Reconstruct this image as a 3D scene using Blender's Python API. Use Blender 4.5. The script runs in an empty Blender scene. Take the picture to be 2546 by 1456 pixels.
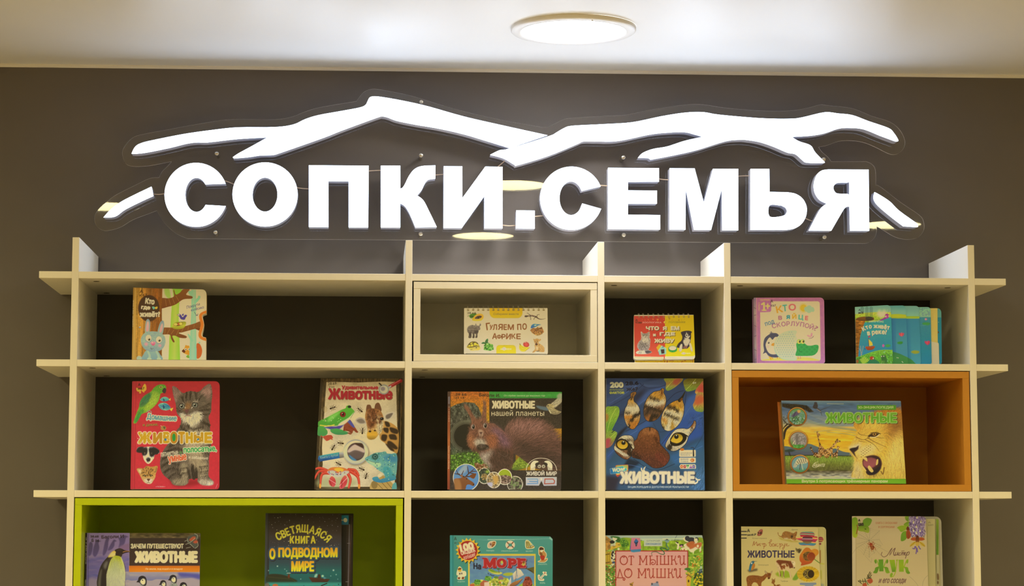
import bpy, bmesh, math, random
import numpy as np
from mathutils import Vector, Matrix

SC = bpy.context.scene
COL = SC.collection
random.seed(4)

# ------------------------------------------------------------------ camera
PW, PH = 2546.0, 1456.0
FOC = 5587.06                                   # focal length in pixels of the frame
YAW, PITCH, ROLL = 0.0646854, 0.1048929, 0.0004853
CAM = Vector((0.0, -5.4, 1.5))
_cy, _sy, _cp, _sp = math.cos(YAW), math.sin(YAW), math.cos(PITCH), math.sin(PITCH)
FWD = Vector((_sy * _cp, _cy * _cp, _sp))
_r = Vector((_cy, -_sy, 0.0)); _u = _r.cross(FWD)
RIGHT = math.cos(ROLL) * _r + math.sin(ROLL) * _u
UP = -math.sin(ROLL) * _r + math.cos(ROLL) * _u
cd = bpy.data.cameras.new('camera'); cam = bpy.data.objects.new('camera', cd); COL.objects.link(cam)
cd.sensor_width = 36.0; cd.lens = 36.0 * FOC / PW; cd.clip_start = 0.05; cd.clip_end = 60
M = Matrix.Identity(4)
for i in range(3):
    M[i][0], M[i][1], M[i][2], M[i][3] = RIGHT[i], UP[i], -FWD[i], CAM[i]
cam.matrix_world = M
SC.camera = cam

# ------------------------------------------------------------------ world, exposure
w = bpy.data.worlds.new('world'); SC.world = w; w.use_nodes = True
w.node_tree.nodes['Background'].inputs[0].default_value = (1.0, 0.80, 0.52, 1)
w.node_tree.nodes['Background'].inputs[1].default_value = 0.05
SC.view_settings.view_transform = 'Standard'; SC.view_settings.look = 'None'
SC.view_settings.gamma = 1.0; SC.view_settings.use_curve_mapping = False
SC.view_settings.exposure = 0.0
LAMP = 168.0            # radiance of the round ceiling panels
LAMP_COL = (1.0, 0.865, 0.44)
LAMP_NEAR = 74.0       # the panel by the sign is a cooler, dimmer one
NEAR_COL = (1.0, 0.95, 0.87)
SIGN = 5.0             # radiance of the lit letters
SIGN_COL = (0.79, 0.97, 1.28)

# ------------------------------------------------------------------ helpers
def ray(px, py):
    px, py = float(px), float(py)
    return FWD + ((px - PW / 2) * RIGHT - (py - PH / 2) * UP) / FOC

def at(px, py, Y):
    """the point of the plane y = Y seen at a pixel of the photograph"""
    v = ray(px, py)
    return CAM + v * ((Y - CAM.y) / v.y)

def lin(c):
    if isinstance(c, str):
        c = c.lstrip('#'); c = [int(c[i:i + 2], 16) / 255 for i in (0, 2, 4)]
    return tuple(x / 12.92 if x <= 0.04045 else ((x + 0.055) / 1.055) ** 2.4 for x in c)

def mat(name, color, rough=0.5, spec=0.5, metal=0.0, bump=0.0, bscale=200.0, vary=0.0, vscale=6.0, emis=None, estr=0.0):
    m = bpy.data.materials.new(name); m.use_nodes = True
    nt = m.node_tree; b = nt.nodes['Principled BSDF']
    b.inputs['Base Color'].default_value = (*color, 1)
    b.inputs['Roughness'].default_value = rough
    b.inputs['Specular IOR Level'].default_value = spec
    b.inputs['Metallic'].default_value = metal
    if emis:
        b.inputs['Emission Color'].default_value = (*emis, 1); b.inputs['Emission Strength'].default_value = estr
    if bump or vary:
        tc = nt.nodes.new('ShaderNodeTexCoord')
        if bump:
            n = nt.nodes.new('ShaderNodeTexNoise'); n.inputs['Scale'].default_value = bscale; n.inputs['Detail'].default_value = 4
            bp = nt.nodes.new('ShaderNodeBump'); bp.inputs['Strength'].default_value = bump; bp.inputs['Distance'].default_value = 0.002
            nt.links.new(tc.outputs['Object'], n.inputs['Vector']); nt.links.new(n.outputs['Fac'], bp.inputs['Height'])
            nt.links.new(bp.outputs['Normal'], b.inputs['Normal'])
        if vary:
            n = nt.nodes.new('ShaderNodeTexNoise'); n.inputs['Scale'].default_value = vscale; n.inputs['Detail'].default_value = 5
            r = nt.nodes.new('ShaderNodeValToRGB')
            r.color_ramp.elements[0].position = 0.3; r.color_ramp.elements[1].position = 0.7
            r.color_ramp.elements[0].color = (*[c * (1 - vary) for c in color], 1)
            r.color_ramp.elements[1].color = (*[min(1, c * (1 + vary)) for c in color], 1)
            nt.links.new(tc.outputs['Object'], n.inputs['Vector']); nt.links.new(n.outputs['Fac'], r.inputs['Fac'])
            nt.links.new(r.outputs['Color'], b.inputs['Base Color'])
    return m

def obj(name, bm, m, parent=None, smooth=False):
    me = bpy.data.meshes.new(name)
    bmesh.ops.recalc_face_normals(bm, faces=bm.faces)
    bm.to_mesh(me); bm.free()
    for x in (m if isinstance(m, (list, tuple)) else [m]): me.materials.append(x)
    if smooth: me.shade_smooth()
    o = bpy.data.objects.new(name, me); COL.objects.link(o)
    if parent:
        o.parent = parent; o.matrix_parent_inverse = Matrix.Translation(parent.location).inverted()
    return o

def tag(o, label, cat, group=None):
    o['label'] = label; o['category'] = cat
    if group: o['group'] = group
    return o

def thing(name, label, cat, loc, group=None):
    o = bpy.data.objects.new(name, None); COL.objects.link(o); o.location = loc; o.empty_display_size = 0.05
    return tag(o, label, cat, group)

def struct(name, bm, m):
    o = obj(name, bm, m); o['kind'] = 'structure'; return o

def add_box(bm, x0, x1, y0, y1, z0, z1, bev=0.0):
    v = [bm.verts.new((x, y, z)) for x in (x0, x1) for y in (y0, y1) for z in (z0, z1)]
    fs = [bm.faces.new([v[i] for i in q]) for q in ((0, 1, 3, 2), (4, 6, 7, 5), (0, 4, 5, 1), (2, 3, 7, 6), (0, 2, 6, 4), (1, 5, 7, 3))]
    if bev:
        es = list({e for f in fs for e in f.edges})
        bmesh.ops.bevel(bm, geom=es, offset=bev, segments=2, profile=0.5, affect='EDGES')
    return bm

def box(x0, x1, y0, y1, z0, z1, bev=0.0):
    return add_box(bmesh.new(), x0, x1, y0, y1, z0, z1, bev)

def prism(pts, back, holes=(), side_index=0):
    """closed outline(s) of 3-D points, extruded by the vector back; sides take material side_index"""
    bm = bmesh.new()
    loops = []
    for ring in [pts, *holes]:
        a = [bm.verts.new(p) for p in ring]; b = [bm.verts.new(Vector(p) + back) for p in ring]
        loops.append((a, b))
        for i in range(len(ring)):
            j = (i + 1) % len(ring)
            f = bm.faces.new((a[i], a[j], b[j], b[i])); f.material_index = side_index
    for k in (0, 1):
        edges = []
        for l in loops:
            r = l[k]
            for i in range(len(r)):
                edges.append(bm.edges.get((r[i], r[(i + 1) % len(r)])))
        res = bmesh.ops.triangle_fill(bm, use_beauty=True, use_dissolve=False, edges=edges)
        for g in res['geom']:
            if isinstance(g, bmesh.types.BMFace): g.material_index = 0 if k == 0 else side_index
    return bm

def tube(bm, pts, r, seg=8):
    rings = []
    for i, p in enumerate(pts):
        p = Vector(p); d = (Vector(pts[min(i + 1, len(pts) - 1)]) - Vector(pts[max(i - 1, 0)])).normalized()
        a = d.orthogonal().normalized() if i == 0 else (ax - d * ax.dot(d)).normalized()
        ax = a; b = d.cross(a)
        rings.append([bm.verts.new(p + r * (math.cos(t) * a + math.sin(t) * b)) for t in [2 * math.pi * k / seg for k in range(seg)]])
    for q, s in zip(rings, rings[1:]):
        for k in range(seg): bm.faces.new((q[k], q[(k + 1) % seg], s[(k + 1) % seg], s[k]))
    bm.faces.new(rings[0][::-1]); bm.faces.new(rings[-1])
    return bm

def lathe(profile, center, axis='Z', seg=64):
    """profile of (radius, height) turned round an axis through center"""
    bm = bmesh.new(); rings = []
    for r, h in profile:
        ring = []
        for k in range(seg if r > 1e-6 else 1):
            t = 2 * math.pi * k / seg
            d = Vector((r * math.cos(t), r * math.sin(t), h)) if axis == 'Z' else Vector((r * math.cos(t), h, r * math.sin(t)))
            ring.append(bm.verts.new(Vector(center) + d))
        rings.append(ring)
    for a, b in zip(rings, rings[1:]):
        if len(a) == 1 and len(b) == 1: continue
        for k in range(seg):
            j = (k + 1) % seg
            if len(a) == 1: bm.faces.new((a[0], b[j], b[k]))
            elif len(b) == 1: bm.faces.new((a[k], a[j], b[0]))
            else: bm.faces.new((a[k], a[j], b[j], b[k]))
    return bm

def copy_tree(o, parent=None):
    c = o.copy(); COL.objects.link(c)
    if parent: c.parent = parent
    for ch in list(o.children): copy_tree(ch, c)
    return c

def catmull(pts, n=5, closed=True):
    P = np.array(pts, float); N = len(P); out = []
    for i in range(N if closed else N - 1):
        if closed: p0, p1, p2, p3 = P[i - 1], P[i], P[(i + 1) % N], P[(i + 2) % N]
        else: p0, p1, p2, p3 = P[max(i - 1, 0)], P[i], P[i + 1], P[min(i + 2, N - 1)]
        for k in range(n):
            t = k / n
            out.append(0.5 * (2 * p1 + (p2 - p0) * t + (2 * p0 - 5 * p1 + 4 * p2 - p3) * t * t + (3 * p1 - p0 - 3 * p2 + p3) * t ** 3))
    if not closed: out.append(P[-1])
    return np.array(out)
# ------------------------------------------------------------------ the room
WALL_Y = 0.39
X0, X1, YB = -3.3, 4.3, -7.4
M_wall = mat('wall_paint', (0.140, 0.127, 0.124), 0.55, 0.3, bump=0.06, bscale=260, vary=0.05, vscale=2.5)
M_ceil = mat('ceiling_satin', (0.82, 0.83, 0.84), 0.36, 0.5, vary=0.01, vscale=1.5)
M_floor = mat('floor_vinyl', (0.46, 0.36, 0.22), 0.5, 0.4, vary=0.15, vscale=3)
M_side = mat('wall_plaster', (0.62, 0.57, 0.47), 0.8, 0.3, vary=0.04)
M_trim = mat('cornice_white', (0.80, 0.78, 0.74), 0.5, 0.4)

def ceil_z(x): return 2.6950 + (x + 0.95) * 0.00268

struct('floor', box(X0, X1, YB, WALL_Y, -0.05, 0.0), M_floor)
struct('wall_back', box(X0, X1, WALL_Y, WALL_Y + 0.12, 0.0, 2.9), M_wall)
struct('wall_front', box(X0, X1, YB - 0.12, YB, 0.0, 2.9), M_side)
struct('wall_left', box(X0 - 0.12, X0, YB, WALL_Y, 0.0, 2.9), M_side)
struct('wall_right', box(X1, X1 + 0.12, YB, WALL_Y, 0.0, 2.9), M_side)
bm = bmesh.new()
vs = [bm.verts.new((x, y, ceil_z(x) + h)) for x in (X0, X1) for y in (YB, WALL_Y) for h in (0, 0.1)]
for q in ((0, 1, 3, 2), (4, 6, 7, 5), (0, 4, 5, 1), (2, 3, 7, 6), (0, 2, 6, 4), (1, 5, 7, 3)): bm.faces.new([vs[i] for i in q])
struct('ceiling', bm, M_ceil)
bm = bmesh.new()
vs = [bm.verts.new((x, WALL_Y - d, ceil_z(x) - h)) for x in (X0, X1) for d, h in ((0, 0.0), (0.010, 0.0), (0.010, 0.003), (0.004, 0.007), (0, 0.007))]
for k in range(5): bm.faces.new((vs[k], vs[(k + 1) % 5], vs[5 + (k + 1) % 5], vs[5 + k]))
bm.faces.new(vs[:5]); bm.faces.new(vs[5:])
struct('trim_1', bm, M_trim)

# round LED panels set into the ceiling
M_frame = mat('lamp_rim_white', (0.80, 0.80, 0.80), 0.35, 0.5)
def diffuser_mat(name, col, power):
    """the panels throw their light mostly downwards: strength follows the cosine to the panel's normal"""
    m = mat(name, (0.9, 0.9, 0.9), 0.5, 0.3, emis=col, estr=power); nt = m.node_tree
    g = nt.nodes.new('ShaderNodeNewGeometry'); d = nt.nodes.new('ShaderNodeVectorMath'); d.operation = 'DOT_PRODUCT'
    p = nt.nodes.new('ShaderNodeMath'); p.operation = 'POWER'; p.inputs[1].default_value = 1.2; p.use_clamp = True
    q = nt.nodes.new('ShaderNodeMath'); q.operation = 'MULTIPLY_ADD'; q.inputs[1].default_value = 0.90 * power; q.inputs[2].default_value = 0.10 * power
    nt.links.new(g.outputs['Incoming'], d.inputs[0]); nt.links.new(g.outputs['Normal'], d.inputs[1])
    nt.links.new(d.outputs['Value'], p.inputs[0]); nt.links.new(p.outputs[0], q.inputs[0]); nt.links.new(q.outputs[0], nt.nodes['Principled BSDF'].inputs['Emission Strength'])
    return m
M_dif = diffuser_mat('lamp_diffuser_warm', LAMP_COL, LAMP)
M_dif_near = diffuser_mat('lamp_diffuser_neutral', NEAR_COL, LAMP_NEAR)
M_clip = mat('lamp_screw', (0.8, 0.8, 0.82), 0.25, 0.5, metal=0.9)
def ceiling_lamp(x, y, label, dif):
    z = ceil_z(x)
    t = thing('ceiling_light', label, 'ceiling light', (x, y, z), 'round panel lights in the ceiling')
    obj('rim', lathe([(0.151, 0.0), (0.1505, -0.007), (0.147, -0.010), (0.128, -0.0115), (0.1265, -0.0105), (0.1255, -0.006)], (x, y, z), seg=96), M_frame, t, True)
    obj('diffuser', lathe([(0.1258, -0.0065), (0.09, -0.0085), (0.0, -0.0095)], (x, y, z), seg=96), dif, t, True)
    obj('fixing_screw', lathe([(0.0, -0.0135), (0.0016, -0.0132), (0.002, -0.0105), (0.0018, -0.0095)], (x + 0.032, y - 0.134, z), seg=12), M_clip, t)
    return t
ceiling_lamp(0.490, -0.115, 'round white ceiling light glowing above the mountain sign', M_dif_near)
far = 'round white ceiling light out of sight in the room, reflected in the sign or added for fill'
LAMPS = [(0.50, -1.63), (0.47, -2.99), (-0.97, -2.22), (2.05, -2.58), (-1.75, -0.75), (2.75, -0.75), (-2.3, -1.9), (3.3, -1.9),  # leading ones match reflections in the sign; the outer pairs are added light
         (-0.97, -4.0), (2.05, -4.0), (0.5, -4.6), (-2.3, -4.6), (3.3, -4.6)]  # unseen rear row, added as shallow fill for the shelf bays
for x, y in LAMPS: ceiling_lamp(x, y, far, M_dif)
# ------------------------------------------------------------------ the shelving unit
T = 0.0163
DEP = 0.385
UPR = [-0.7058, 0.0920, 0.5584, 0.8678, 1.4723]         # left faces of the uprights
ZS = [2.1141, 1.9029, 1.5925, 1.2825, 0.9725, 0.6625, 0.3525]   # tops of the boards
ZTOP = 2.1963
ENDS = [(-0.7835, 1.5663), (-0.785, 1.567), (-0.7848, 1.5687)] + [(-0.785, 1.568)] * 4
M_shelf = mat('shelf_laminate', (0.82, 0.795, 0.73), 0.42, 0.4, bump=0.02, bscale=500)
M_black = mat('back_panel_black', (0.075, 0.070, 0.066), 0.6, 0.3)
M_cam = mat('cam_lock', (0.10, 0.08, 0.05), 0.5, 0.4)

unit = thing('shelving_unit', 'large cream lattice bookcase of crossing boards standing against the dark grey wall', 'bookcase', (0.39, 0.19, 0.0))
for x in UPR:
    obj('upright_panel', box(x, x + T, 0.0, DEP, 0.0, ZTOP, 0.0007), M_shelf, unit)
# each board runs between the uprights and past the outer two
for i, z in enumerate(ZS):
    e0, e1 = ENDS[i]
    xs = [(e0, UPR[0])] + [(UPR[k] + T, UPR[k + 1]) for k in range(4)] + [(UPR[4] + T, e1)]
    for a, b in xs:
        obj('shelf_board', box(a, b, 0.0005, DEP, z - T, z, 0.0007), M_shelf, unit)
for i in range(6):
    for k in range(4):
        obj('back_panel', box(UPR[k] + T, UPR[k + 1], DEP - 0.006, DEP - 0.001, ZS[i + 1], ZS[i] - T), M_black, unit)
for px, py, z in ((240, 699, 0), (265, 728, 0), (230, 914, 1), (265, 934, 1), (1527, 709, 0), (1840, 710, 0), (2356, 715, 0), (1056, 919, 1), (1050, 937, 1), (1535, 921.5, 1)):
    v = ray(px, py); p = CAM + v * ((ZS[z] - T - CAM.z) / v.z)
    obj('cam_lock_cap', lathe([(0.0, -0.0006), (0.0075, -0.0006), (0.0075, 0.0)], (p.x, p.y, ZS[z] - T), seg=20), M_cam, unit)

def insert_box(name, label, x0, x1, z0, z1, ybk, t, m, y0=0.001):
    z0 += 0.0006
    u = thing(name, label, 'shelf box', ((x0 + x1) / 2, 0.19, z0))
    b = 0.0005
    obj('top_board', box(x0, x1, y0, ybk, z1 - t, z1, b), m, u)
    obj('bottom_board', box(x0, x1, y0, ybk, z0, z0 + t, b), m, u)
    obj('side_board', box(x0, x0 + t, y0 + 0.0003, ybk, z0 + t, z1 - t, b), m, u)
    obj('side_board', box(x1 - t, x1, y0 + 0.0003, ybk, z0 + t, z1 - t, b), m, u)
    obj('back_board', box(x0 + t, x1 - t, ybk - 0.008, ybk, z0 + t, z1 - t), m, u)
    return u
M_boxw = mat('box_cream', (0.80, 0.77, 0.69), 0.42, 0.4)
M_boxo = mat('box_orange', lin('#c48830'), 0.40, 0.4)
M_boxg = mat('box_lime', lin('#b9cc04'), 0.40, 0.4)
px = lambda x, y: at(x, y, 0.0)
insert_box('shelf_box', 'cream open-fronted box fitted inside the bookcase under the sign', px(1028.2, 800).x, px(1485.0, 800).x, ZS[1], px(1250, 701.5).z, 0.372, T, M_boxw)
insert_box('shelf_box', 'orange open-fronted box fitted into the right side of the bookcase', px(1820.8, 1000).x, px(2411.0, 1000).x, ZS[2], px(2100, 921.8).z, 0.368, T, M_boxo)
insert_box('shelf_box', 'lime green open-fronted box fitted into the lower left of the bookcase', px(185.2, 1300).x, px(1001.6, 1300).x, ZS[3], px(600, 1238.2).z, 0.368, T, M_boxg)
# ------------------------------------------------------------------ the lit sign on a clear acrylic panel
Y_FACE, Y_PAN, PAN_T = 0.305, 0.343, 0.005
def emis_mat(name, col, s, base=(0.85, 0.85, 0.87)):
    return mat(name, base, 0.4, 0.4, emis=col, estr=s)
M_lit = emis_mat('lit_letter_face', SIGN_COL, SIGN)
M_lside = emis_mat('letter_side_glow', (0.62, 0.66, 1.0), 0.06, (0.42, 0.42, 0.47))
M_bolt = mat('steel_bolt', (0.62, 0.58, 0.50), 0.28, 0.5, metal=1.0)
M_cable = mat('sign_cable', (0.62, 0.47, 0.34), 0.5, 0.4)
M_edge = mat('acrylic_edge', (0.75, 0.72, 0.70), 0.35, 0.5)
M_acr = bpy.data.materials.new('clear_acrylic'); M_acr.use_nodes = True
nt = M_acr.node_tree; nt.nodes.clear()
out = nt.nodes.new('ShaderNodeOutputMaterial'); mx = nt.nodes.new('ShaderNodeMixShader'); tr = nt.nodes.new('ShaderNodeBsdfTransparent')
gl = nt.nodes.new('ShaderNodeBsdfGlossy'); fr = nt.nodes.new('ShaderNodeFresnel')
tr.inputs[0].default_value = (0.975, 0.975, 0.98, 1); gl.inputs['Roughness'].default_value = 0.015; fr.inputs[0].default_value = 1.62
nt.links.new(fr.outputs[0], mx.inputs[0]); nt.links.new(tr.outputs[0], mx.inputs[1]); nt.links.new(gl.outputs[0], mx.inputs[2]); nt.links.new(mx.outputs[0], out.inputs[0])

PLATE = [(304, 381), (310, 363), (330, 342), (357, 333), (421, 321), (481, 310), (547.5, 299), (593, 296), (683.5, 296.7), (726, 290), (759, 277), (798, 266), (886, 251.4), (895, 239), (907, 227), (925.5, 221), (947, 222.7), (995, 231.7), (1037, 242), (1122, 268), (1213, 290.7), (1288, 305.8), (1349, 316), (1361, 316), (1382, 306), (1403, 296), (1424, 293), (1500, 288), (1558, 285), (1615, 273), (1702, 260.4), (1748, 259.5), (1803, 267.6), (1889.5, 274.8), (1963.5, 275), (2010, 267.6), (2038.5, 260), (2061.6, 262), (2119, 269), (2168, 288), (2211.6, 302), (2235, 319.5), (2249, 344), (2249, 364), (2237.6, 378.7), (2223, 384), (2206, 380), (2174, 364), (2145, 353), (2113.5, 349), (2084.7, 351), (2056, 361), (2035.6, 365), (2044, 377), (2058.7, 390), (2067, 401), (2154, 401), (2168, 407.5), (2177, 422), (2178, 459.5), (2191, 465), (2240.5, 503), (2286.6, 534.5), (2297, 552), (2297, 572), (2284, 589), (2263.5, 594.5), (2240.5, 593), (2220, 586), (2197, 572), (2180, 563), (2179, 581), (2171, 595), (2157, 603.7), (2136.6, 604.6), (2000, 603.7), (1500, 600), (850, 595), (466, 593), (436, 579), (411.5, 556.6), (398, 538.5), (390, 523), (369, 531), (330, 546), (300, 564), (272.5, 572), (254.4, 571.7), (239, 559.6), (235, 538.5), (245, 520), (269.5, 497.7), (290.7, 482.6), (336, 460), (372, 443), (395, 441), (402.5, 426.7), (417.6, 411.5), (426.6, 401), (396.4, 407), (363, 412.5), (330, 413), (312, 405.5)]
CORNERS = {(886, 251.4), (1361, 316), (2035.6, 365), (2067, 401), (2178, 459.5), (2180, 563), (390, 523), (395, 441), (426.6, 401), (1349, 316), (2136.6, 604.6), (2000, 603.7), (1500, 600), (850, 595), (466, 593), (2154, 401)}
def soften(pts, corners, n=4):
    """closed outline, curved between points that are not corners"""
    N = len(pts); out = []
    for i in range(N):
        p0, p1, p2, p3 = pts[i - 1], pts[i], pts[(i + 1) % N], pts[(i + 2) % N]
        if p1 in corners and p2 in corners: out.append(p1); continue
        if p1 in corners: p0 = p1
        if p2 in corners: p3 = p2
        p0, q1, q2, p3 = map(np.array, (p0, p1, p2, p3))
        for k in range(n):
            t = k / n
            out.append(tuple(0.5 * (2 * q1 + (q2 - p0) * t + (2 * p0 - 5 * q1 + 4 * q2 - p3) * t * t + (3 * q1 - p0 - 3 * q2 + p3) * t ** 3)))
    return out

sign = thing('illuminated_sign', 'white glowing letter sign with mountain outlines on a clear acrylic panel on the dark wall', 'sign', (0.42, 0.35, 2.2))
ring = [at(x, y, Y_PAN) for x, y in soften(PLATE, CORNERS)]
bm = bmesh.new(); vs = [bm.verts.new(p) for p in ring]
bmesh.ops.triangle_fill(bm, use_beauty=True, edges=[bm.edges.new((vs[i - 1], vs[i])) for i in range(len(vs))])
obj('acrylic_panel', bm, M_acr, sign)
bm = bmesh.new(); a = [bm.verts.new(p) for p in ring]; b = [bm.verts.new(p + Vector((0, PAN_T, 0))) for p in ring]
for i in range(len(ring)): bm.faces.new((a[i], a[i - 1], b[i - 1], b[i]))
e = obj('panel_edge', bm, M_edge, sign); e['label'] = 'pale cut edge of the clear panel'

def letter(name, pts, holes=(), corners=None, n=4):
    f = lambda P: [at(x, y, Y_FACE) for x, y in (P if corners is None else soften(P, corners, n))]
    P, H_ = f(pts), [f(h) for h in holes]; d = Vector((0, 0.003, 0))
    o = obj(name, prism([p + d for p in P], Vector((0, Y_PAN - Y_FACE - 0.0035, 0)), [[p + d for p in h] for h in H_], 0), M_lside, sign)
    face = obj('lit_face', prism(P, d * 0.98, H_, 0), M_lit, sign); face.parent = o
    face.matrix_parent_inverse = (Matrix.Translation(sign.location) @ o.matrix_parent_inverse).inverted()
    return o

def arc(cx, cy, rx, ry, a0, a1, n=28):
    return [(cx + rx * math.cos(math.radians(a0 + (a1 - a0) * i / n)), cy - ry * math.sin(math.radians(a0 + (a1 - a0) * i / n))) for i in range(n + 1)]

def letter_c(x0, cx, cy, ry, rx, ix, irx, iry, ta, ba, ti, bi):
    outer = arc(cx, cy, rx, ry, ta, 360 - ba, 44)
    inner = arc(ix, cy, irx, iry, 360 - bi, ti, 30)
    letter('letter', outer + inner)

letter_c(409, 487.5, 484, 79.5, 78.5, 488.5, 28, 42.5, 20.5, 20.5, 38, 36)
letter('letter', arc(659, 483, 81, 79.6, 0, 360, 56)[:-1], [arc(658.8, 483.4, 31.2, 42.4, 0, 360, 40)[:-1]])
letter('letter', [(768, 410.6), (842, 411.2), (916.6, 411.8), (916, 488), (915.4, 564.8), (867, 564.7), (867, 450.3), (816.5, 450), (816.5, 564.3), (768, 564)])
K = [(947, 411.5), (995, 411.6), (995.2, 468.8), (1001, 466), (1007, 457), (1017.7, 435.7), (1031, 420), (1049.5, 412.5), (1082.7, 411), (1082, 444), (1066, 446), (1057, 454), (1048, 472), (1036.8, 485.6), (1052.5, 497.7), (1067.6, 526.4), (1085.7, 564), (1032.8, 564.8), (1019, 532.4), (1007, 512.8), (995, 505), (995, 565), (947, 564.8)]
letter('letter', K, corners={(947, 411.5), (995, 411.6), (995.2, 468.8), (1082.7, 411), (1082, 444), (1036.8, 485.6), (1085.7, 564), (1032.8, 564.8), (995, 505), (995, 565), (947, 564.8)})
letter('letter', [(1103.3, 413), (1149.3, 413.2), (1149.3, 492.5), (1206.6, 414), (1249.5, 414.5), (1249.5, 567), (1204.3, 566.8), (1204.3, 487), (1147.7, 566.2), (1103, 565.6)])
letter('full_stop', [(1283.7, 522.8), (1329.6, 523.3), (1329.6, 567.8), (1282.9, 567.3)])
letter_c(1343, 1421, 492.5, 78.6, 78, 1420, 29, 42, 22, 19.5, 26, 18)
letter('letter', [(1512, 417), (1638.5, 417.8), (1638.5, 451.2), (1561, 451.6), (1561, 473), (1633.4, 473.6), (1633.4, 505.8), (1561, 506), (1561, 533.4), (1641.4, 534.4), (1641.4, 569.8), (1512, 569)])
letter('letter', [(1665, 418), (1727, 418.3), (1750, 504), (1773, 419.4), (1835.5, 419.7), (1835.5, 572), (1796, 571.8), (1795, 468), (1768, 571.3), (1726, 571), (1705, 467), (1704.2, 570.4), (1665, 570.2)])
B = [(1866.4, 419.6), (1912.8, 419.8), (1913.3, 476.8), (1957.7, 477.6), (1978, 481.5), (1995, 493), (2004.5, 510), (2006, 525), (2002.4, 541), (1992, 557), (1975, 567.5), (1952, 571.3), (1866, 571.2)]
letter('letter', B, [soften([(1913.6, 510), (1943, 510.5), (1953, 515.7), (1957, 524), (1953, 533), (1943, 537.4), (1913.6, 538)], {(1913.6, 510), (1913.6, 538), (1943, 510.5), (1943, 537.4)})], corners={(1866.4, 419.6), (1912.8, 419.8), (1913.3, 476.8), (1957.7, 477.6), (1952, 571.3), (1866, 571.2)})
YA = [(2159.7, 421.4), (2161, 573.4), (2114, 573.3), (2112.6, 512.8), (2106, 513.4), (2099, 518.6), (2087.5, 537.4), (2067, 572.8), (2011, 572.6), (2035.6, 526), (2045.7, 513), (2056, 505.6), (2038.5, 497), (2027, 481), (2023.5, 464), (2025.5, 448), (2032.7, 432), (2044, 423.4), (2058.7, 421)]
letter('letter', YA, [soften([(2112, 453.7), (2084.6, 454), (2074.6, 459.5), (2072, 467.5), (2076, 476.8), (2084.6, 481), (2112, 481.7)], {(2112, 453.7), (2112, 481.7)})], corners={(2159.7, 421.4), (2161, 573.4), (2114, 573.3), (2112.6, 512.8), (2067, 572.8), (2011, 572.6), (2056, 505.6), (2058.7, 421)})
ML = [(327, 381.5), (336, 364.7), (351, 355.6), (381, 348), (457, 333), (532.4, 322.4), (593, 316.4), (683.5, 315.7), (729, 309.4), (759, 296), (792, 286), (850, 275.5), (895, 267), (909, 260.4), (914, 251.4), (919.5, 242), (931.6, 239.3), (956, 242), (1001, 250), (1061.6, 263.5), (1152, 289), (1243, 310), (1361, 336), (1267, 367.7), (1212.7, 351), (1152, 333), (1092, 319.4), (1031, 309), (986, 299.7), (965, 292), (951, 289), (937.6, 292), (850, 324), (804.5, 342), (713.8, 373.8), (692.6, 381), (677.5, 385), (647, 386), (617, 390.4), (584, 392.8), (579, 390.4), (593, 381), (623, 364.7), (665.5, 341), (593, 345), (517, 353.5), (490, 353.5), (463, 357), (423.6, 366.8), (369, 378), (342, 381.5)]
letter('mountain_outline', ML, corners={(327, 381.5), (1361, 336), (1267, 367.7), (665.5, 341), (579, 390.4)})
MR = [(1219, 384.5), (1243, 373), (1267, 369), (1364, 338.5), (1382, 330), (1403, 318), (1424, 312.4), (1500, 308.5), (1572, 303.7), (1644, 289), (1702, 280), (1748, 278.6), (1788.5, 285), (1889.5, 293.6), (1963.5, 295), (1995, 291.5), (2050, 279), (2084.7, 282), (2119, 286), (2159.7, 301), (2208.7, 318), (2223, 331), (2233, 347), (2231.8, 351), (2226, 351), (2188.5, 337), (2148, 321), (2113.5, 317.5), (2084.7, 319.5), (2050, 331), (2015, 337), (1968, 339.7), (1986.6, 351), (2015, 361), (2027, 378.7), (2050, 402), (2047, 404.6), (2007, 404), (1995, 397.4), (1978, 383), (1957.7, 378.7), (1923, 364), (1890, 353), (1860.6, 348), (1840.5, 347), (1803, 351), (1731, 373), (1673, 386), (1618, 396.6), (1612.5, 392.5), (1586.6, 391.7), (1598, 380), (1624, 370), (1658.7, 364), (1702, 350), (1748, 339.7), (1728, 334), (1702, 328), (1661.6, 329), (1615.4, 334), (1537.5, 350), (1484.7, 351), (1451.4, 351), (1433, 358.7), (1363.7, 387), (1288, 410), (1279, 409), (1252, 393.4)]
letter('mountain_outline', MR, corners={(1219, 384.5), (1968, 339.7), (1748, 339.7), (2050, 402), (1618, 396.6), (1612.5, 392.5), (1586.6, 391.7), (2226, 351)})
letter('mountain_outline', [(257.4, 540), (275.5, 520), (300, 502), (330, 486), (375, 464.4), (377.4, 466), (381, 487), (357, 497.7), (312, 520), (290.7, 535.5), (275.5, 540)], corners={(257.4, 540), (375, 464.4), (381, 487)})
letter('mountain_outline', [(2174, 481), (2178, 479), (2211.6, 500), (2235, 523), (2281, 556), (2282, 562), (2278, 564), (2246, 562), (2217, 540), (2183, 511), (2172.6, 494)], corners={(2281, 556), (2246, 562)})
for x, y in ((539, 381), (1047.5, 253.5), (1047, 386), (1550, 391), (2048, 396), (535.5, 577), (1046, 581), (1551, 583.5), (2050, 589)):
    p = at(x, y, Y_PAN - 0.004)
    obj('standoff_bolt', lathe([(0.0, -0.0012), (0.0042, -0.0012), (0.0053, 0.0), (0.0053, 0.0035), (0.0046, 0.004), (0.0046, WALL_Y - p.y)], p, 'Y', 24), M_bolt, sign, True)
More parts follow.
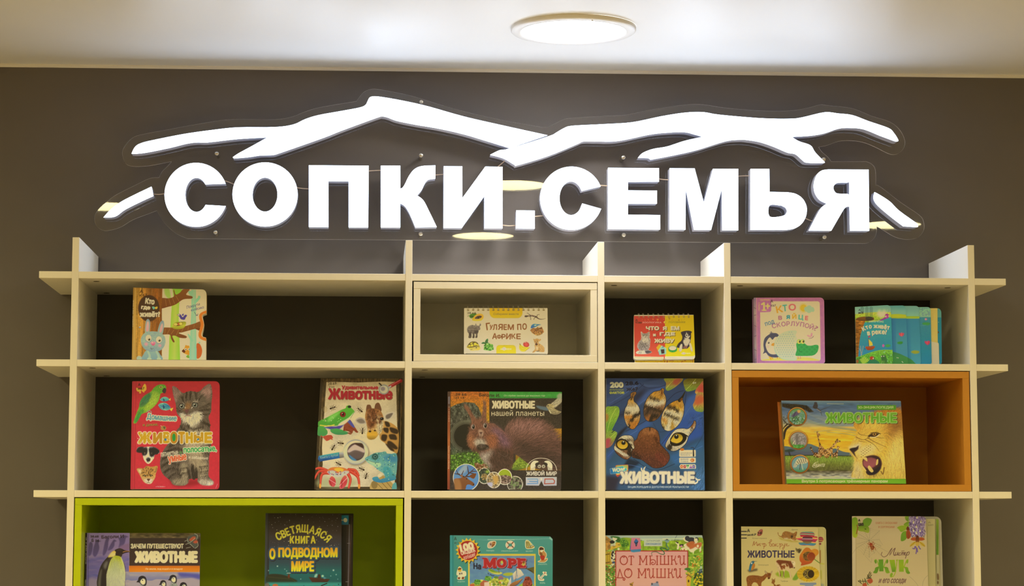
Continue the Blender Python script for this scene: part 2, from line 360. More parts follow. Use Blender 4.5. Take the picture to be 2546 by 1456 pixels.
for c in ([(381, 482), (395, 483), (410, 481)], [(556, 449), (568, 452), (584, 459)], [(736, 466), (750, 468), (772, 469.5)], [(914, 425), (930, 424), (950, 423)],
          [(1080, 435), (1092, 434), (1105, 433)], [(1258, 396), (1250, 404), (1238, 414)], [(1247, 559), (1264, 561), (1284, 560)], [(1328, 538), (1338, 537), (1350, 536)],
          [(1486, 460), (1500, 461), (1514, 462)], [(1636, 444), (1650, 446), (1668, 447)], [(1834, 438), (1848, 437), (1868, 437)], [(2002, 542), (2010, 546), (2022, 550)]):
    obj('cable', tube(bmesh.new(), [at(x, y, Y_PAN - 0.012) for x, y in catmull(c, 5, False)], 0.0012), M_cable, sign, True)
# ------------------------------------------------------------------ printing on covers: a small painter whose canvas is a fine grid of coloured vertices
RES = 1450.0                      # vertices per metre of cover
RNG = np.random.default_rng(7)
M_print = bpy.data.materials.new('printed_cover'); M_print.use_nodes = True
_b = M_print.node_tree.nodes['Principled BSDF']; _b.inputs['Roughness'].default_value = 0.38; _b.inputs['Specular IOR Level'].default_value = 0.35
_a = M_print.node_tree.nodes.new('ShaderNodeAttribute'); _a.attribute_name = 'ink'
M_print.node_tree.links.new(_a.outputs['Color'], _b.inputs['Base Color'])
_tc = M_print.node_tree.nodes.new('ShaderNodeTexCoord'); _n = M_print.node_tree.nodes.new('ShaderNodeTexNoise'); _n.inputs['Scale'].default_value = 60
_bp = M_print.node_tree.nodes.new('ShaderNodeBump'); _bp.inputs['Strength'].default_value = 0.03; _bp.inputs['Distance'].default_value = 0.002
M_print.node_tree.links.new(_tc.outputs['Object'], _n.inputs['Vector']); M_print.node_tree.links.new(_n.outputs['Fac'], _bp.inputs['Height']); M_print.node_tree.links.new(_bp.outputs['Normal'], _b.inputs['Normal'])
M_paper = mat('page_paper', (0.72, 0.68, 0.58), 0.8, 0.2, bump=0.1, bscale=900)
M_wire = mat('binding_wire', (0.72, 0.70, 0.64), 0.3, 0.5, metal=0.85)

def srgb(h):
    if isinstance(h, str):
        h = h.lstrip('#')
        if len(h) == 3: h = ''.join(c * 2 for c in h)
        return np.array([int(h[i:i + 2], 16) / 255 for i in (0, 2, 4)])
    return np.array(h, float)
def tolin(a): return np.where(a <= 0.04045, a / 12.92, ((a + 0.055) / 1.055) ** 2.4)

def rquad(p, r, n=5):
    """quad with rounded corners: p four corners, r one radius per corner"""
    out = []
    for i in range(len(p)):
        a, b, c = np.array(p[i - 1], float), np.array(p[i], float), np.array(p[(i + 1) % len(p)], float)
        if r[i] <= 0: out.append(b); continue
        u = (a - b) / np.linalg.norm(a - b) * r[i]; v = (c - b) / np.linalg.norm(c - b) * r[i]
        for k in range(n + 1):
            t = k / n * math.pi / 2
            out.append(b + u * (1 - math.sin(t)) + v * (1 - math.cos(t)))
    return np.array(out)
def rect(x0, y0, x1, y1): return [(x0, y0), (x1, y0), (x1, y1), (x0, y1)]
def ellp(cx, cy, rx, ry, rot=0, n=40):
    t = np.linspace(0, 2 * math.pi, n, endpoint=False); c, s = math.cos(math.radians(rot)), math.sin(math.radians(rot))
    x, y = rx * np.cos(t), ry * np.sin(t)
    return np.stack([cx + x * c - y * s, cy + x * s + y * c], 1)

def blur(m, r):
    n = int(round(r))
    if n < 1: return m
    for _ in range(2):
        for ax in (0, 1):
            p = np.pad(m, [(n + 1, n) if a == ax else (0, 0) for a in (0, 1)], mode='edge').cumsum(ax)
            m = (np.take(p, range(2 * n + 1, p.shape[ax]), ax) - np.take(p, range(0, p.shape[ax] - 2 * n - 1), ax)) / (2 * n + 1)
    return m
def dilate(m, r):
    if r < 0.2: return m
    n = int(math.ceil(r + 0.5)); out = m.copy(); H, W = m.shape
    for dy in range(-n, n + 1):
        for dx in range(-n, n + 1):
            wgt = min(1.0, r + 0.5 - math.hypot(dx, dy))
            if wgt <= 0 or (dx == 0 and dy == 0): continue
            a = out[max(dy, 0):H + min(dy, 0), max(dx, 0):W + min(dx, 0)]
            np.maximum(a, wgt * m[max(-dy, 0):H + min(-dy, 0), max(-dx, 0):W + min(-dx, 0)], out=a)
    return out
def vnoise(h, w, scale):
    gh, gw = int(h / scale) + 3, int(w / scale) + 3
    g = RNG.random((gh, gw)); y = np.arange(h) / scale; x = np.arange(w) / scale
    yi, xi = y.astype(int), x.astype(int); fy = (y - yi)[:, None]; fx = (x - xi)[None]
    fy, fx = fy * fy * (3 - 2 * fy), fx * fx * (3 - 2 * fx)
    a = g[yi][:, xi]; b = g[yi][:, xi + 1]; c = g[yi + 1][:, xi]; d = g[yi + 1][:, xi + 1]
    return (a * (1 - fx) + b * fx) * (1 - fy) + (c * (1 - fx) + d * fx) * fy

_glyph = {}
def glyphs(s):
    """outline edges of a line of text, in units of the type size"""
    if s not in _glyph:
        cu = bpy.data.curves.new('type', 'FONT'); cu.body = s
        o = bpy.data.objects.new('type', cu); COL.objects.link(o); bpy.context.view_layer.update()
        E = []
        for sp in o.to_curve(bpy.context.evaluated_depsgraph_get(), apply_modifiers=False).splines:
            p = sp.bezier_points; R = []
            for i in range(len(p)):
                q = p[(i + 1) % len(p)]; a, h, g, z = [np.array(k[:2]) for k in (p[i].co, p[i].handle_right, q.handle_left, q.co)]
                for t in (0, 0.25, 0.5, 0.75): R.append((1 - t) ** 3 * a + 3 * t * (1 - t) ** 2 * h + 3 * t * t * (1 - t) * g + t ** 3 * z)
            E += [(R[i - 1], R[i]) for i in range(len(R))]
        _glyph[s] = np.array(E); o.to_curve_clear(); bpy.data.objects.remove(o); bpy.data.curves.remove(cu)
    return _glyph[s]

class Art:
    """canvas in photograph colours; all coordinates are those of a zoom of the photograph (ox, oy, scale)"""
    def __init__(s, frame, O, U, V, outline, vmin0, bg, wp):
        s.ox, s.oy, s.sc = frame; s.O, s.U, s.V = O, U, V
        s.N = U.cross(V); s.wp = tolin(srgb(wp))
        uv = s.uv(outline)
        if vmin0 is not None: uv[np.array([p[1] >= vmin0 for p in outline]), 1] = 0.0
        s.out = uv; s.u0, s.v1 = uv[:, 0].min(), uv[:, 1].max(); s.vb = uv[:, 1].min()
        s.W = int((uv[:, 0].max() - s.u0) * RES) + 2; s.H = int((s.v1 - s.vb) * RES) + 2
        s.c = np.empty((s.H, s.W, 3)); s.c[:] = srgb(bg)
        a = s.m([(0, 0), (1000, 0)]); s.k = abs(a[1, 0] - a[0, 0]) / 1000
    def uv(s, pts):
        P = np.array(pts, float).reshape(-1, 2); px = s.ox + P[:, 0] * s.sc; py = s.oy + P[:, 1] * s.sc
        D = np.array(FWD)[None] + ((px - PW / 2)[:, None] * np.array(RIGHT) - (py - PH / 2)[:, None] * np.array(UP)) / FOC
        n = np.array(s.N); t = np.dot(np.array(s.O - CAM), n) / (D @ n)
        Q = np.array(CAM) + D * t[:, None] - np.array(s.O)
        return np.stack([Q @ np.array(s.U), Q @ np.array(s.V)], 1)
    def m(s, pts):
        q = s.uv(pts); return np.stack([(q[:, 0] - s.u0) * RES, (s.v1 - q[:, 1]) * RES], 1)
    def cover(s, E, pad=0, ss=4):
        """coverage of closed outlines given as edges (n, 2, 2) in canvas units"""
        x0 = max(int(E[..., 0].min()) - 1 - pad, 0); x1 = min(int(E[..., 0].max()) + 3 + pad, s.W)
        y0 = max(int(E[..., 1].min()) - 1 - pad, 0); y1 = min(int(E[..., 1].max()) + 3 + pad, s.H)
        if x1 <= x0 or y1 <= y0: return None
        h, w = (y1 - y0) * ss, (x1 - x0) * ss
        A = (E - np.array([x0 - 0.5, y0 - 0.5])) * ss
        a, b = A[:, 0], A[:, 1]; sw = a[:, 1] > b[:, 1]; sg = np.where(sw, -1, 1); a, b = np.where(sw[:, None], b, a), np.where(sw[:, None], a, b)
        r0 = np.clip(np.ceil(a[:, 1] - 0.5).astype(int), 0, h); r1 = np.clip(np.ceil(b[:, 1] - 0.5).astype(int), 0, h)
        n = r1 - r0; k = n > 0; a, b, r0, n, sg = a[k], b[k], r0[k], n[k], sg[k]
        idx = np.repeat(np.arange(len(n)), n); rows = np.arange(n.sum()) - np.repeat(np.cumsum(n) - n, n) + r0[idx]
        x = a[idx, 0] + (rows + 0.5 - a[idx, 1]) * (b[idx, 0] - a[idx, 0]) / (b[idx, 1] - a[idx, 1])
        cidx = np.clip(np.ceil(x - 0.5).astype(int), 0, w)
        D = np.zeros((h, w + 1), np.int32); np.add.at(D, (rows, cidx), sg[idx])
        m = (np.cumsum(D, 1)[:, :w] != 0).reshape(y1 - y0, ss, x1 - x0, ss).mean((1, 3))
        return m, x0, y0
    def put(s, m, x0, y0, col, al=1.0):
        h, w = m.shape
        if isinstance(col, (tuple, list)) and isinstance(col[0], (str,)):
            if col[0] == 'r':                                   # radial: centre to rim
                yy, xx = np.mgrid[0:h, 0:w]; t = np.clip(np.hypot((xx - w / 2) / (w / 2), (yy - h / 2) / (h / 2)), 0, 1)[..., None]
                c = srgb(col[1]) * (1 - t) + srgb(col[2]) * t
            else:
                v = col if col[0] != 'h' else col[1:]
                n = w if col[0] == 'h' else h
                K = np.array([srgb(q) for q in v]); t = np.linspace(0, len(K) - 1, n); i = np.minimum(t.astype(int), len(K) - 2); f = (t - i)[:, None]
                g = K[i] * (1 - f) + K[i + 1] * f
                c = g[None] if col[0] == 'h' else g[:, None]
        else: c = srgb(col)
        m = (m * al)[..., None]; t = s.c[y0:y0 + h, x0:x0 + w]
        t *= 1 - m; t += m * c
    def edges(s, pts, sm=False):
        P = catmull(pts, 6) if sm else pts
        q = s.m(P); return np.stack([q, np.roll(q, -1, 0)], 1)
    def poly(s, pts, col, sm=False, al=1.0, soft=0, ol=None):
        E = s.edges(pts, sm); r = soft * s.k
        if ol:
            q = s.cover(E, pad=int(ol[0] * s.k) + 2)
            if q: s.put(dilate(q[0], ol[0] * s.k), q[1], q[2], ol[1], al)
        q = s.cover(E, pad=int(2 * r + 1) if r else 0)
        if q: s.put(blur(q[0], r), q[1], q[2], col, al)
    def blob(s, pts, col, **k): s.poly(pts, col, sm=True, **k)
    def rect(s, x0, y0, x1, y1, col, **k): s.poly(rect(x0, y0, x1, y1), col, **k)
    def ell(s, cx, cy, rx, ry, col, rot=0, **k): s.poly(ellp(cx, cy, rx, ry, rot), col, **k)
    def line(s, pts, wd, col, sm=False, al=1.0):
        """stroke; wd one width or (start, end)"""
        P = s.m(catmull(pts, 5, False) if sm else pts); w0, w1 = (wd if isinstance(wd, tuple) else (wd, wd))
        w0, w1 = w0 * s.k / 2, w1 * s.k / 2; pad = max(w0, w1) + 2
        x0, y0 = np.maximum((P.min(0) - pad).astype(int), 0); x1, y1 = np.minimum((P.max(0) + pad + 1).astype(int), (s.W, s.H))
        if x1 <= x0 or y1 <= y0: return
        yy, xx = np.mgrid[y0:y1, x0:x1]; m = np.zeros(yy.shape)
        n = len(P) - 1
        for i in range(n):
            a, b = P[i], P[i + 1]; d = b - a; L = max(d @ d, 1e-9)
            t = np.clip(((xx - a[0]) * d[0] + (yy - a[1]) * d[1]) / L, 0, 1)
            r = w0 + (w1 - w0) * (i + t) / n
            np.maximum(m, np.clip(r + 0.5 - np.hypot(xx - a[0] - t * d[0], yy - a[1] - t * d[1]), 0, 1) * np.clip(r * 2.2, 0, 1), out=m)
        s.put(m, x0, y0, col, al)
    def lines(s, L, wd, col, **k):
        for p in L: s.line(p, wd, col, **k)
    def text(s, t, x0, y0, x1, y1, col, b=0.0, ol=(), sh=None, rot=0, shear=0, arc=0, al=1.0):
        G = glyphs(t).copy(); lo, hi = G.reshape(-1, 2).min(0), G.reshape(-1, 2).max(0)
        w, h = x1 - x0 - 2 * b, y1 - y0 - 2 * b
        X = (G[..., 0] - lo[0]) / (hi[0] - lo[0]) - 0.5; Y = 0.5 - (G[..., 1] - lo[1]) / (hi[1] - lo[1])
        y = Y * h + arc * (1 - 4 * X * X); x = X * (w - abs(shear) * h) - shear * Y * h
        c, n = math.cos(math.radians(rot)), math.sin(math.radians(rot))
        Q = np.stack([(x0 + x1) / 2 + x * c - y * n, (y0 + y1) / 2 + x * n + y * c], -1)
        s.glyph(Q, col, b, ol, sh, al)
    def glyph(s, Q, col, b=0.0, ol=(), sh=None, al=1.0):
        E = s.m(Q.reshape(-1, 2)).reshape(-1, 2, 2)
        mx = max([b] + [b + o[0] for o in ol]) * s.k
        q = s.cover(E, pad=int(mx) + 2)
        if not q: return
        m, xx, yy = q
        if sh:
            d = dilate(m, mx); X, Y = xx + int(round(sh[0] * s.k)), yy + int(round(sh[1] * s.k))
            X, Y = max(X, 0), max(Y, 0); d = d[:s.H - Y, :s.W - X]
            if d.size: s.put(d, X, Y, sh[2], al)
        for wd, c in ol: s.put(dilate(m, (b + wd) * s.k), xx, yy, c, al)
        s.put(dilate(m, b * s.k), xx, yy, col, al)
    def ptext(s, t, path, hgt, col, b=0.0, sqz=1.0, **k):
        """letters stood one by one along a base line, spread over its length"""
        P = catmull(path, 8, False); L = np.r_[0, np.cumsum(np.hypot(*np.diff(P, axis=0).T))]
        adv = [0.28 if ch == ' ' else float(np.ptp(glyphs(ch)[..., 0])) + 0.13 for ch in t]
        tot = sum(adv); pos = 0
        for ch, a in zip(t, adv):
            if ch != ' ':
                u = (pos + a / 2) / tot * L[-1]; x = np.interp(u, L, P[:, 0]); y = np.interp(u, L, P[:, 1])
                d = np.array([np.interp(u + 2, L, P[:, 0]) - np.interp(u - 2, L, P[:, 0]), np.interp(u + 2, L, P[:, 1]) - np.interp(u - 2, L, P[:, 1])]); d /= np.linalg.norm(d)
                G = glyphs(ch); gx = (G[..., 0] - (G[..., 0].min() + G[..., 0].max()) / 2) * L[-1] / tot * sqz; gy = -G[..., 1] * hgt / 0.73
                s.glyph(np.stack([x + gx * d[0] - gy * d[1], y + gx * d[1] + gy * d[0]], -1), col, b, **k)
            pos += a
    def mask(s, pts, sm=True):
        m = np.zeros((s.H, s.W)); q = s.cover(s.edges(pts, sm))
        if q: m[q[1 + 1]:q[2] + q[0].shape[0], q[1]:q[1] + q[0].shape[1]] = q[0]
        return m
    def fur(s, pts, n, ln, flow, jit=0.25, sm=True, al=0.75, out=False):
        """combed strokes that drag the colours already there; flow (x, y, dx, dy) gives the nap"""
        m = s.mask(pts, sm); ys, xs = np.nonzero(m > 0.5)
        if not len(ys): return
        i = RNG.integers(0, len(ys), n); x, y = xs[i].astype(float), ys[i].astype(float)
        F = np.array(flow, float); q = s.m(F[:, :2]); D = F[:, 2:] / np.hypot(F[:, 2], F[:, 3])[:, None]
        wt = 1 / (((x[:, None] - q[None, :, 0]) ** 2 + (y[:, None] - q[None, :, 1]) ** 2) + 20)
        d = wt @ D; d /= np.hypot(d[:, 0], d[:, 1])[:, None] + 1e-9
        an = np.arctan2(d[:, 1], d[:, 0]) + RNG.normal(0, 0.22, n); dx, dy = np.cos(an), np.sin(an)
        c = s.c[ys[i], xs[i]] * (1 + RNG.normal(0, jit, n))[:, None]; c = np.clip(c, 0, 1)
        L = ln * s.k * RNG.uniform(0.5, 1.2, n); steps = int(L.max()) + 1
        for t in range(steps):
            k = t < L
            X = np.round(x[k] + dx[k] * t).astype(int); Y = np.round(y[k] + dy[k] * t).astype(int)
            ok = (X >= 0) & (X < s.W) & (Y >= 0) & (Y < s.H)
            X, Y, cc = X[ok], Y[ok], c[k][ok]
            if not out:
                o2 = m[Y, X] > 0.3; X, Y, cc = X[o2], Y[o2], cc[o2]
            s.c[Y, X] = s.c[Y, X] * (1 - al) + cc * al
    def grain(s, pts, scale, amp, sm=False, stretch=(1, 1), tint=None):
        """mottle what lies inside pts"""
        m = s.mask(pts, sm)
        n = vnoise(int(s.H / stretch[1]) + 2, int(s.W / stretch[0]) + 2, scale * s.k) + 0.5 * vnoise(int(s.H / stretch[1]) + 2, int(s.W / stretch[0]) + 2, max(scale * s.k / 2.3, 1))
        yi = (np.arange(s.H) / stretch[1]).astype(int); xi = (np.arange(s.W) / stretch[0]).astype(int)
        n = (n[yi][:, xi] / 1.5 - 0.5) * 2
        if tint is None: s.c *= 1 + (m * n * amp)[..., None]
        else:
            a = (m * np.clip(n * amp, 0, 1))[..., None]; s.c[:] = s.c * (1 - a) + srgb(tint) * a
    def dots(s, pts, n, r, cols, sm=False, al=1.0):
        m = s.mask(pts, sm); ys, xs = np.nonzero(m > 0.5)
        if not len(ys): return
        for j in range(n):
            i = RNG.integers(0, len(ys)); rr = r * s.k * RNG.uniform(0.6, 1.3); R = int(rr) + 2
            y0, x0 = max(ys[i] - R, 0), max(xs[i] - R, 0); yy, xx = np.mgrid[y0:min(ys[i] + R + 1, s.H), x0:min(xs[i] + R + 1, s.W)]
            s.put(np.clip(rr + 0.5 - np.hypot(yy - ys[i], xx - xs[i]), 0, 1), x0, y0, cols[RNG.integers(0, len(cols))], al)
    def clip(s, pts, before, sm=True):
        """undo what was painted outside pts"""
        m = s.mask(pts, sm)[..., None]; s.c[:] = before * (1 - m) + s.c * m
    def albedo(s): return np.clip(0.80 * tolin(np.clip(s.c, 0, 1)) / s.wp, 0.004, 0.88)

def sheet(name, art, thick, parent, edge='#c8b890', back=None):
    """a board printed on its front: the coloured grid cut to the outline, with its rim and back"""
    O, U, V = [np.array(q) for q in (art.O, art.U, art.V)]; N = np.cross(U, V)
    out = art.out; H, W = art.H, art.W
    jj, ii = np.meshgrid(np.arange(W), np.arange(H)); P = np.stack([jj / RES + art.u0, art.v1 - ii / RES], -1).reshape(-1, 2)
    A, B = out, np.roll(out, -1, 0)
    ins = np.zeros(len(P), bool)
    for a, b in zip(A, B):
        if a[1] == b[1]: continue
        c = (a[1] > P[:, 1]) != (b[1] > P[:, 1])
        ins ^= c & (P[:, 0] < (b[0] - a[0]) * (P[:, 1] - a[1]) / (b[1] - a[1]) + a[0])
    g = ins.reshape(H, W); cell = g[:-1, :-1] | g[1:, :-1] | g[:-1, 1:] | g[1:, 1:]
    used = np.zeros((H, W), bool)
    for dy in (0, 1):
        for dx in (0, 1): used[dy:H - 1 + dy, dx:W - 1 + dx] |= cell
    snap = np.nonzero(used.ravel() & ~ins)[0]
    best = np.full(len(snap), 1e9); Q = P[snap].copy(); R = P[snap]
    for a, b in zip(A, B):
        d = b - a; t = np.clip(((R - a) @ d) / max(d @ d, 1e-12), 0, 1); q = a + t[:, None] * d; e = ((R - q) ** 2).sum(1); k = e < best
        best[k] = e[k]; Q[k] = q[k]
    P[snap] = Q
    idx = np.full(H * W, -1); keep = np.nonzero(used.ravel())[0]; idx[keep] = np.arange(len(keep))
    cy, cx = np.nonzero(cell); v = lambda y, x: idx[y * W + x]
    quads = np.stack([v(cy + 1, cx), v(cy + 1, cx + 1), v(cy, cx + 1), v(cy, cx)], 1)
    n0 = len(keep); col = art.albedo().reshape(-1, 3)[keep]
    P3 = O + P[keep][:, :1] * U + P[keep][:, 1:] * V
    ec = np.clip(0.8 * tolin(srgb(edge)) / art.wp, 0, 0.85)
    K = len(out); F3 = O + out[:, :1] * U + out[:, 1:] * V; B3 = F3 - N * thick
    verts = np.concatenate([P3, F3, B3]); cols = np.concatenate([col, np.repeat(ec[None], 2 * K, 0)])
    area = 0.5 * np.sum(A[:, 0] * B[:, 1] - B[:, 0] * A[:, 1]); ccw = area > 0
    faces = quads.tolist()
    for i in range(K):
        j = (i + 1) % K; f = [n0 + i, n0 + K + i, n0 + K + j, n0 + j]; faces.append(f if ccw else f[::-1])
    faces.append([n0 + K + i for i in (range(K - 1, -1, -1) if ccw else range(K))])
    me = bpy.data.meshes.new(name); me.from_pydata(verts.tolist(), [], faces)
    ca = me.color_attributes.new('ink', 'BYTE_COLOR', 'POINT'); ca.data.foreach_set('color', np.concatenate([cols, np.ones((len(cols), 1))], 1).astype(np.float32).ravel())
    me.materials.append(M_print); me.update()
    o = bpy.data.objects.new(name, me); COL.objects.link(o); o.parent = parent; o.matrix_parent_inverse = Matrix.Translation(parent.location).inverted()
    return o

_flat = {}
def flat(col, wp):
    """plain printed board, the same way of reading a colour as the painter"""
    k = (col, wp)
    if k not in _flat: _flat[k] = mat('board_' + col.strip('#'), tuple(np.clip(0.8 * tolin(srgb(col)) / tolin(srgb(wp)), 0, 0.85)), 0.45, 0.35)
    return _flat[k]

class Book:
    def __init__(s, name, label, frame, shelf_z, y0, lean, outline, ybot, bg, wp, yaw=0.0, group=None, cat='book'):
        a, L = math.radians(yaw), math.radians(lean)
        U = Vector((math.cos(a), math.sin(a), 0)); V = Vector((-math.sin(a) * math.sin(L), math.cos(a) * math.sin(L), math.cos(L)))
        xm = sum(p[0] for p in outline) / len(outline); p = at(frame[0] + xm * frame[2], frame[1] + (ybot or 1000) * frame[2], y0)
        O = Vector((p.x, y0, shelf_z + 0.0014 + 0.03 * math.sin(L))); s.wp = wp
        s.t = thing(name, label, cat, O, group); s.a = Art(frame, O, U, V, outline, ybot, bg, wp); s.fr = frame
    def cover(s, name='front_cover', thick=0.0025, edge='#c8b890'): s.c = sheet(name, s.a, thick, s.t, edge); return s.c
    def slab(s, name, inset, d0, d1, m, shift=0.0, low=True):
        """a block of the cover's outline set back from d0 to d1; inset all round but at the foot"""
        o = s.a.out; c = o.mean(0); q = o.copy()
        w = np.ptp(o[:, 0]) / 2; h = np.ptp(o[:, 1]) / 2
        q[:, 0] = c[0] + (o[:, 0] - c[0]) * (1 - inset / w) + shift
        q[:, 1] = np.maximum(o[:, 1] * (1 - inset / h / 2), 0.0 if low else o[:, 1].min())
        O, U, V = s.a.O, s.a.U, s.a.V; N = U.cross(V)
        pts = [O + U * float(u) + V * float(v) - N * d0 for u, v in q]
        return obj(name, prism(pts, -N * (d1 - d0)), m, s.t)
    def pages(s, thick, inset=0.003, col=None, back=None, cov=0.0025):
        s.slab('page_block', inset, cov + 0.0001, thick - cov, M_paper if col is None else flat(col, s.wp))
        s.slab('back_cover', 0.0, thick - cov + 0.0001, thick, flat(back, s.wp))
    def pt(s, x, y, d=0.0):
        """3-D point on the cover plane at a zoom coordinate, d in front of it"""
        u, v = s.a.uv([(x, y)])[0]; return s.a.O + s.a.U * float(u) + s.a.V * float(v) + s.a.U.cross(s.a.V) * d
# ------------------------------------------------------------------ the books, each painted after its own cover
# --- rabbit board book, upper left
b = Book('board_book', 'board book with a grey rabbit on an orange-brown tree trunk, upper left shelf', (310, 700, 220 / 1525), ZS[1], 0.045, 5,
         [(146, 100), (655, 118), *rquad([(1250, 130), (1408, 133), (1408, 500)], [0, 75, 0]), (1408, 545), (1350, 565), (1338, 590), (1352, 650), (1366, 720), (1358, 800), (1342, 870), (1335, 925), (1350, 948), (1403, 962), (1402, 1345), (122, 1345)],
         1340, '#dcbfa6', '#c5af7a')
a = b.a
a.rect(630, 90, 1420, 700, ('#dcb79c', '#d9bfae', '#d6c4bc')); a.rect(630, 690, 1420, 1360, ('#d6c4bc', '#dcc99c', '#e3dc78'))
a.blob([(690, 80), (770, 120), (800, 300), (760, 300), (690, 220), (680, 100)], '#9fc04a', soft=8)
a.poly([(820, 100), (960, 100), (1000, 160), (930, 300), (840, 260)], '#8cba2e', soft=5)
a.poly([(820, 280), (945, 280), (930, 650), (945, 1000), (955, 1350), (755, 1350), (770, 980), (790, 760), (800, 560)], ('h', '#8fb62a', '#b2d642', '#86b226'))
a.poly([(1150, 135), (1228, 140), (1230, 600), (1240, 1350), (1115, 1350), (1135, 800), (1150, 500)], ('h', '#7fb4bc', '#9fcdd0', '#78acb6'))
a.blob([(1095, 165), (1160, 170), (1165, 260), (1120, 230)], '#8cc0c4'); a.blob([(1200, 330), (1260, 270), (1265, 245), (1300, 245), (1300, 285), (1240, 360), (1200, 380)], '#86b8c0')
a.line([(1095, 905), (1120, 950), (1160, 1010)], (20, 45), '#86b8c0'); a.line([(1290, 1045), (1270, 1100), (1220, 1140)], (24, 50), '#86b8c0'); a.line([(1310, 1150), (1270, 1120)], (22, 40), '#86b8c0')
# fox cub behind the blue trunk
a.blob([(1250, 1060), (1300, 1080), (1335, 1180), (1310, 1290), (1240, 1315), (1235, 1120)], '#c0561c')
a.blob([(985, 1200), (1030, 1140), (1050, 1090), (1075, 1100), (1110, 1105), (1125, 1180), (1115, 1260), (1060, 1250)], '#d2861e'); a.blob([(985, 1195), (1020, 1165), (1045, 1200), (1025, 1225)], '#5e2a18')
for x, y in ((1050, 1165), (1108, 1162)): a.ell(x, y, 22, 20, '#f0e8d0'); a.ell(x + 4, y + 2, 9, 9, '#201008')
a.blob([(1060, 1285), (1100, 1260), (1115, 1310), (1080, 1310)], '#6f9a2e')
a.poly([(1115, 1140), (1240, 1140), (1240, 1350), (1115, 1350)], ('h', '#7fb4bc', '#9fcdd0', '#78acb6'))
# branches
BR = ('#8a5120', '#6d3812')
a.blob([(600, 290), (760, 285), (850, 250), (840, 160), (852, 140), (880, 220), (950, 190), (1010, 130), (1120, 130), (1060, 220), (1160, 250), (1155, 290), (1010, 305), (880, 390), (760, 430), (600, 455)], BR)
a.blob([(600, 800), (800, 790), (900, 800), (1060, 760), (1200, 720), (1320, 680), (1310, 780), (1180, 820), (1000, 870), (930, 885), (1060, 935), (1055, 970), (950, 965), (870, 930), (820, 940), (860, 1030), (835, 1040), (800, 980), (770, 910), (600, 905)], BR)
a.poly([(1210, 810), (1305, 790), (1300, 850)], '#6d3812')
for p in ([(700, 300), (720, 420)], [(760, 290), (790, 400)], [(820, 270), (860, 380)], [(880, 240), (940, 340)], [(700, 810), (690, 900)], [(780, 810), (730, 900)], [(850, 830), (800, 900)], [(930, 830), (890, 920)], [(1010, 800), (980, 860)], [(1100, 770), (1090, 830)], [(1200, 740), (1190, 790)]): a.line(p, 6, '#b57a34', al=.8)
# trunk with grain
a.poly([(120, 90), (650, 115), (640, 500), (645, 900), (640, 1350), (120, 1350)], ('h', '#bd8a32', '#b87f2a', '#a06420', '#8c4f16', '#74400f'))
a.grain([(200, 90), (645, 115), (640, 1350), (120, 1350)], 26, .30, stretch=(1, 14)); a.grain([(120, 90), (640, 115), (640, 1350), (120, 1350)], 14, .10)
a.lines([[(330, 110), (325, 230)], [(470, 120), (462, 230)], [(585, 120), (590, 260)], [(262, 600), (262, 740)], [(540, 690), (545, 860)], [(600, 620), (612, 700)]], 4, '#d8a050', al=.6)
a.rect(120, 90, 195, 1360, ('h', '#8d611e', '#c69a44', '#b98430'), al=.85); a.line([(198, 100), (172, 1345)], 5, '#8d5f1c', al=.7)
a.text('Кто где живёт', 143 - 230, 552 - 11, 143 + 230, 552 + 11, '#e6d8a8', b=1, rot=91)
a.ell(418, 458, 188, 232, '#6d3c14'); a.ell(418, 458, 172, 216, '#4e2c14'); a.ell(418, 458, 182, 226, '#3a2414', al=.6)
a.text('Кто', 352, 280, 520, 392, '#f2e6bc', b=9, rot=7); a.text('где', 280, 415, 445, 492, '#f2e6bc', b=9, rot=5); a.text('живёт?', 254, 505, 612, 612, '#f2e6bc', b=9)
a.blob([(472, 432), (510, 430), (520, 460), (495, 478)], '#6aa8a8'); a.blob([(520, 440), (565, 428), (560, 465), (530, 470)], '#e0a830')
a.text('А', 255, 140, 320, 195, '#231008', b=3); a.text('к 67', 255, 205, 385, 255, '#231008', b=3)
# rabbit
RB = ('#8b9c9c', '#94a4a2', '#7d9092')
a.blob([(310, 1345), (330, 1240), (380, 1180), (470, 1170), (560, 1190), (610, 1250), (640, 1345)], ('#8fa4a6', '#7b9498')); a.ell(250, 1320, 45, 42, '#a9b0a6', soft=5)
for P, Q in (([(355, 880), (352, 770), (370, 670), (405, 640), (438, 690), (435, 800), (415, 880)], [(372, 850), (372, 760), (395, 680), (418, 720), (410, 840)]),
             ([(570, 870), (590, 760), (620, 690), (660, 668), (680, 720), (670, 830), (645, 900)], [(600, 880), (612, 790), (645, 715), (658, 760), (640, 850)])):
    a.blob(P, ('#7d8a8c', '#94a4a4')); a.blob(Q, ('#d9a49c', '#e08a8c'), soft=5)
a.blob([(278, 1020), (300, 930), (370, 870), (480, 855), (600, 870), (680, 930), (705, 1030), (670, 1130), (600, 1190), (480, 1205), (380, 1185), (310, 1120)], RB)
a.grain([(278, 1020), (300, 930), (370, 870), (480, 855), (600, 870), (680, 930), (705, 1030), (670, 1130), (600, 1190), (480, 1205), (380, 1185), (310, 1120)], 12, .12, sm=True)
for x, y, px_, py_ in ((410, 972, 422, 995), (590, 1000, 600, 1012)):
    a.ell(x, y + 4, 58, 64, '#6d7c7c'); a.ell(x, y, 52, 58, '#f4ead0'); a.ell(px_, py_, 19, 20, '#2c1c10'); a.ell(px_ - 7, py_ - 9, 6, 6, '#f8f0e0')
a.blob([(445, 1050), (480, 1030), (530, 1045), (520, 1085), (490, 1102), (465, 1085)], ('#e68a98', '#c24a58')); a.ell(478, 1050, 14, 8, '#f0b8bc')
a.ell(370, 1075, 30, 28, '#d98a88', soft=8); a.ell(606, 1100, 28, 26, '#d98a88', soft=8)
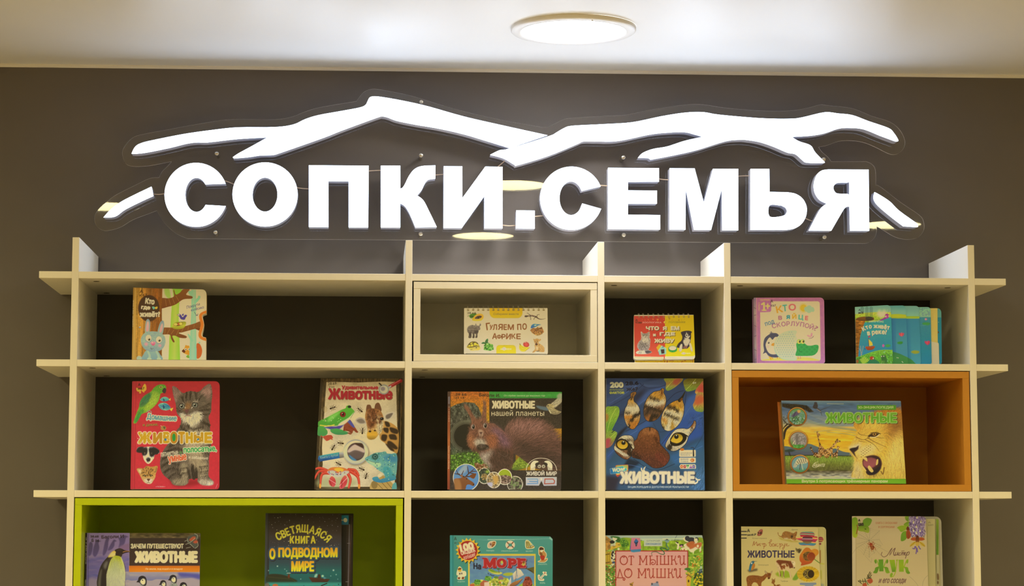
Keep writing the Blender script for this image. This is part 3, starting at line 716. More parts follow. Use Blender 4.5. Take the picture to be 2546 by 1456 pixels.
a.line([(450, 1140), (465, 1160), (492, 1150)], 6, '#3c3028', sm=True)
for P in ([(400, 1200), (430, 1270), (425, 1320)], [(545, 1200), (580, 1270), (590, 1320)]): a.line(P, (26, 46), '#a5b0a8', sm=True); a.ell(P[2][0], 1330, 38, 24, '#b2b8aa')
a.ell(262, 785, 18, 14, '#6a7a88'); a.rect(254, 770, 274, 784, '#d8d8c8')
# bird, nest, arrow, caption, wheel
a.blob([(905, 575), (935, 550), (970, 570), (1000, 610), (1040, 570), (1075, 580), (1050, 620), (1030, 655), (970, 645), (940, 600)], '#4a3a72'); a.blob([(985, 570), (1015, 550), (1010, 590)], '#4a3a72'); a.ell(933, 570, 16, 16, '#f0e8d8'); a.ell(936, 572, 6, 6, '#181020')
a.line([(912, 580), (875, 572)], (12, 3), '#caa040'); a.line([(912, 584), (890, 605)], (8, 3), '#caa040')
a.blob([(818, 760), (870, 700), (950, 690), (1050, 690), (1050, 750), (1010, 800), (920, 820), (840, 805)], ('#8f8a1c', '#b8b030', '#8a8418')); a.blob([(845, 745), (900, 710), (990, 700), (990, 745), (900, 765)], '#6e4e14'); a.ell(880, 735, 32, 22, '#e8d050'); a.ell(965, 725, 30, 24, '#e6cc48'); a.blob([(910, 740), (930, 705), (950, 750)], '#b85a2c')
a.line([(1200, 518), (1220, 555), (1250, 580)], 6, '#282838', sm=True); a.line([(1222, 582), (1255, 582), (1262, 552)], 6, '#282838')
a.text('Покрути', 1060, 385, 1305, 452, '#2c2c44', b=2.5, rot=-15, shear=.15); a.text('колёсико', 1135, 435, 1372, 488, '#2c2c44', b=2.5, rot=-14, shear=.15)
a.line([(1410, 520), (1345, 545), (1310, 580), (1312, 640), (1335, 720), (1325, 800), (1300, 880), (1302, 940), (1340, 975), (1410, 998)], 52, '#cf6f1e', sm=True)
a.line([(1410, 548), (1358, 562), (1340, 592), (1355, 660), (1366, 720), (1358, 800), (1340, 880), (1337, 930), (1352, 950), (1410, 965)], 7, '#e8d8b8', sm=True, al=.8)
b.cover(edge='#b0803a'); b.pages(0.022, inset=0.001, back='#a87428')

# --- red book with a tabby kitten
b = Book('picture_book', 'red hardback with a sitting tabby kitten and a green parrot on its cover', (310, 935, 250 / 1234), ZS[2], 0.045, 5,
         rquad([(92, 60), (1165, 60), (1160, 1392), (70, 1392)], [8, 55, 55, 0]), 1385, '#c3272e', '#d4bd84')
a = b.a
a.rect(60, 50, 1170, 1400, ('#b8262c', '#c62b33', '#c12830')); a.grain(rect(60, 50, 1170, 1400), 30, .04)
a.line([(140, 60), (120, 1392)], 5, '#8e1c20'); a.rect(60, 50, 118, 1400, ('h', '#a31f26', '#bf2c32'), al=.7)
KIT = [(585, 125), (640, 140), (715, 205), (800, 180), (905, 190), (985, 120), (1050, 95), (1075, 200), (1065, 330), (1060, 430), (1030, 500), (1045, 580), (1050, 680), (1060, 850), (1035, 1000), (1035, 1120), (1030, 1220), (1085, 1290), (1075, 1330), (960, 1335), (895, 1290), (890, 1250), (790, 1265), (775, 1310), (720, 1340), (600, 1330), (560, 1280), (470, 1200), (435, 1100), (445, 980), (480, 900), (540, 820), (620, 730), (640, 660), (680, 610), (690, 520), (640, 450), (625, 330), (595, 220)]
a.blob([(560, 1240), (800, 1270), (1000, 1290), (800, 1345), (600, 1340)], '#7e1418', soft=16, al=.7)
a.blob(KIT, ('#6a5a44', '#5c4c38', '#645440', '#5a4a36'))
a.blob([(690, 760), (800, 640), (960, 640), (1010, 760), (960, 1000), (880, 1120), (800, 1060), (760, 900)], ('#b09c74', '#a89068', '#8c7650'), soft=26)
a.blob([(690, 440), (770, 470), (870, 430), (950, 450), (930, 540), (830, 610), (730, 560), (690, 500)], ('#d6c8a4', '#d0bc90'), soft=12)
a.blob([(900, 1040), (1010, 1050), (1000, 1230), (930, 1260)], '#a08a60', soft=16); a.blob([(700, 1060), (775, 1080), (775, 1250), (690, 1200)], '#94805a', soft=14)
a.blob([(700, 1240), (780, 1260), (760, 1320), (620, 1330), (590, 1270)], '#8a7650', soft=10); a.blob([(960, 1240), (1085, 1290), (1070, 1330), (960, 1330), (900, 1280)], '#b09a72', soft=10); a.blob([(1020, 1290), (1080, 1290), (1070, 1330), (1015, 1330)], '#dccfae', soft=6)
DK = '#33281c'
for p, wd in (([(760, 200), (750, 300)], 22), ([(810, 190), (800, 290)], 22), ([(860, 195), (880, 280)], 20), ([(700, 260), (730, 330)], 20), ([(930, 250), (900, 320)], 16), ([(640, 390), (700, 440)], 16), ([(920, 390), (1040, 330)], 18), ([(910, 420), (1050, 400)], 16), ([(930, 470), (1040, 460)], 16),
              ([(690, 610), (800, 700), (900, 720)], 30), ([(760, 570), (830, 640), (960, 620)], 26), ([(940, 540), (1040, 600)], 30), ([(560, 850), (660, 800), (740, 820)], 28), ([(500, 930), (620, 880), (720, 900)], 30), ([(470, 1010), (580, 960), (680, 990)], 28), ([(460, 1090), (560, 1050), (660, 1080)], 30), ([(490, 1170), (580, 1120), (680, 1150)], 28), ([(540, 1240), (620, 1190), (690, 1210)], 24),
              ([(960, 780), (1050, 760)], 26), ([(940, 860), (1050, 850)], 24), ([(960, 940), (1040, 930)], 22), ([(920, 1110), (1020, 1100)], 20), ([(920, 1170), (1020, 1160)], 20), ([(930, 1230), (1010, 1220)], 16), ([(690, 1130), (770, 1120)], 18), ([(680, 1190), (775, 1180)], 18), ([(830, 1090), (850, 1250)], 40), ([(780, 1130), (800, 1240)], 30), ([(880, 1130), (880, 1240)], 30)): a.line(p, wd, DK, sm=True, al=.95)
a.blob([(590, 135), (640, 155), (705, 225), (660, 250), (625, 320)], ('#7c6350', '#a07c64'), soft=6); a.blob([(930, 200), (1040, 110), (1060, 200), (1020, 310), (980, 250)], ('#8a6a56', '#a87f68', '#5a4636'), soft=6)
a.poly([(760, 330), (820, 340), (800, 400), (760, 420), (735, 400)], '#8a5f34', soft=8); a.line([(860, 345), (820, 390)], 10, '#c8b48c'); a.line([(725, 330), (745, 390)], 8, '#c8b48c'); a.line([(840, 310), (900, 315)], 10, '#b8a27a', sm=True)
a.fur(KIT, 9000, 42, [(760, 250, .1, -1), (640, 400, -1, .5), (1000, 420, 1, .5), (830, 560, 0, 1), (600, 900, -.7, .8), (500, 1150, -.4, .8), (850, 900, 0, 1), (1000, 900, .5, 1), (950, 1200, 0, 1), (700, 1280, -.2, 1), (620, 200, -.4, -1), (1040, 180, .6, -1)], .22, al=.5)
for x, y in ((700, 365), (862, 352)):
    a.ell(x, y, 38, 34, '#2c221a'); a.ell(x, y + 1, 30, 27, ('#6e6e58', '#8c8a6e')); a.ell(x, y, 14, 20, '#14100c'); a.ell(x - 6, y - 10, 8, 6, '#e8e4d8')
a.poly([(730, 408), (795, 402), (770, 450), (755, 452)], '#6a4038', sm=False, soft=2); a.line([(760, 450), (765, 480)], 5, '#5a3830'); a.line([(735, 495), (765, 480), (820, 492)], 5, '#a05048', sm=True)
for q in ([(760, 470), (640, 450)], [(760, 485), (650, 490)], [(840, 470), (960, 440)], [(840, 480), (980, 480)]): a.line(q, 2.5, '#e8e0c8', al=.7)
# parrot
PA = [(370, 130), (430, 100), (490, 105), (510, 140), (495, 190), (440, 215), (420, 290), (370, 360), (300, 420), (255, 445), (200, 470), (160, 540), (140, 575), (108, 572), (120, 520), (150, 440), (175, 380), (190, 310), (240, 240), (320, 190)]
a.blob(PA, ('#5c9a2a', '#6aa52c', '#7aa226', '#8aa428')); a.blob([(330, 190), (400, 180), (430, 230), (380, 340), (290, 410), (240, 400), (270, 330)], ('#86ad34', '#9db336', '#8ca62c'), soft=10)
a.blob([(210, 280), (290, 210), (335, 210), (300, 300), (250, 350), (185, 370)], ('#2f6a3a', '#3c7040', '#4a6e30'), soft=7); a.blob([(160, 430), (230, 390), (240, 430), (180, 470)], '#4f8a2c', soft=5); a.blob([(120, 530), (180, 440), (210, 450), (150, 560)], '#3f8c34', soft=5)
a.fur(PA, 2500, 26, [(300, 300, -.7, .8), (450, 150, -.8, .4), (170, 480, -.4, 1)], .14, al=.5)
a.blob([(460, 185), (480, 145), (505, 150), (508, 185), (490, 210)], '#3e3230'); a.ell(445, 132, 16, 14, '#d8c060'); a.ell(445, 132, 9, 9, '#301810')
for q in ([(285, 420), (300, 420), (325, 435), (325, 465)], [(270, 440), (285, 430), (300, 450), (298, 470)]): a.line(q, 10, '#9a8a72', sm=True)
# fish, butterfly, leopard, bee
for P, T_, c in (([(435, 285), (470, 255), (515, 255), (548, 285), (510, 305), (465, 305)], [(540, 285), (565, 265), (560, 300)], ('#7cc4d2', '#2f7a9a')), ([(412, 355), (450, 328), (510, 330), (555, 370), (560, 400), (510, 418), (450, 405)], [(550, 400), (597, 385), (575, 430)], ('#8ccad6', '#2c7a9c', '#7ab6c0'))):
    a.blob(P, c); a.poly(T_, '#d8c23a'); a.line([P[0], P[5]], 4, '#e8e8d8', al=.6)
a.blob([(470, 270), (490, 290), (480, 305)], '#1a3c5a'); a.blob([(470, 345), (490, 380), (475, 400)], '#1a3c5a'); a.line([(480, 335), (545, 365)], 10, '#1f4f78', al=.7)
for P in ([(200, 165), (145, 140), (150, 180), (190, 190)], [(205, 165), (240, 95), (262, 110), (265, 165), (230, 190)], [(195, 180), (175, 205), (200, 208)], [(210, 180), (240, 190), (235, 200)]): a.blob(P, '#d8a832')
a.text('А', 162, 84, 198, 120, '#1a1008', b=3); a.text('ж67', 155, 132, 245, 166, '#1a1008', b=2.5, rot=-3)
a.blob([(445, 620), (480, 605), (510, 630), (495, 660), (450, 655)], '#a87f3c'); a.blob([(470, 620), (500, 620), (490, 650)], '#5a5030'); a.line([(455, 612), (440, 605)], 4, '#e8d8b0')
# dog
a.blob([(145, 920), (165, 870), (230, 870), (300, 862), (370, 870), (425, 910), (420, 945), (370, 960), (355, 1010), (310, 1065), (275, 1068), (235, 1020), (215, 935), (190, 935)], '#e6dcc8')
for P in ([(145, 925), (170, 870), (240, 872), (215, 935)], [(340, 872), (380, 875), (428, 915), (400, 955), (365, 950)], [(215, 890), (275, 870), (280, 930), (255, 965), (215, 960)], [(300, 870), (365, 880), (370, 960), (320, 985), (300, 930)]): a.blob(P, '#241e1c', soft=2)
a.blob([(262, 1010), (290, 990), (318, 1010), (305, 1040), (275, 1040)], '#2c2420'); a.ell(247, 938, 9, 8, '#6a5a40'); a.ell(330, 938, 9, 8, '#6a5a40'); a.fur([(145, 920), (165, 870), (230, 870), (300, 862), (370, 870), (425, 910), (420, 945), (370, 960), (355, 1010), (310, 1065), (275, 1068), (235, 1020), (215, 935), (190, 935)], 1200, 18, [(290, 950, 0, 1), (170, 900, -1, .4), (400, 920, 1, .4)], .15, al=.5)
# leopard cub
LE = [(148, 1140), (185, 1125), (230, 1130), (270, 1100), (330, 1110), (400, 1100), (398, 1150), (380, 1200), (375, 1240), (330, 1310), (290, 1320), (240, 1300), (205, 1250), (185, 1210)]
a.blob(LE, ('#b07c34', '#c08c40', '#c8a468')); a.blob([(165, 1150), (205, 1145), (200, 1195)], '#d6b070', soft=4); a.blob([(385, 1120), (395, 1140), (375, 1190)], '#8c6030', soft=4); a.blob([(250, 1260), (330, 1260), (320, 1310), (270, 1310)], '#d8c090', soft=6)
a.dots([(230, 1130), (330, 1112), (375, 1180), (350, 1230), (230, 1230), (205, 1190)], 60, 6, ['#5a3a18', '#6a4620']); a.fur(LE, 1400, 16, [(290, 1150, 0, -1), (230, 1250, -1, .6), (350, 1250, 1, .6)], .16, al=.5)
for x in (248, 326): a.ell(x, 1216, 16, 10, '#2c2010'); a.ell(x, 1215, 6, 5, '#b8a060')
a.blob([(272, 1258), (312, 1258), (292, 1285)], '#5a3424'); a.line([(292, 1285), (292, 1300), (270, 1308)], 4, '#3c2818'); a.line([(292, 1300), (312, 1308)], 4, '#3c2818')
# lettering
O_ = [(9, '#e9ddc4')]
a.text('Домашние', 270, 463, 640, 552, '#2a78a8', b=4, ol=O_, rot=4, arc=6); a.text('и дикие,', 222, 580, 412, 618, '#7fa43a', b=2, rot=-2, sh=(2, 2, '#701418'))
x = 150
for ch, x0, x1, y0, y1, c in (('Ж', 158, 335, 680, 828, '#c8961c'), ('И', 345, 465, 685, 828, '#b8801c'), ('В', 468, 560, 678, 824, '#c8961c'), ('О', 556, 652, 674, 828, '#b67a1a'), ('Т', 655, 742, 676, 830, '#c48c1c'), ('Н', 745, 842, 684, 824, '#c8981c'), ('Ы', 845, 968, 682, 820, '#be8a1c'), ('Е', 975, 1076, 682, 822, '#c8961c')):
    a.text(ch, x0, y0, x1, y1, c, b=13, ol=[(8, '#efe4b6')])
a.ell(604, 750, 21, 48, '#1c8a34'); a.ell(500, 776, 14, 16, '#2a70b0'); a.ell(900, 776, 14, 16, '#2a70b0')
a.dots(rect(160, 690, 335, 825), 16, 6, ['#f4ecc0']); a.dots(rect(470, 690, 550, 815), 9, 6, ['#f4ecc0']); a.dots(rect(850, 690, 960, 815), 10, 6, ['#f4ecc0'])
a.text('пятнистые', 440, 922, 658, 980, '#f2e8d0', b=2.5, rot=-6); a.text('и', 672, 920, 702, 950, '#4f9a3c', b=3); a.text('полосатые,', 720, 868, 1130, 942, '#2f9440', b=5, ol=[(7, '#ece4c4')], rot=-3)
a.text('умные', 532, 965, 762, 1068, '#cf4a20', b=5, ol=[(6, '#ecdcb4')], rot=-8); a.text('и забавные', 782, 976, 1025, 1018, '#f0e4c8', b=2.5, rot=3)
a.text('РОСМЭН', 395, 1345, 480, 1362, '#e8d8b8', b=1); a.line([(380, 1354), (390, 1354)], 3, '#e8d8b8'); a.line([(486, 1354), (496, 1354)], 3, '#e8d8b8'); a.line([(1138, 1320), (1118, 1372)], 3, '#e8b8a8', sm=False)
b.cover(edge='#a02228'); b.pages(0.014, back='#a81f26')
# --- book with a magnifying glass
b = Book('picture_book', 'sandy hardback with a frog, giraffe, crab and magnifying glass beside the second upright', (770, 930, 250 / 1234), ZS[2], 0.05, 6,
         rquad([(135, 52), (1140, 50), (1112, 1408), (55, 1408)], [0, 35, 0, 0]), 1402, '#cdb684', '#ceb77f', yaw=-3)
a = b.a
a.rect(0, 0, 1234, 1456, ('#c2a870', '#cdb684', '#d2bd8c', '#c8b07c')); a.grain(rect(0, 0, 1234, 1456), 120, .10); a.grain(rect(0, 0, 1234, 1456), 8, .05)
WD = ('#463419', '#54401f', '#3c2c16')
for P in ([(130, 40), (1140, 40), (1140, 95), (900, 88), (600, 100), (300, 92), (130, 100)], [(1060, 60), (1150, 50), (1115, 1420), (1040, 1420), (1075, 700)], [(130, 60), (205, 90), (190, 300), (170, 600), (150, 900), (160, 1100), (120, 1420), (40, 1420)]): a.poly(P, WD); a.grain(P, 10, .5, stretch=(1.5, 5))
a.poly([(130, 60), (165, 60), (75, 1420), (40, 1420)], '#2c2010', al=.7); a.line([(150, 420), (100, 1380)], 4, '#d8c890', al=.6); a.line([(1110, 90), (1075, 1400)], 22, '#1c140a', al=.8)
a.rect(110, 1380, 1120, 1420, '#3c2c16')
a.ell(555, 118, 28, 16, '#a89058', al=.5); a.ell(192, 430, 26, 40, '#b39a60', al=.5)
a.text('28.69', 222, 96, 330, 132, '#2c2010', b=2, rot=-3); a.text('У20', 232, 142, 305, 168, '#2c2010', b=2)
a.text('Удивительные', 390, 135, 842, 196, '#a8202a', b=5, sh=(4, 4, '#8a6a40')); a.text('Животные', 222, 168, 1018, 312, '#a31c26', b=10, sh=(7, 7, '#7c5c38'))
# small magnifier, top
a.line([(985, 150), (1120, 78)], 40, '#9c1c20'); a.line([(990, 140), (1110, 72)], 10, '#d05a50'); a.line([(950, 172), (992, 150)], 22, '#a8a090'); a.ell(910, 186, 64, 62, '#8f8a78'); a.ell(910, 186, 50, 48, '#c4b690'); a.ell(898, 178, 28, 26, '#8a7a70', soft=4); a.line([(855, 110), (880, 135)], 14, '#3c3020'); 
# frog
FR = [(100, 590), (190, 540), (290, 490), (380, 440), (440, 415), (450, 390), (490, 380), (510, 410), (548, 450), (540, 480), (480, 540), (420, 590), (330, 630), (220, 625), (130, 660)]
a.blob([(430, 600), (470, 560), (500, 560), (550, 640), (590, 705), (570, 715), (540, 690), (520, 715), (490, 700), (420, 690), (415, 660)], '#8a3c22'); a.blob([(455, 570), (490, 555), (550, 640), (530, 650)], '#4a4a86'); a.blob([(200, 630), (330, 640), (430, 580), (460, 570), (350, 680), (240, 660)], '#4a3c80', soft=3)
a.blob(FR, ('#5fa52c', '#4d9a2c', '#4a9230')); a.blob([(380, 590), (480, 530), (548, 460), (520, 520), (430, 610), (350, 630)], '#d8cfa0', soft=4); a.blob([(240, 520), (330, 470), (380, 455), (300, 540), (220, 590)], '#79bb48', soft=10)
a.line([(130, 625), (230, 635), (300, 620)], 14, '#d0c83c', sm=True); a.line([(140, 650), (230, 660), (290, 690)], 12, '#2a4a7c', sm=True)
a.blob([(95, 650), (160, 640), (215, 690), (210, 740), (150, 760), (95, 740)], ('#4f9a3a', '#3c8444')); a.blob([(255, 680), (330, 665), (420, 690), (480, 720), (430, 740), (330, 740), (270, 715)], ('#4aa040', '#357a48'))
a.blob([(170, 760), (260, 745), (285, 780), (250, 800), (215, 815), (190, 790)], '#b5402a'); a.lines([[(190, 765), (240, 760), (282, 778)], [(195, 775), (245, 785), (278, 800)], [(190, 780), (215, 812)], [(140, 755), (175, 780), (205, 812)]], 11, '#b5482e'); a.lines([[(480, 640), (560, 690), (590, 708)], [(450, 680), (520, 715)], [(430, 650), (420, 690)]], 14, '#7c3018'); a.blob([(460, 715), (520, 715), (500, 740)], '#8a4a2c')
a.dots([(150, 560), (330, 480), (450, 560), (250, 610)], 12, 5, ['#cfe08a', '#a8cc60'])
a.ell(488, 398, 22, 16, '#1c2414'); a.ell(407, 492, 36, 34, '#6a1814'); a.ell(407, 492, 27, 26, '#8a1e18'); a.ell(410, 490, 12, 19, '#100808'); a.ell(400, 480, 5, 5, '#f0d8c8'); a.line([(500, 540), (548, 462)], 4, '#3a6a24')
# giraffe
a.blob([(880, 600), (960, 580), (1085, 680), (1085, 930), (1040, 960), (930, 850), (860, 780)], ('#c08a3c', '#b07c34'))
for P in ([(920, 580), (970, 590), (985, 640), (940, 640)], [(985, 650), (1080, 680), (1075, 730), (1000, 710)], [(905, 660), (965, 660), (960, 720), (915, 700)], [(975, 740), (1050, 740), (1070, 800), (1010, 800), (985, 790)], [(890, 740), (950, 750), (930, 820), (880, 800)], [(960, 820), (1010, 830), (1080, 900), (1050, 920), (960, 870)], [(930, 850), (1000, 890), (1040, 940), (990, 930)]): a.blob(P, '#33200f', soft=3)
a.blob([(560, 560), (620, 525), (690, 560), (700, 600), (640, 610), (590, 600)], '#b9a582'); a.blob([(575, 563), (640, 545), (680, 590), (620, 600)], '#7a6a54', soft=5); a.blob([(900, 510), (950, 470), (1045, 465), (1000, 540), (920, 570)], '#c9b48e'); a.blob([(940, 500), (1020, 475), (985, 535), (940, 545)], '#6c5c48', soft=4)
GH = [(700, 440), (770, 420), (860, 440), (900, 510), (910, 580), (900, 660), (860, 720), (830, 760), (800, 790), (740, 800), (705, 770), (710, 700), (700, 620), (680, 530)]
a.blob([(695, 470), (700, 385), (725, 372), (750, 385), (760, 450)], '#6a4024'); a.blob([(800, 440), (805, 370), (835, 348), (860, 365), (880, 450)], '#6a4024')
a.blob(GH, ('#8a5428', '#b07838', '#c09050', '#c08c38')); a.blob([(740, 430), (800, 440), (830, 520), (780, 640), (720, 640), (700, 520)], '#6c3c1c', soft=12); a.blob([(820, 520), (900, 560), (880, 680), (840, 720), (820, 640)], '#d0b078', soft=14)
a.dots([(700, 450), (860, 450), (880, 560), (760, 620), (700, 560)], 46, 12, ['#4a2812', '#8a5830', '#a87444', '#5c3418'], al=.8); a.fur(GH, 2600, 26, [(780, 480, 0, -1), (880, 620, .3, 1), (760, 700, 0, 1)], .25, al=.5)
a.blob([(705, 720), (740, 690), (800, 690), (830, 730), (800, 790), (740, 800), (708, 775)], ('#c8922c', '#d6a02c', '#7c5a24'), soft=3); a.ell(740, 700, 16, 12, '#3a2410'); a.ell(800, 690, 14, 10, '#4a3018'); a.ell(885, 545, 24, 20, '#18100c'); a.ell(878, 538, 6, 5, '#8a8078'); a.fur([(850, 560), (905, 600), (880, 720), (850, 740)], 400, 40, [(870, 650, -.2, 1)], .5, al=.7)
# ants
def ant(x, y, r, s=1.0):
    c, n = math.cos(math.radians(r)), math.sin(math.radians(r)); q = lambda u, v: (x + s * (u * c - v * n), y + s * (u * n + v * c))
    for u, rx, ry in ((-26, 12, 9), (-4, 9, 6), (22, 15, 11)): k = q(u, 0); a.ell(k[0], k[1], rx * s, ry * s, '#2c1a0e', rot=r)
    for u, v in ((-14, 30), (-2, 34), (12, 32)):
        for sg in (1, -1): a.line([q(u * .4 - 3, 0), q(u * .8, sg * v * .55), q(u * 1.9, sg * v)], 3.2 * s, '#2c1a0e')
    for sg in (1, -1): a.line([q(-34, 0), q(-50, sg * 16)], 2.8 * s, '#2c1a0e')
for x, y, r in ((280, 412, 160), (620, 440, 40), (648, 698, 95), (382, 845, 8), (288, 900, 120), (355, 1098, 30), (640, 1162, 25), (692, 1250, 105)): ant(x, y, r)
ant(862, 124, 40, .5)
# large magnifier
a.ell(575, 965, 158, 155, '#5c4c2c', soft=10, al=.6); a.ell(565, 955, 153, 155, ('#8f8a7a', '#d6d0bc', '#8a8474')); a.ell(565, 955, 140, 142, ('#d8d2c0', '#b8b09c')); a.ell(568, 950, 108, 110, ('#4a3028', '#6a5648', '#3c3028'))
a.blob([(470, 930), (560, 860), (665, 920), (668, 960), (560, 930), (480, 960)], '#c4a898', soft=5); a.blob([(555, 850), (640, 845), (665, 905), (600, 880)], '#3c2218', soft=3); a.blob([(480, 990), (520, 1010), (575, 1055), (520, 1050)], '#3a78b0', soft=3); a.ell(585, 990, 70, 45, '#5c4a40', soft=10)
a.poly([(360, 955), (415, 945), (420, 1020), (365, 1030)], ('#d0c8b4', '#8c8470', '#5c5442')); a.poly([(110, 1000), (360, 955), (368, 1028), (120, 1072), (100, 1040)], ('#2c8a74', '#1c5c88', '#143c66')); a.line([(125, 1005), (350, 966)], 10, '#4fae90', al=.7)
a.text('Книга с лупой', 128, 985, 352, 1030, '#a8c0c0', b=2, rot=-10)
# chameleon
CH = [(678, 1035), (730, 1000), (800, 965), (880, 955), (930, 945), (950, 970), (1000, 975), (1070, 990), (1060, 1240), (1000, 1300), (900, 1325), (860, 1300), (940, 1260), (930, 1230), (850, 1180), (780, 1120), (720, 1085)]
a.blob([(755, 1330), (800, 1300), (870, 1260), (920, 1245), (1040, 1370), (1030, 1420), (760, 1420)], ('#a8843c', '#b8924a')); a.lines([[(800, 1310), (900, 1410)], [(850, 1290), (960, 1410)], [(900, 1270), (1010, 1400)]], 5, '#5c4018'); a.ell(795, 1355, 38, 50, '#8a6c34')
a.blob(CH, ('#4f8a74', '#5f9a94', '#6aa0a0', '#3c7c86')); a.blob([(690, 1040), (800, 1080), (870, 1090), (850, 1140), (760, 1110)], '#a8c4a8', soft=8); a.blob([(900, 1150), (980, 1140), (1010, 1240), (940, 1280)], '#3f8f9a', soft=8); a.blob([(930, 1000), (1060, 1000), (1060, 1080), (940, 1060)], '#3a7a90', soft=14)
a.blob([(770, 1270), (830, 1255), (870, 1290), (990, 1250), (1010, 1200), (1060, 1280), (990, 1310), (880, 1330), (790, 1310)], ('#4a9aa0', '#2c7084')); a.blob([(1020, 1350), (1060, 1330), (1065, 1420), (1010, 1420)], '#5a9aa0')
a.dots(CH, 90, 6, ['#2c6a5a', '#8ab8a0', '#2c6a88', '#a8c8a8', '#3a7c50']); a.ell(802, 1010, 42, 42, '#3c6a58'); a.ell(802, 1010, 33, 33, '#1f4a40'); a.ell(802, 1010, 20, 20, '#4a7a6a'); a.ell(804, 1010, 9, 9, '#0c1410'); a.line([(690, 1045), (780, 1075), (850, 1080)], 5, '#2c5450', sm=True)
a.blob([(840, 1230), (880, 1215), (880, 1250), (840, 1260)], '#d8ccb0')
# crab
a.ell(330, 1330, 260, 70, '#9c9a5c', soft=22, al=.7)
for p, w_ in (([(230, 1190), (130, 1150), (60, 1165)], (40, 22)), ([(230, 1200), (120, 1190), (60, 1280)], (40, 18)), ([(240, 1210), (150, 1230), (130, 1380)], (42, 20)), ([(480, 1170), (560, 1180), (600, 1240)], (40, 26)), ([(500, 1190), (590, 1260), (610, 1390)], (44, 22)), ([(470, 1220), (500, 1290), (480, 1390)], (40, 24))): a.line(p, w_, '#b8301e', sm=True); a.line([(x, y - 5) for x, y in p], 10, '#e0603c', sm=True, al=.7)
a.ell(605, 1375, 14, 30, '#d88a2c'); a.ell(128, 1370, 14, 30, '#d88a2c')
a.blob([(210, 1190), (260, 1145), (350, 1138), (430, 1150), (490, 1190), (450, 1220), (340, 1250), (250, 1215)], ('#d0782c', '#b84028')); a.blob([(300, 1160), (360, 1145), (415, 1165), (400, 1195), (330, 1190)], '#dca82c', soft=5); a.blob([(215, 1195), (290, 1180), (350, 1215), (430, 1185), (485, 1195), (440, 1235), (340, 1255), (260, 1235)], '#b8b0b0', soft=5); a.dots([(220, 1190), (480, 1190), (430, 1235), (260, 1235)], 24, 7, ['#6a5a60', '#d8d0d0', '#a83828', '#8a8690'])
for P in ([(240, 1290), (270, 1250), (310, 1280), (320, 1340), (295, 1380), (250, 1360), (235, 1320)], [(365, 1370), (390, 1290), (430, 1240), (460, 1270), (455, 1340), (420, 1390), (375, 1405)]): a.blob(P, ('#c85a40', '#b8302c', '#c84a48')); a.line([P[0], P[3]], 8, '#e8b8a0', al=.6)
a.line([(245, 1310), (270, 1370)], 7, '#7a1810'); a.line([(400, 1300), (390, 1390)], 7, '#7a1810')
b.cover(edge='#5c4828'); b.pages(0.020, back='#4a3818')

# --- cream spiral flip book in the cream box
def spiral(b, xs, y0, y1, rad, n=13):
    """wire loops through the top edge: each loop a pair of wires"""
    for x in xs:
        bm = bmesh.new()
        for d in (-12, 12):
            p0 = b.pt(x + d, y1, 0.0012); top = b.pt(x + d, y0, 0.0012); h = (top - p0).length; V_ = b.a.V; N_ = b.a.U.cross(b.a.V)
            pts = []
            for k in range(n):
                t = -0.35 + (math.pi + 0.9) * k / (n - 1)
                pts.append(p0 + V_ * (h / 2 + h / 2 * math.sin(t - math.pi / 2 + 0.35)) - N_ * (rad - rad * math.cos(t - 0.2)) * 0.9)
            tube(bm, pts, 0.0006, 6)
        obj('binding_ring', bm, M_wire, b.t, True)

b = Book('flip_book', 'cream spiral-bound flip book with small African animals standing in the cream box', (1140, 745, 240 / 2410), ZS[1] + T, 0.05, 12,
         rquad([(140, 205), (2222, 205), (2232, 1370), (135, 1370)], [5, 8, 60, 60]), 1362, '#ead9a4', '#c8b382')
a = b.a
a.rect(100, 180, 2300, 1400, ('#e2cf98', '#e8d8a4', '#ecdcae')); 
a.poly(rquad([(775, 195), (1598, 195), (1598, 460), (775, 460)], [0, 0, 130, 130]), '#a8820c', al=.6); a.poly(rquad([(775, 190), (1598, 190), (1590, 448), (785, 448)], [0, 0, 120, 120]), ('#d0a008', '#dcae10'))
a.poly(rquad([(942, 1125), (1432, 1125), (1434, 1400), (942, 1400)], [80, 80, 0, 0]), '#b08c10', al=.7); a.poly(rquad([(950, 1132), (1432, 1138), (1434, 1400), (945, 1400)], [80, 80, 0, 0]), ('#d8b410', '#dcb612'))
a.text('Собираем вместе', 865, 325, 1508, 392, '#6c5a3c', b=3, shear=.1)
for ch, x0, y0, x1, y1, r in (('Г', 685, 568, 800, 758, -8), ('У', 770, 615, 858, 752, 6), ('Л', 850, 605, 965, 755, 0), ('Я', 985, 595, 1108, 755, 4), ('Е', 1120, 605, 1215, 755, 0), ('М', 1225, 605, 1385, 755, 2), ('П', 1460, 595, 1570, 755, -3), ('О', 1590, 580, 1708, 750, 0), ('А', 838, 825, 965, 985, 3), ('Ф', 950, 860, 1075, 975, 0), ('Р', 1070, 850, 1180, 985, 0), ('И', 1185, 835, 1310, 990, 6), ('К', 1318, 838, 1430, 975, -2), ('Е', 1440, 838, 1558, 985, 0)): a.text(ch, x0, y0, x1, y1, '#7a3c14', b=9, rot=r, sh=(7, 7, '#c8b078'))
a.text('азбукварик', 1040, 1195, 1330, 1262, '#e8dcc0', b=7); a.ell(1140, 1222, 50, 42, '#e8dcc8'); a.text('Бу', 1100, 1195, 1170, 1252, '#a87888', b=3)
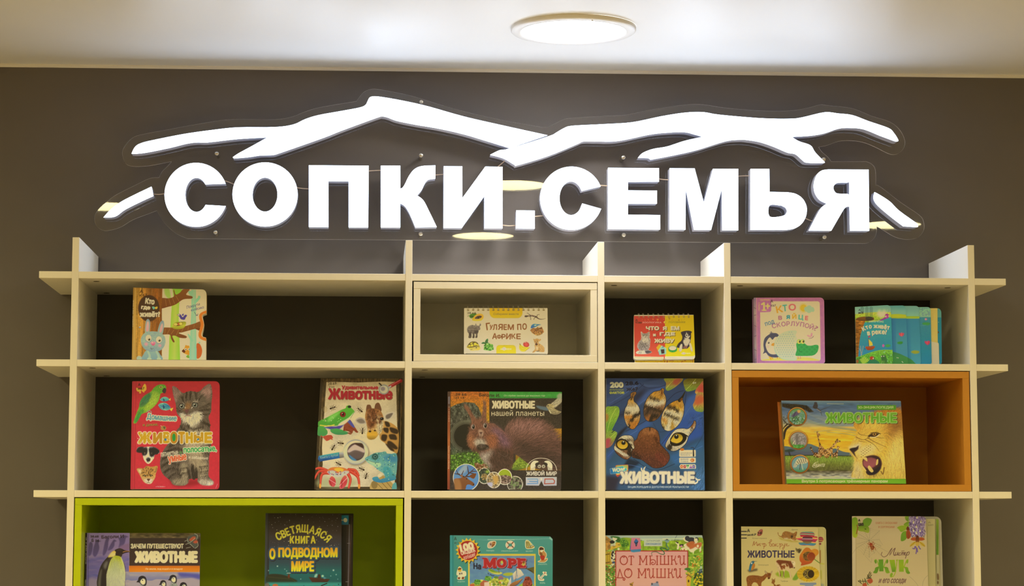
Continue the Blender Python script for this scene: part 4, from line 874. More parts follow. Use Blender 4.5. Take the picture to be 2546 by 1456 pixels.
# papaya, gecko, rhino, rocks, tortoise, greens, fruit, cub
a.blob([(265, 400), (330, 345), (430, 340), (460, 370), (400, 430), (310, 460)], ('#5a8a24', '#3c6a1c')); a.blob([(340, 480), (400, 400), (480, 350), (580, 350), (625, 400), (615, 470), (560, 520), (450, 530), (360, 520)], ('#e0a02c', '#dca024', '#e0bc28')); a.blob([(400, 470), (440, 410), (510, 385), (585, 400), (570, 450), (500, 480), (440, 485)], '#c88a3c'); a.blob([(412, 465), (450, 420), (520, 395), (578, 408), (560, 445), (490, 472)], '#4c3020'); a.dots([(420, 460), (460, 420), (560, 410), (540, 450), (470, 470)], 40, 8, ['#201814', '#6a5a48', '#3c2c20'])
a.text('28.68', 212, 302, 440, 360, '#241a0c', b=5, rot=2); a.text('Г 86', 230, 385, 380, 430, '#1c1c10', b=5)
a.line([(1670, 412), (1760, 400), (1850, 400), (1950, 430)], (34, 40), '#5c4030', sm=True); a.line([(1940, 425), (2000, 470), (2080, 485), (2180, 462)], (34, 4), '#5c4434', sm=True); a.ell(1685, 410, 38, 24, '#4c382a')
for p in ([(1790, 380), (1750, 350), (1720, 335)], [(1955, 415), (1970, 370), (2010, 370)], [(1790, 420), (1805, 460), (1800, 495)], [(1930, 430), (1890, 460), (1880, 490)]): a.line(p, (15, 9), '#54402f'); e = p[2]; a.lines([[e, (e[0] - 14, e[1] - 14)], [e, (e[0] + 14, e[1] - 16)], [e, (e[0] + 16, e[1] + 8)]], 5, '#54402f')
a.dots([(1720, 395), (1900, 395), (1940, 425), (1720, 420)], 40, 6, ['#b8a07c', '#2c2018', '#8a6c50'])
RH = [(215, 720), (260, 650), (340, 625), (410, 640), (420, 600), (440, 595), (460, 640), (520, 640), (530, 600), (555, 590), (560, 640), (530, 670), (545, 720), (530, 750), (505, 760), (500, 790), (480, 850), (470, 940), (420, 945), (435, 870), (405, 850), (400, 945), (345, 948), (355, 880), (330, 830), (320, 860), (320, 945), (250, 945), (260, 850), (225, 800)]
a.blob(RH, ('#8c7c64', '#6c5c48', '#4c3c2c')); a.grain(RH, 30, .3, sm=True); a.blob([(400, 770), (490, 770), (470, 830), (410, 830)], '#40342a', soft=12); a.blob([(450, 660), (530, 660), (535, 740), (490, 745)], '#7c6a56', soft=8); a.ell(500, 690, 8, 7, '#201810'); a.blob([(255, 860), (300, 790), (330, 850), (310, 920)], '#3a2c24', soft=10, al=.7)
a.blob([(1805, 710), (1820, 640), (1880, 600), (1960, 605), (2060, 618), (1990, 640), (1920, 680), (1850, 700)], ('#3c80b8', '#1c4c8a')); a.blob([(1900, 620), (1960, 625), (1900, 660)], '#c8d0d0', soft=4)
RO = [(1785, 760), (1850, 700), (1940, 710), (1970, 670), (2020, 700), (2080, 670), (2110, 740), (2135, 800), (2090, 850), (2020, 890), (1940, 890), (1850, 840)]
a.poly(RO, ('#7c4c24', '#8a5624', '#a87c34')); a.grain(RO, 22, .6); a.dots(RO, 60, 11, ['#5c3414', '#b07c3c', '#98642c', '#c09048'], al=.8)
TO = [(205, 1190), (230, 1130), (290, 1060), (380, 1035), (470, 1065), (520, 1150), (545, 1215), (500, 1260), (400, 1265), (310, 1270), (260, 1220)]
a.blob(TO, ('#6a5420', '#4c3c18', '#d8b83c', '#c8ac4c'))
for P in ([(300, 1130), (350, 1100), (370, 1150), (320, 1160)], [(380, 1090), (430, 1070), (460, 1110), (400, 1140)], [(290, 1090), (340, 1060), (350, 1080), (310, 1105)], [(440, 1130), (490, 1100), (500, 1150)], [(250, 1140), (280, 1120), (290, 1160), (260, 1170)]): a.blob(P, '#dcbc30')
a.blob([(360, 1190), (450, 1160), (490, 1190), (400, 1230)], '#c8b050', soft=4); a.line([(240, 1180), (330, 1180), (480, 1150)], 14, '#3c2c14', sm=True); a.blob([(290, 1230), (420, 1240), (400, 1270), (310, 1272)], '#d0b458'); a.line([(300, 1245), (345, 1230)], 8, '#4a3818'); a.ell(445, 1195, 16, 12, '#2c2010')
for P in ([(570, 1090), (620, 1050), (680, 1075), (650, 1100)], [(660, 1050), (690, 990), (735, 970), (735, 1050), (690, 1080)], [(680, 1090), (720, 1060), (770, 1080), (740, 1095)]): a.blob(P, ('#3a7034', '#2a5428'))
GR = [(635, 1160), (680, 1090), (760, 1095), (840, 1110), (850, 1180), (870, 1230), (820, 1265), (740, 1265), (650, 1240)]
a.blob(GR, '#4a8a20'); a.dots(GR, 90, 24, ['#78ac3c', '#3a7a1c', '#a8cc60', '#2c6418', '#5c9a2c'])
a.ell(1690, 1115, 78, 66, ('r', '#d8503c', '#a82420'), rot=20); a.ell(1665, 1065, 14, 10, '#f0c0a8'); a.ell(1705, 1072, 7, 6, '#f0c0a8')
a.blob([(1515, 1160), (1530, 1090), (1550, 1110), (1600, 1150), (1700, 1180), (1770, 1190), (1700, 1260), (1640, 1290), (1560, 1280), (1515, 1220)], ('#e0c428', '#d8b41c')); a.lines([[(1540, 1120), (1580, 1180), (1680, 1210)], [(1530, 1160), (1570, 1230), (1660, 1250)]], 5, '#8a6a10', sm=True); a.line([(1528, 1090), (1545, 1130)], 12, '#4a3c14'); a.line([(1660, 1280), (1775, 1190)], 10, '#a8841c')
CU = [(1870, 975), (1900, 985), (1960, 965), (2020, 985), (2050, 970), (2055, 1010), (2010, 1040), (2000, 1080), (2060, 1110), (2130, 1170), (2150, 1250), (2130, 1300), (2060, 1300), (1980, 1280), (1930, 1280), (1890, 1310), (1840, 1310), (1870, 1270), (1910, 1220), (1900, 1140), (1910, 1100), (1890, 1050)]
a.blob(CU, ('#b88440', '#c09048', '#b07c38')); a.fur(CU, 1500, 40, [(1950, 1000, -.4, -.6), (2050, 1200, .3, 1), (1900, 1200, -.2, 1)], .16, al=.5); a.blob([(1920, 1100), (1960, 1085), (1975, 1120), (1935, 1135)], '#4a2018'); a.ell(1915, 1035, 9, 9, '#201408'); a.ell(1968, 1025, 9, 9, '#201408'); a.blob([(1925, 1070), (1955, 1060), (1950, 1090)], '#5a3420'); a.blob([(1930, 1280), (2010, 1270), (1990, 1290)], '#3c2c18', soft=3); a.blob([(1930, 1170), (1990, 1180), (1960, 1270)], '#d8b878', soft=12)
xs = [240 + 125.7 * i for i in range(16)]
for x in xs: a.rect(x - 26, 238, x + 26, 270, '#7c5c24'); a.rect(x - 20, 242, x + 20, 252, '#c8b070')
b.cover(edge='#e8dcb8'); b.slab('page_block', 0.001, 0.0026, 0.010, flat('#e0d09c', b.wp)); spiral(b, xs, 128, 256, 0.006)

# --- red and yellow split flip book on its stand
b = Book('flip_book', 'small red and yellow spiral-bound flip book with a cat and a dog', (1560, 765, 185 / 1858), ZS[1], 0.05, 9,
         rquad([(165, 178), (1652, 172), (1690, 1245), (1650, 1275), (960, 1282), (920, 1255), (900, 1285), (200, 1288), (152, 1255)], [10, 10, 30, 30, 30, 0, 30, 40, 20]), None, '#d8b414', '#c7b384')
a = b.a
a.poly([(140, 160), (935, 160), (945, 1300), (140, 1300)], ('#b83424', '#c23a28', '#c84830')); a.rect(935, 160, 1720, 1310, ('#c8a40c', '#d0ac10', '#dcbc14'))
a.poly([(140, 160), (1660, 165), (1660, 182), (150, 208)], '#e0c098'); a.poly(rquad([(150, 1210), (910, 1222), (900, 1300), (140, 1300)], [0, 0, 0, 0]), '#d8c080'); a.poly([(935, 1210), (1640, 1205), (1665, 1190), (1720, 1160), (1720, 1310), (935, 1310)], '#d8c888'); a.line([(170, 1235), (890, 1250)], 6, '#a89058'); a.line([(955, 1240), (1660, 1230)], 5, '#a89858'); a.line([(148, 200), (168, 1240)], 22, '#d8c080')
a.poly(rquad([(165, 200), (935, 200), (945, 1215), (185, 1205)], [0, 0, 0, 60]), ('#b83424', '#c23a28', '#cc5032'), al=.9)
for x, y, s_, c in ((370, 295, 10, '#d87830'), (440, 305, 12, '#d87830'), (520, 295, 16, '#d87830'), (640, 288, 20, '#d87830'), (755, 300, 34, '#d87830'), (545, 325, 8, '#d87830'), (905, 285, 14, '#d87830'), (970, 305, 12, '#b07c14'), (1050, 275, 26, '#a87014'), (1115, 310, 12, '#c06820'), (1285, 310, 20, '#a87014'), (1345, 305, 10, '#b07c14'), (1425, 280, 10, '#b07c14')): a.poly([(x - s_, y - s_ * .8), (x + s_, y - s_ * .8), (x, y + s_)], c)
a.text('А', 195, 275, 260, 335, '#2c1410', b=6); a.text('С20', 200, 340, 360, 390, '#2c1410', b=7, rot=3)
a.text('ЗООЛОГИКА', 370, 345, 850, 382, '#e8c8b0', b=1); a.ell(932, 358, 28, 28, '#e8b03c'); a.text('2', 935, 340, 960, 380, '#4a3020', b=3); a.text('ПОЛОВИНКИ', 1030, 332, 1440, 382, '#6c5c24', b=2)
for t, x0, y0, x1, y1 in (('ЧТО', 455, 452, 795, 562), ('Я', 875, 458, 985, 562), ('ЕМ', 1078, 450, 1300, 565), ('и', 635, 640, 712, 715), ('ГДЕ', 800, 600, 1195, 712), ('ЖИВУ', 665, 765, 1175, 878)): a.text(t, x0, y0, x1, y1, '#f0e4c0', b=13, sh=(14, 12, '#4c3418'))
KA = [(340, 595), (400, 640), (480, 635), (545, 595), (555, 680), (545, 740), (570, 800), (560, 900), (550, 980), (520, 1030), (480, 1060), (380, 1065), (300, 1050), (250, 960), (280, 860), (340, 790), (350, 720)]
a.blob([(210, 1120), (260, 1070), (380, 1065), (520, 1045), (610, 1105), (540, 1140), (400, 1155), (260, 1150)], '#c8b898'); a.blob([(440, 1070), (530, 1060), (605, 1105), (480, 1140)], '#4a4038', soft=8); a.line([(285, 1140), (310, 1090)], 8, '#3c342c'); a.line([(330, 1145), (340, 1095)], 8, '#3c342c')
a.blob(KA, ('#a89478', '#9c8a74', '#8c7c68'), ol=(8, '#d8c8a4')); a.blob([(360, 740), (480, 730), (500, 820), (400, 850)], '#c8b494', soft=16)
for p in ([(400, 650), (410, 690)], [(440, 640), (450, 690)], [(490, 650), (485, 690)], [(370, 700), (400, 720)], [(520, 700), (490, 715)], [(320, 850), (390, 960)], [(380, 870), (440, 980)], [(440, 860), (500, 960)], [(300, 960), (370, 1030)]): a.line(p, 16, '#4c4238', al=.8)
a.fur(KA, 2600, 34, [(440, 700, 0, -1), (420, 850, 0, 1), (320, 950, -.4, 1), (540, 950, .3, 1)], .28, al=.6); a.ell(412, 690, 15, 9, '#5c5c3c'); a.ell(480, 690, 15, 9, '#5c5c3c'); a.poly([(432, 712), (462, 712), (447, 730)], '#8a5c4c'); a.line([(425, 745), (447, 738), (470, 745)], 5, '#5a4438')
DG = [(1335, 610), (1390, 585), (1480, 570), (1560, 575), (1610, 600), (1590, 640), (1590, 720), (1580, 800), (1570, 900), (1610, 1000), (1630, 1070), (1590, 1075), (1550, 960), (1500, 1010), (1400, 1020), (1360, 1030), (1340, 1080), (1290, 1075), (1310, 1010), (1230, 980), (1270, 890), (1350, 810), (1370, 720), (1345, 650)]
a.blob(DG, ('#33292e', '#2c2428')); a.blob([(1390, 820), (1480, 760), (1570, 800), (1500, 940), (1450, 960)], '#d8c498', soft=4); a.ell(1482, 690, 38, 44, '#e0d4b8', soft=3); a.ell(1480, 690, 20, 18, '#1c1414'); a.line([(1470, 610), (1482, 660)], 12, '#d8ccb0'); a.blob([(1420, 740), (1480, 745), (1550, 700), (1560, 720), (1500, 765), (1430, 760)], '#e4d8bc'); a.blob([(1320, 920), (1375, 910), (1350, 1075), (1290, 1070)], '#d8c498', soft=3); a.blob([(1540, 890), (1585, 890), (1630, 1065), (1590, 1070)], '#d8c498', soft=3); a.blob([(1400, 960), (1490, 940), (1480, 1010), (1390, 1000)], '#8a5c48', soft=6); a.fur(DG, 1400, 24, [(1480, 620, 0, -1), (1450, 850, 0, 1), (1300, 950, -.4, 1)], .2, al=.4)
a.poly([(720, 990), (790, 905), (860, 950), (770, 1080)], '#d0a020'); a.poly([(770, 1080), (860, 940), (970, 1020), (970, 1150), (800, 1175)], '#8cb4b8'); a.poly([(855, 935), (975, 1010), (960, 1030), (860, 965), (775, 1090), (760, 1075)], '#a8c8c8'); a.poly([(830, 1040), (920, 1030), (925, 1135), (850, 1145)], '#3c2820'); a.poly([(865, 985), (890, 955), (910, 985)], '#2c6a7c'); a.line([(775, 1090), (800, 1175)], 6, '#5a8a94')
a.ell(1130, 1050, 108, 60, '#2f8a30'); a.ell(1130, 1030, 110, 58, '#3c9c38'); a.ell(1130, 1010, 108, 66, '#2a7a2c'); a.ell(1130, 1004, 92, 54, '#e4d0b0'); a.ell(1125, 1090, 9, 7, '#144018')
a.text('азбукварик', 1335, 1110, 1585, 1160, '#e8dcb8', b=8); a.ell(1405, 1135, 50, 28, '#e8d8c0'); a.text('Бу', 1365, 1115, 1445, 1155, '#a87060', b=3)
b.cover(edge='#d8c888'); b.slab('page_block', 0.0005, 0.0026, 0.012, flat('#d8c888', b.wp), low=False)
xs = [292, 402, 528, 655, 780, 905, 1035, 1160, 1285, 1410, 1530]
spiral(b, xs, 118, 245, 0.006)
# the easel flap it stands on
e = Book('flip_book', 'x', (1560, 765, 185 / 1858), ZS[1], 0.062, 3, [(175, 900), (1668, 900), (1668, 1362), (180, 1362)], 1355, '#c89c14', '#c7b384')
bpy.data.objects.remove(e.t); e.t = b.t; a = e.a
a.rect(150, 850, 190, 1400, '#d8c890')
for _ in range(46):
    x, y, s_ = RNG.uniform(200, 1650), RNG.uniform(1285, 1385), RNG.uniform(10, 30); a.poly([(x - s_, y - s_ * .7), (x + s_, y - s_ * .7), (x, y + s_)], ['#a85a14', '#b8701c', '#b07c10'][RNG.integers(0, 3)])
sheet('easel_flap', a, 0.002, b.t, '#d8c890')
# --- mauve board book with an egg
b = Book('board_book', 'mauve-bordered board book with a penguin, a dotted egg half and a green crocodile', (1860, 725, 205 / 1571), ZS[1], 0.045, 4,
         rquad([(108, 112), (1448, 110), (1466, 1362), (122, 1362)], [10, 75, 40, 0]), 1356, '#b26a86', '#c4af7c')
a = b.a
a.rect(60, 80, 1500, 1400, ('#ae6680', '#b26c88', '#b06c8c')); a.grain(rect(60, 80, 1500, 1400), 30, .05)
a.rect(60, 80, 155, 1400, ('h', '#6e5560', '#a08088', '#8f6474')); a.poly([(108, 112), (150, 108), (165, 1365), (120, 1365)], ('#86687a', '#a88c78', '#8c6a70', '#a08a7c', '#7c5c66')); a.lines([[(110, 300), (150, 320)], [(115, 450), (155, 440)], [(118, 640), (155, 660)], [(120, 850), (160, 830)], [(122, 1100), (160, 1120)], [(122, 1290), (160, 1280)]], 10, '#5a3c4a', al=.7); a.line([(158, 110), (172, 1362)], 14, '#c98aa4', al=.8)
PG = rquad([(442, 182), (1365, 182), (1382, 1315), (240, 1312), (230, 392), (442, 384)], [0, 40, 40, 40, 0, 40])
a.poly(PG, ('#dcc39a', '#dcc096', '#dec49c'), ol=(4, '#c48ca0'))
a.poly([(1370, 250), (1400, 250), (1410, 460), (1380, 470)], '#a05c78', al=.4)
a.text('прятки', 225, 138, 412, 178, '#e0c060', b=4); a.text('пальч', 210 - 80, 278 - 16, 210 + 80, 278 + 16, '#e0c060', b=3, rot=-90); a.line([(262, 238), (304, 212), (304, 350)], 32, '#ecd864'); a.rect(262, 340, 350, 362, '#ecd864'); a.line([(340, 272), (408, 272)], 26, '#ecd864'); a.line([(374, 236), (374, 312)], 26, '#ecd864')
a.text('А', 425, 150, 478, 210, '#2c1820', b=4); a.text('К67', 432, 238, 535, 285, '#2c1820', b=4, rot=-4)
for t, x0, y0, x1, y1, c, r in (('К', 530, 262, 662, 402, '#d0902c', -12), ('Т', 655, 242, 748, 375, '#4f9a7c', -6), ('О', 768, 225, 915, 362, '#c8665c', 0), ('В', 572, 452, 650, 540, '#a8686c', -3), ('Я', 725, 440, 802, 522, '#2c86a0', 0), ('Й', 835, 400, 925, 520, '#d09a2c', 0), ('Ц', 955, 432, 1058, 552, '#56a07c', 3), ('Е', 1082, 455, 1148, 545, '#c86058', 4)): a.text(t, x0, y0, x1, y1, c, b=9, rot=r)
a.ell(410, 598, 118, 92, '#d8c094', rot=-8); a.line(ellp(410, 598, 116, 92, -8)[:38], 3, '#b8a07c'); a.text('под', 320, 555, 510, 650, '#3c6a78', b=5, rot=-18)
a.ptext('СКОРЛУПОЙ', [(460, 700), (640, 660), (830, 648), (1030, 665), (1240, 725)], 84, '#a0646c', b=6); a.ptext('?', [(1225, 722), (1330, 760)], 100, '#a0646c', b=3)
for k in range(22): t = 2 * math.pi * k / 22; a.ell(1055 + 74 * math.cos(t), 308 + 84 * math.sin(t), 8, 8, '#dcae3c')
a.ell(1055, 308, 64, 70, '#dca82c')
for x, y, r in ((1165, 305, 48), (1110, 325, 42), (1215, 335, 46), (1160, 355, 50), (1110, 345, 36), (1235, 355, 28)): a.ell(x, y, r, r, '#9fb4ae')
a.poly([(255, 1295), (400, 1270), (700, 1250), (1000, 1240), (1200, 1255), (1370, 1300), (1360, 1312), (260, 1310)], '#dcb44a')
# penguin
for p in ([(400, 1240), (440, 1280)], [(430, 1240), (430, 1290)], [(440, 1235), (470, 1275)], [(560, 1230), (560, 1262)], [(590, 1230), (605, 1258)]): a.line(p, 22, '#d89a2c')
a.blob([(420, 800), (480, 785), (560, 800), (620, 900), (640, 1100), (600, 1230), (480, 1250), (390, 1220), (340, 1160), (285, 1180), (305, 1120), (292, 1000), (320, 880)], '#4a4850')
a.blob([(380, 900), (420, 870), (465, 912), (520, 860), (600, 900), (600, 1150), (520, 1190), (420, 1180), (360, 1110), (335, 1000)], ('#e4cc94', '#dec898')); a.line([(410, 785), (435, 800)], 10, '#4a4850'); a.line([(440, 765), (440, 800)], 18, '#4a4850'); a.line([(468, 775), (455, 800)], 10, '#4a4850')
a.ell(392, 972, 15, 17, '#28242c'); a.ell(387, 966, 5, 5, '#e8dcc0'); a.blob([(440, 1015), (470, 978), (520, 985), (520, 1030), (470, 1030)], '#cf8a2c'); a.ell(383, 1045, 30, 32, '#dcae84', soft=5)
# crocodile
for x in (952, 990): a.line([(x, 1225), (x + 8, 1268)], 6, '#b8606c'); a.line([(x - 8, 1268), (x + 14, 1268)], 6, '#b8606c')
CR = [(940, 960), (1000, 985), (1080, 985), (1130, 1020), (1200, 1025), (1280, 1010), (1335, 1018), (1342, 1080), (1310, 1160), (1240, 1210), (1120, 1222), (960, 1222), (900, 1200), (900, 1050)]
a.blob(CR, ('#3c9a44', '#348c3c')); was = a.c.copy()
for i in range(9):
    for j in range(6):
        if (i + j) % 2: a.ell(920 + i * 50, 1010 + j * 44, 25, 22, '#2f8238', al=.55)
a.clip(CR, was)
for x in (970, 1040): a.ell(x, 950, 40, 46, '#5ea83c'); a.ell(x, 950, 34, 40, '#dce050'); a.ell(x + 14, 945, 16, 24, '#2c2418'); a.ell(x + 8, 936, 5, 7, '#f0e8d0')
a.line([(970, 1115), (985, 1138), (1020, 1142)], 6, '#204a28', sm=True); a.line([(1295, 1048), (1302, 1054)], 6, '#2c6a34')
for x in (952, 990): a.line([(x, 1225), (x + 8, 1268)], 6, '#b8606c')
EG = [(920, 745), (800, 738), (660, 780), (560, 860), (510, 980), (510, 1090), (560, 1200), (660, 1275), (800, 1298), (925, 1290), (900, 1200), (925, 1100), (915, 1000), (930, 900), (905, 820)]
a.blob([(x - 8 if x < 880 else x, y + 6) for x, y in EG], '#8fb4a4'); a.blob(EG, ('#b8bc98', '#c4c49c', '#b8c4a4'), ol=(3, '#a0b8a0'))
for i in range(14):
    for j in range(13):
        x, y = 520 + i * 44 + (22 if j % 2 else 0), 770 + j * 42
        if ((x - 800) / 280) ** 2 + ((y - 1018) / 262) ** 2 < .92 and x < 890: a.ell(x, y, 11, 10, '#98a484', soft=2)
a.blob([(1118, 830), (1160, 825), (1200, 860), (1165, 865)], '#d09090'); a.blob([(1190, 850), (1200, 790), (1225, 790), (1220, 845)], '#c88484'); a.line([(1160, 890), (1215, 878), (1245, 848)], (7, 12), '#8a5a60', sm=True); a.line([(1245, 845), (1262, 825)], 3, '#8a5a60'); a.line([(1195, 900), (1190, 1010)], 4, '#c0a088')
b.cover(edge='#9c5c78', thick=0.003); b.pages(0.024, inset=0.0008, col='#a89484', back='#a05c78')

# --- blue stepped board book
fr = (2110, 745, 250 / 2141)
def leaf(name, parent, y0, outline, bg, paint, thick=0.002, edge='#8fb0b0', wp='#c3ae7a'):
    q = Book('board_book', 'x', fr, ZS[1], y0, 4, outline, 1360, bg, wp); bpy.data.objects.remove(q.t); q.t = parent
    paint(q.a); return sheet(name, q.a, thick, parent, edge)
b = Book('board_book', 'stepped board book about a river with blue pages fanned out to the right', fr, ZS[1], 0.045, 4, rquad([(135, 152), (895, 108), (945, 1366), (160, 1366)], [8, 80, 60, 0]), 1362, '#2c7fa4', '#c3ae7a')
a = b.a
a.rect(100, 90, 980, 400, ('#6a9a94', '#86a894', '#a8b48c')); a.rect(100, 400, 980, 1400, ('#2c8cac', '#2f88b0', '#2878a8', '#2470a0')); a.poly([(120, 310), (300, 280), (550, 260), (900, 260), (930, 440), (640, 450), (420, 480), (120, 480)], ('#b8b83c', '#9cb42c', '#84a030')); a.grain([(120, 310), (900, 260), (930, 450), (120, 480)], 14, .25); a.blob([(650, 440), (760, 400), (900, 370), (980, 380), (980, 520), (640, 500)], '#2c88b4', soft=6)
for _ in range(420): x, y = RNG.uniform(220, 930), RNG.uniform(470, 1110); L = RNG.uniform(16, 50); a.line([(x, y), (x + L, y + RNG.uniform(-4, 4))], 3, ['#5cb0cc', '#1f6a9c', '#3c98bc', '#1c5c90'][RNG.integers(0, 4)], al=.55)
a.blob([(600, 300), (660, 200), (700, 260), (760, 200), (800, 280), (760, 360), (700, 380), (640, 360)], '#c8cc90', soft=22, al=.9); a.line([(640, 240), (700, 370)], 8, '#e0dcb0', al=.7); a.line([(830, 200), (800, 320)], 6, '#d8d8a8', al=.6); a.line([(870, 250), (830, 320)], 6, '#d8d8a8', al=.6)
a.poly([(140, 430), (240, 390), (370, 420), (310, 560), (250, 760), (220, 980), (205, 1230), (200, 1370), (150, 1370)], ('h', '#7a4a14', '#a06018', '#8a4c14')); a.grain([(140, 430), (240, 390), (370, 420), (310, 560), (250, 760), (220, 980), (205, 1230), (150, 1370)], 16, .5, stretch=(3, 1)); a.lines([[(150, 540), (310, 560)], [(155, 620), (280, 650)], [(155, 700), (260, 720)], [(160, 820), (240, 840)]], 5, '#4c2c0c')
a.blob([(150, 410), (230, 370), (380, 355), (520, 370), (540, 420), (480, 440), (330, 450), (180, 430)], ('#7c4c1c', '#5c3814')); a.ell(440, 400, 80, 44, '#3c3020')
for cx, n_ in ((390, 9), (480, 9), (290, 4)):
    for k in range(n_): y = 150 + k * 26; a.line([(cx - 34, y + 26), (cx, y), (cx + 34, y + 26)], 7, '#2c4a3c')
for x in (390, 420, 450): a.line([(x, 440), (x + 18, 500)], 6, '#2c3c30')
a.text('А', 205, 190, 260, 240, '#1c1410', b=5); a.text('к5', 205, 250, 320, 300, '#1c1410', b=7, rot=-4)
a.blob([(650, 440), (740, 390), (780, 370), (850, 370), (800, 400), (700, 440)], '#8c2c7c'); a.ell(815, 345, 44, 50, '#a0307c'); a.blob([(790, 350), (800, 330), (830, 345), (820, 390), (795, 385)], '#b0407c'); a.ell(792, 352, 16, 20, '#e0a8c8'); a.ell(850, 345, 14, 10, '#e8d0a0')
a.text('книжка-читанка', 430, 440, 745, 490, '#e4d8bc', b=3, arc=-8); a.ptext('Кто живёт', [(310, 670), (420, 615), (560, 600), (700, 610), (870, 635)], 88, '#f0e6c6', b=9, sh=(6, 8, '#1c4c6c')); a.ptext('в реке?', [(400, 755), (530, 735), (680, 725), (810, 735)], 96, '#f0e6c6', b=9, sh=(6, 8, '#1c4c6c'))
a.blob([(355, 1000), (430, 990), (555, 988), (530, 1045), (470, 1068), (395, 1065)], ('#a8481c', '#8a3414')); a.line([(418, 780), (430, 990)], 9, '#6a3414'); a.poly([(425, 835), (500, 905), (515, 968), (440, 985)], '#d8b030'); a.poly([(418, 772), (468, 768), (462, 798), (420, 798)], '#b03c44'); a.line([(350, 1050), (345, 1040)], 20, '#184c70')
a.ell(738, 975, 24, 32, '#b05090'); a.blob([(775, 980), (820, 945), (885, 955), (885, 985), (830, 1010)], '#3c8c3c')
a.blob([(150, 1240), (240, 1200), (400, 1140), (600, 1080), (760, 1060), (900, 1065), (980, 1080), (980, 1400), (140, 1400)], ('#7ca82c', '#5c9a28', '#4c8c24')); a.grain([(150, 1230), (400, 1140), (760, 1065), (960, 1075), (960, 1380), (150, 1380)], 22, .22)
a.dots([(700, 1090), (930, 1090), (930, 1340), (800, 1300)], 26, 8, ['#2c6a30', '#8cb8a0', '#3c7c34']); a.lines([[(265, 1200), (255, 980)], [(275, 1180), (310, 980)], [(270, 1120), (230, 1040)]], 9, '#a8945c')
a.blob([(170, 1260), (260, 1220), (310, 1290), (300, 1380), (160, 1380)], '#3c7020')
for k in range(12): a.line([(300, 1370), (240 + 18 * k, 1210 + 12 * abs(k - 5))], (5, 16), '#a8b838' if k % 2 else '#7c9c28'); a.line([(190, 1225), (300, 1370)], 5, '#5c8c24')
a.ell(185, 1310, 28, 40, '#8a4c1c'); a.blob([(430, 1290), (500, 1250), (570, 1270), (640, 1320), (650, 1380), (420, 1380)], '#1f6a3c'); a.ell(495, 1240, 48, 38, '#a8301c'); a.ell(525, 1245, 16, 16, '#e0b0a0'); a.line([(540, 1245), (560, 1230)], 8, '#181410')
a.blob([(680, 1210), (720, 1180), (780, 1190), (810, 1260), (820, 1370), (690, 1370), (700, 1260)], ('#2c5428', '#3a6a24')); a.ell(700, 1205, 12, 12, '#d8d0b0'); a.ell(748, 1200, 12, 12, '#d8d0b0'); a.line([(715, 1300), (700, 1366)], 12, '#8cb040'); a.line([(750, 1300), (745, 1366)], 12, '#6a9c34')
b.cover(edge='#8fb4a4', thick=0.002)
def hills(c1, c2): return lambda A_: None
def p1(A_):
    A_.rect(800, 80, 1300, 330, ('#4f8c84', '#6f9f90', '#7ca492')); A_.poly([(850, 310), (1060, 300), (1260, 320), (1260, 405), (850, 390)], ('#9ca81c', '#b0ac24', '#8c9c24')); A_.rect(850, 395, 1300, 1400, ('#2a7088', '#3c7f96', '#3a7c98')); A_.rect(850, 395, 1010, 1400, ('h', '#1d5468', '#2f7288'), al=.7)
    A_.blob([(1072, 740), (1080, 695), (1110, 715), (1130, 688), (1150, 712), (1178, 700), (1175, 745), (1125, 782)], '#c84044', soft=3); A_.line([(1125, 700), (1122, 770)], 8, '#e07868'); A_.blob([(1030, 915), (1080, 885), (1150, 890), (1140, 935), (1070, 945)], '#2f7c2c', soft=3); A_.poly([(880, 1080), (1100, 1150), (1270, 1230), (1280, 1400), (880, 1400)], ('#2c6a3c', '#3a7a34', '#357430'))
    for x, y in ((1030, 1230), (1055, 1235), (1140, 1315), (1155, 1330)): A_.ell(x, y, 7, 10, '#d8d8b8')
def p2(A_):
    A_.rect(1100, 80, 1600, 350, ('#6a968c', '#6f9c94', '#7caa9c')); A_.poly([(1150, 345), (1300, 345), (1520, 350), (1530, 395), (1150, 412)], ('#8ca424', '#a0ac30')); A_.rect(1150, 400, 1600, 1400, ('#2f7590', '#357c98', '#3c86a4')); A_.rect(1150, 400, 1330, 1400, ('h', '#1d5a70', '#32788f'), al=.6); A_.blob([(1325, 1110), (1390, 1075), (1500, 1090), (1490, 1135), (1400, 1150)], '#8c8c24', soft=4); A_.blob([(1200, 1220), (1320, 1260), (1400, 1330), (1440, 1400), (1200, 1400)], '#2f7434')
def p3(A_):
    A_.rect(1400, 80, 1800, 370, ('#6f9f98', '#82aba0', '#86ac98')); A_.grain(rect(1500, 160, 1760, 340), 26, .25); A_.rect(1450, 380, 1800, 1400, ('#3a80a0', '#2f7c9c', '#1d7c94', '#1c7890')); A_.grain(rect(1500, 560, 1780, 950), 10, .10); A_.ell(1645, 412, 28, 24, '#b87090'); A_.ell(1645, 412, 14, 12, '#d09ab0'); A_.blob([(1560, 505), (1610, 478), (1730, 485), (1720, 535), (1620, 542)], '#3c8c40', soft=4); A_.line([(1530, 555), (1640, 535)], 7, '#5a98a8')
    A_.blob([(1620, 910), (1630, 870), (1665, 890), (1690, 870), (1730, 880), (1725, 930), (1675, 962)], '#cc3c4c', soft=3); A_.line([(1672, 880), (1675, 950)], 7, '#e06c74')
def p4(A_):
    A_.rect(1600, 80, 1920, 905, '#cfae50'); A_.poly([(1750, 885), (1915, 920), (1930, 1400), (1750, 1400)], '#dcc898')
    for k in range(7): A_.line([(1770, 300 + k * 22), (1805, 298 + k * 22)], 4, '#a8843c')
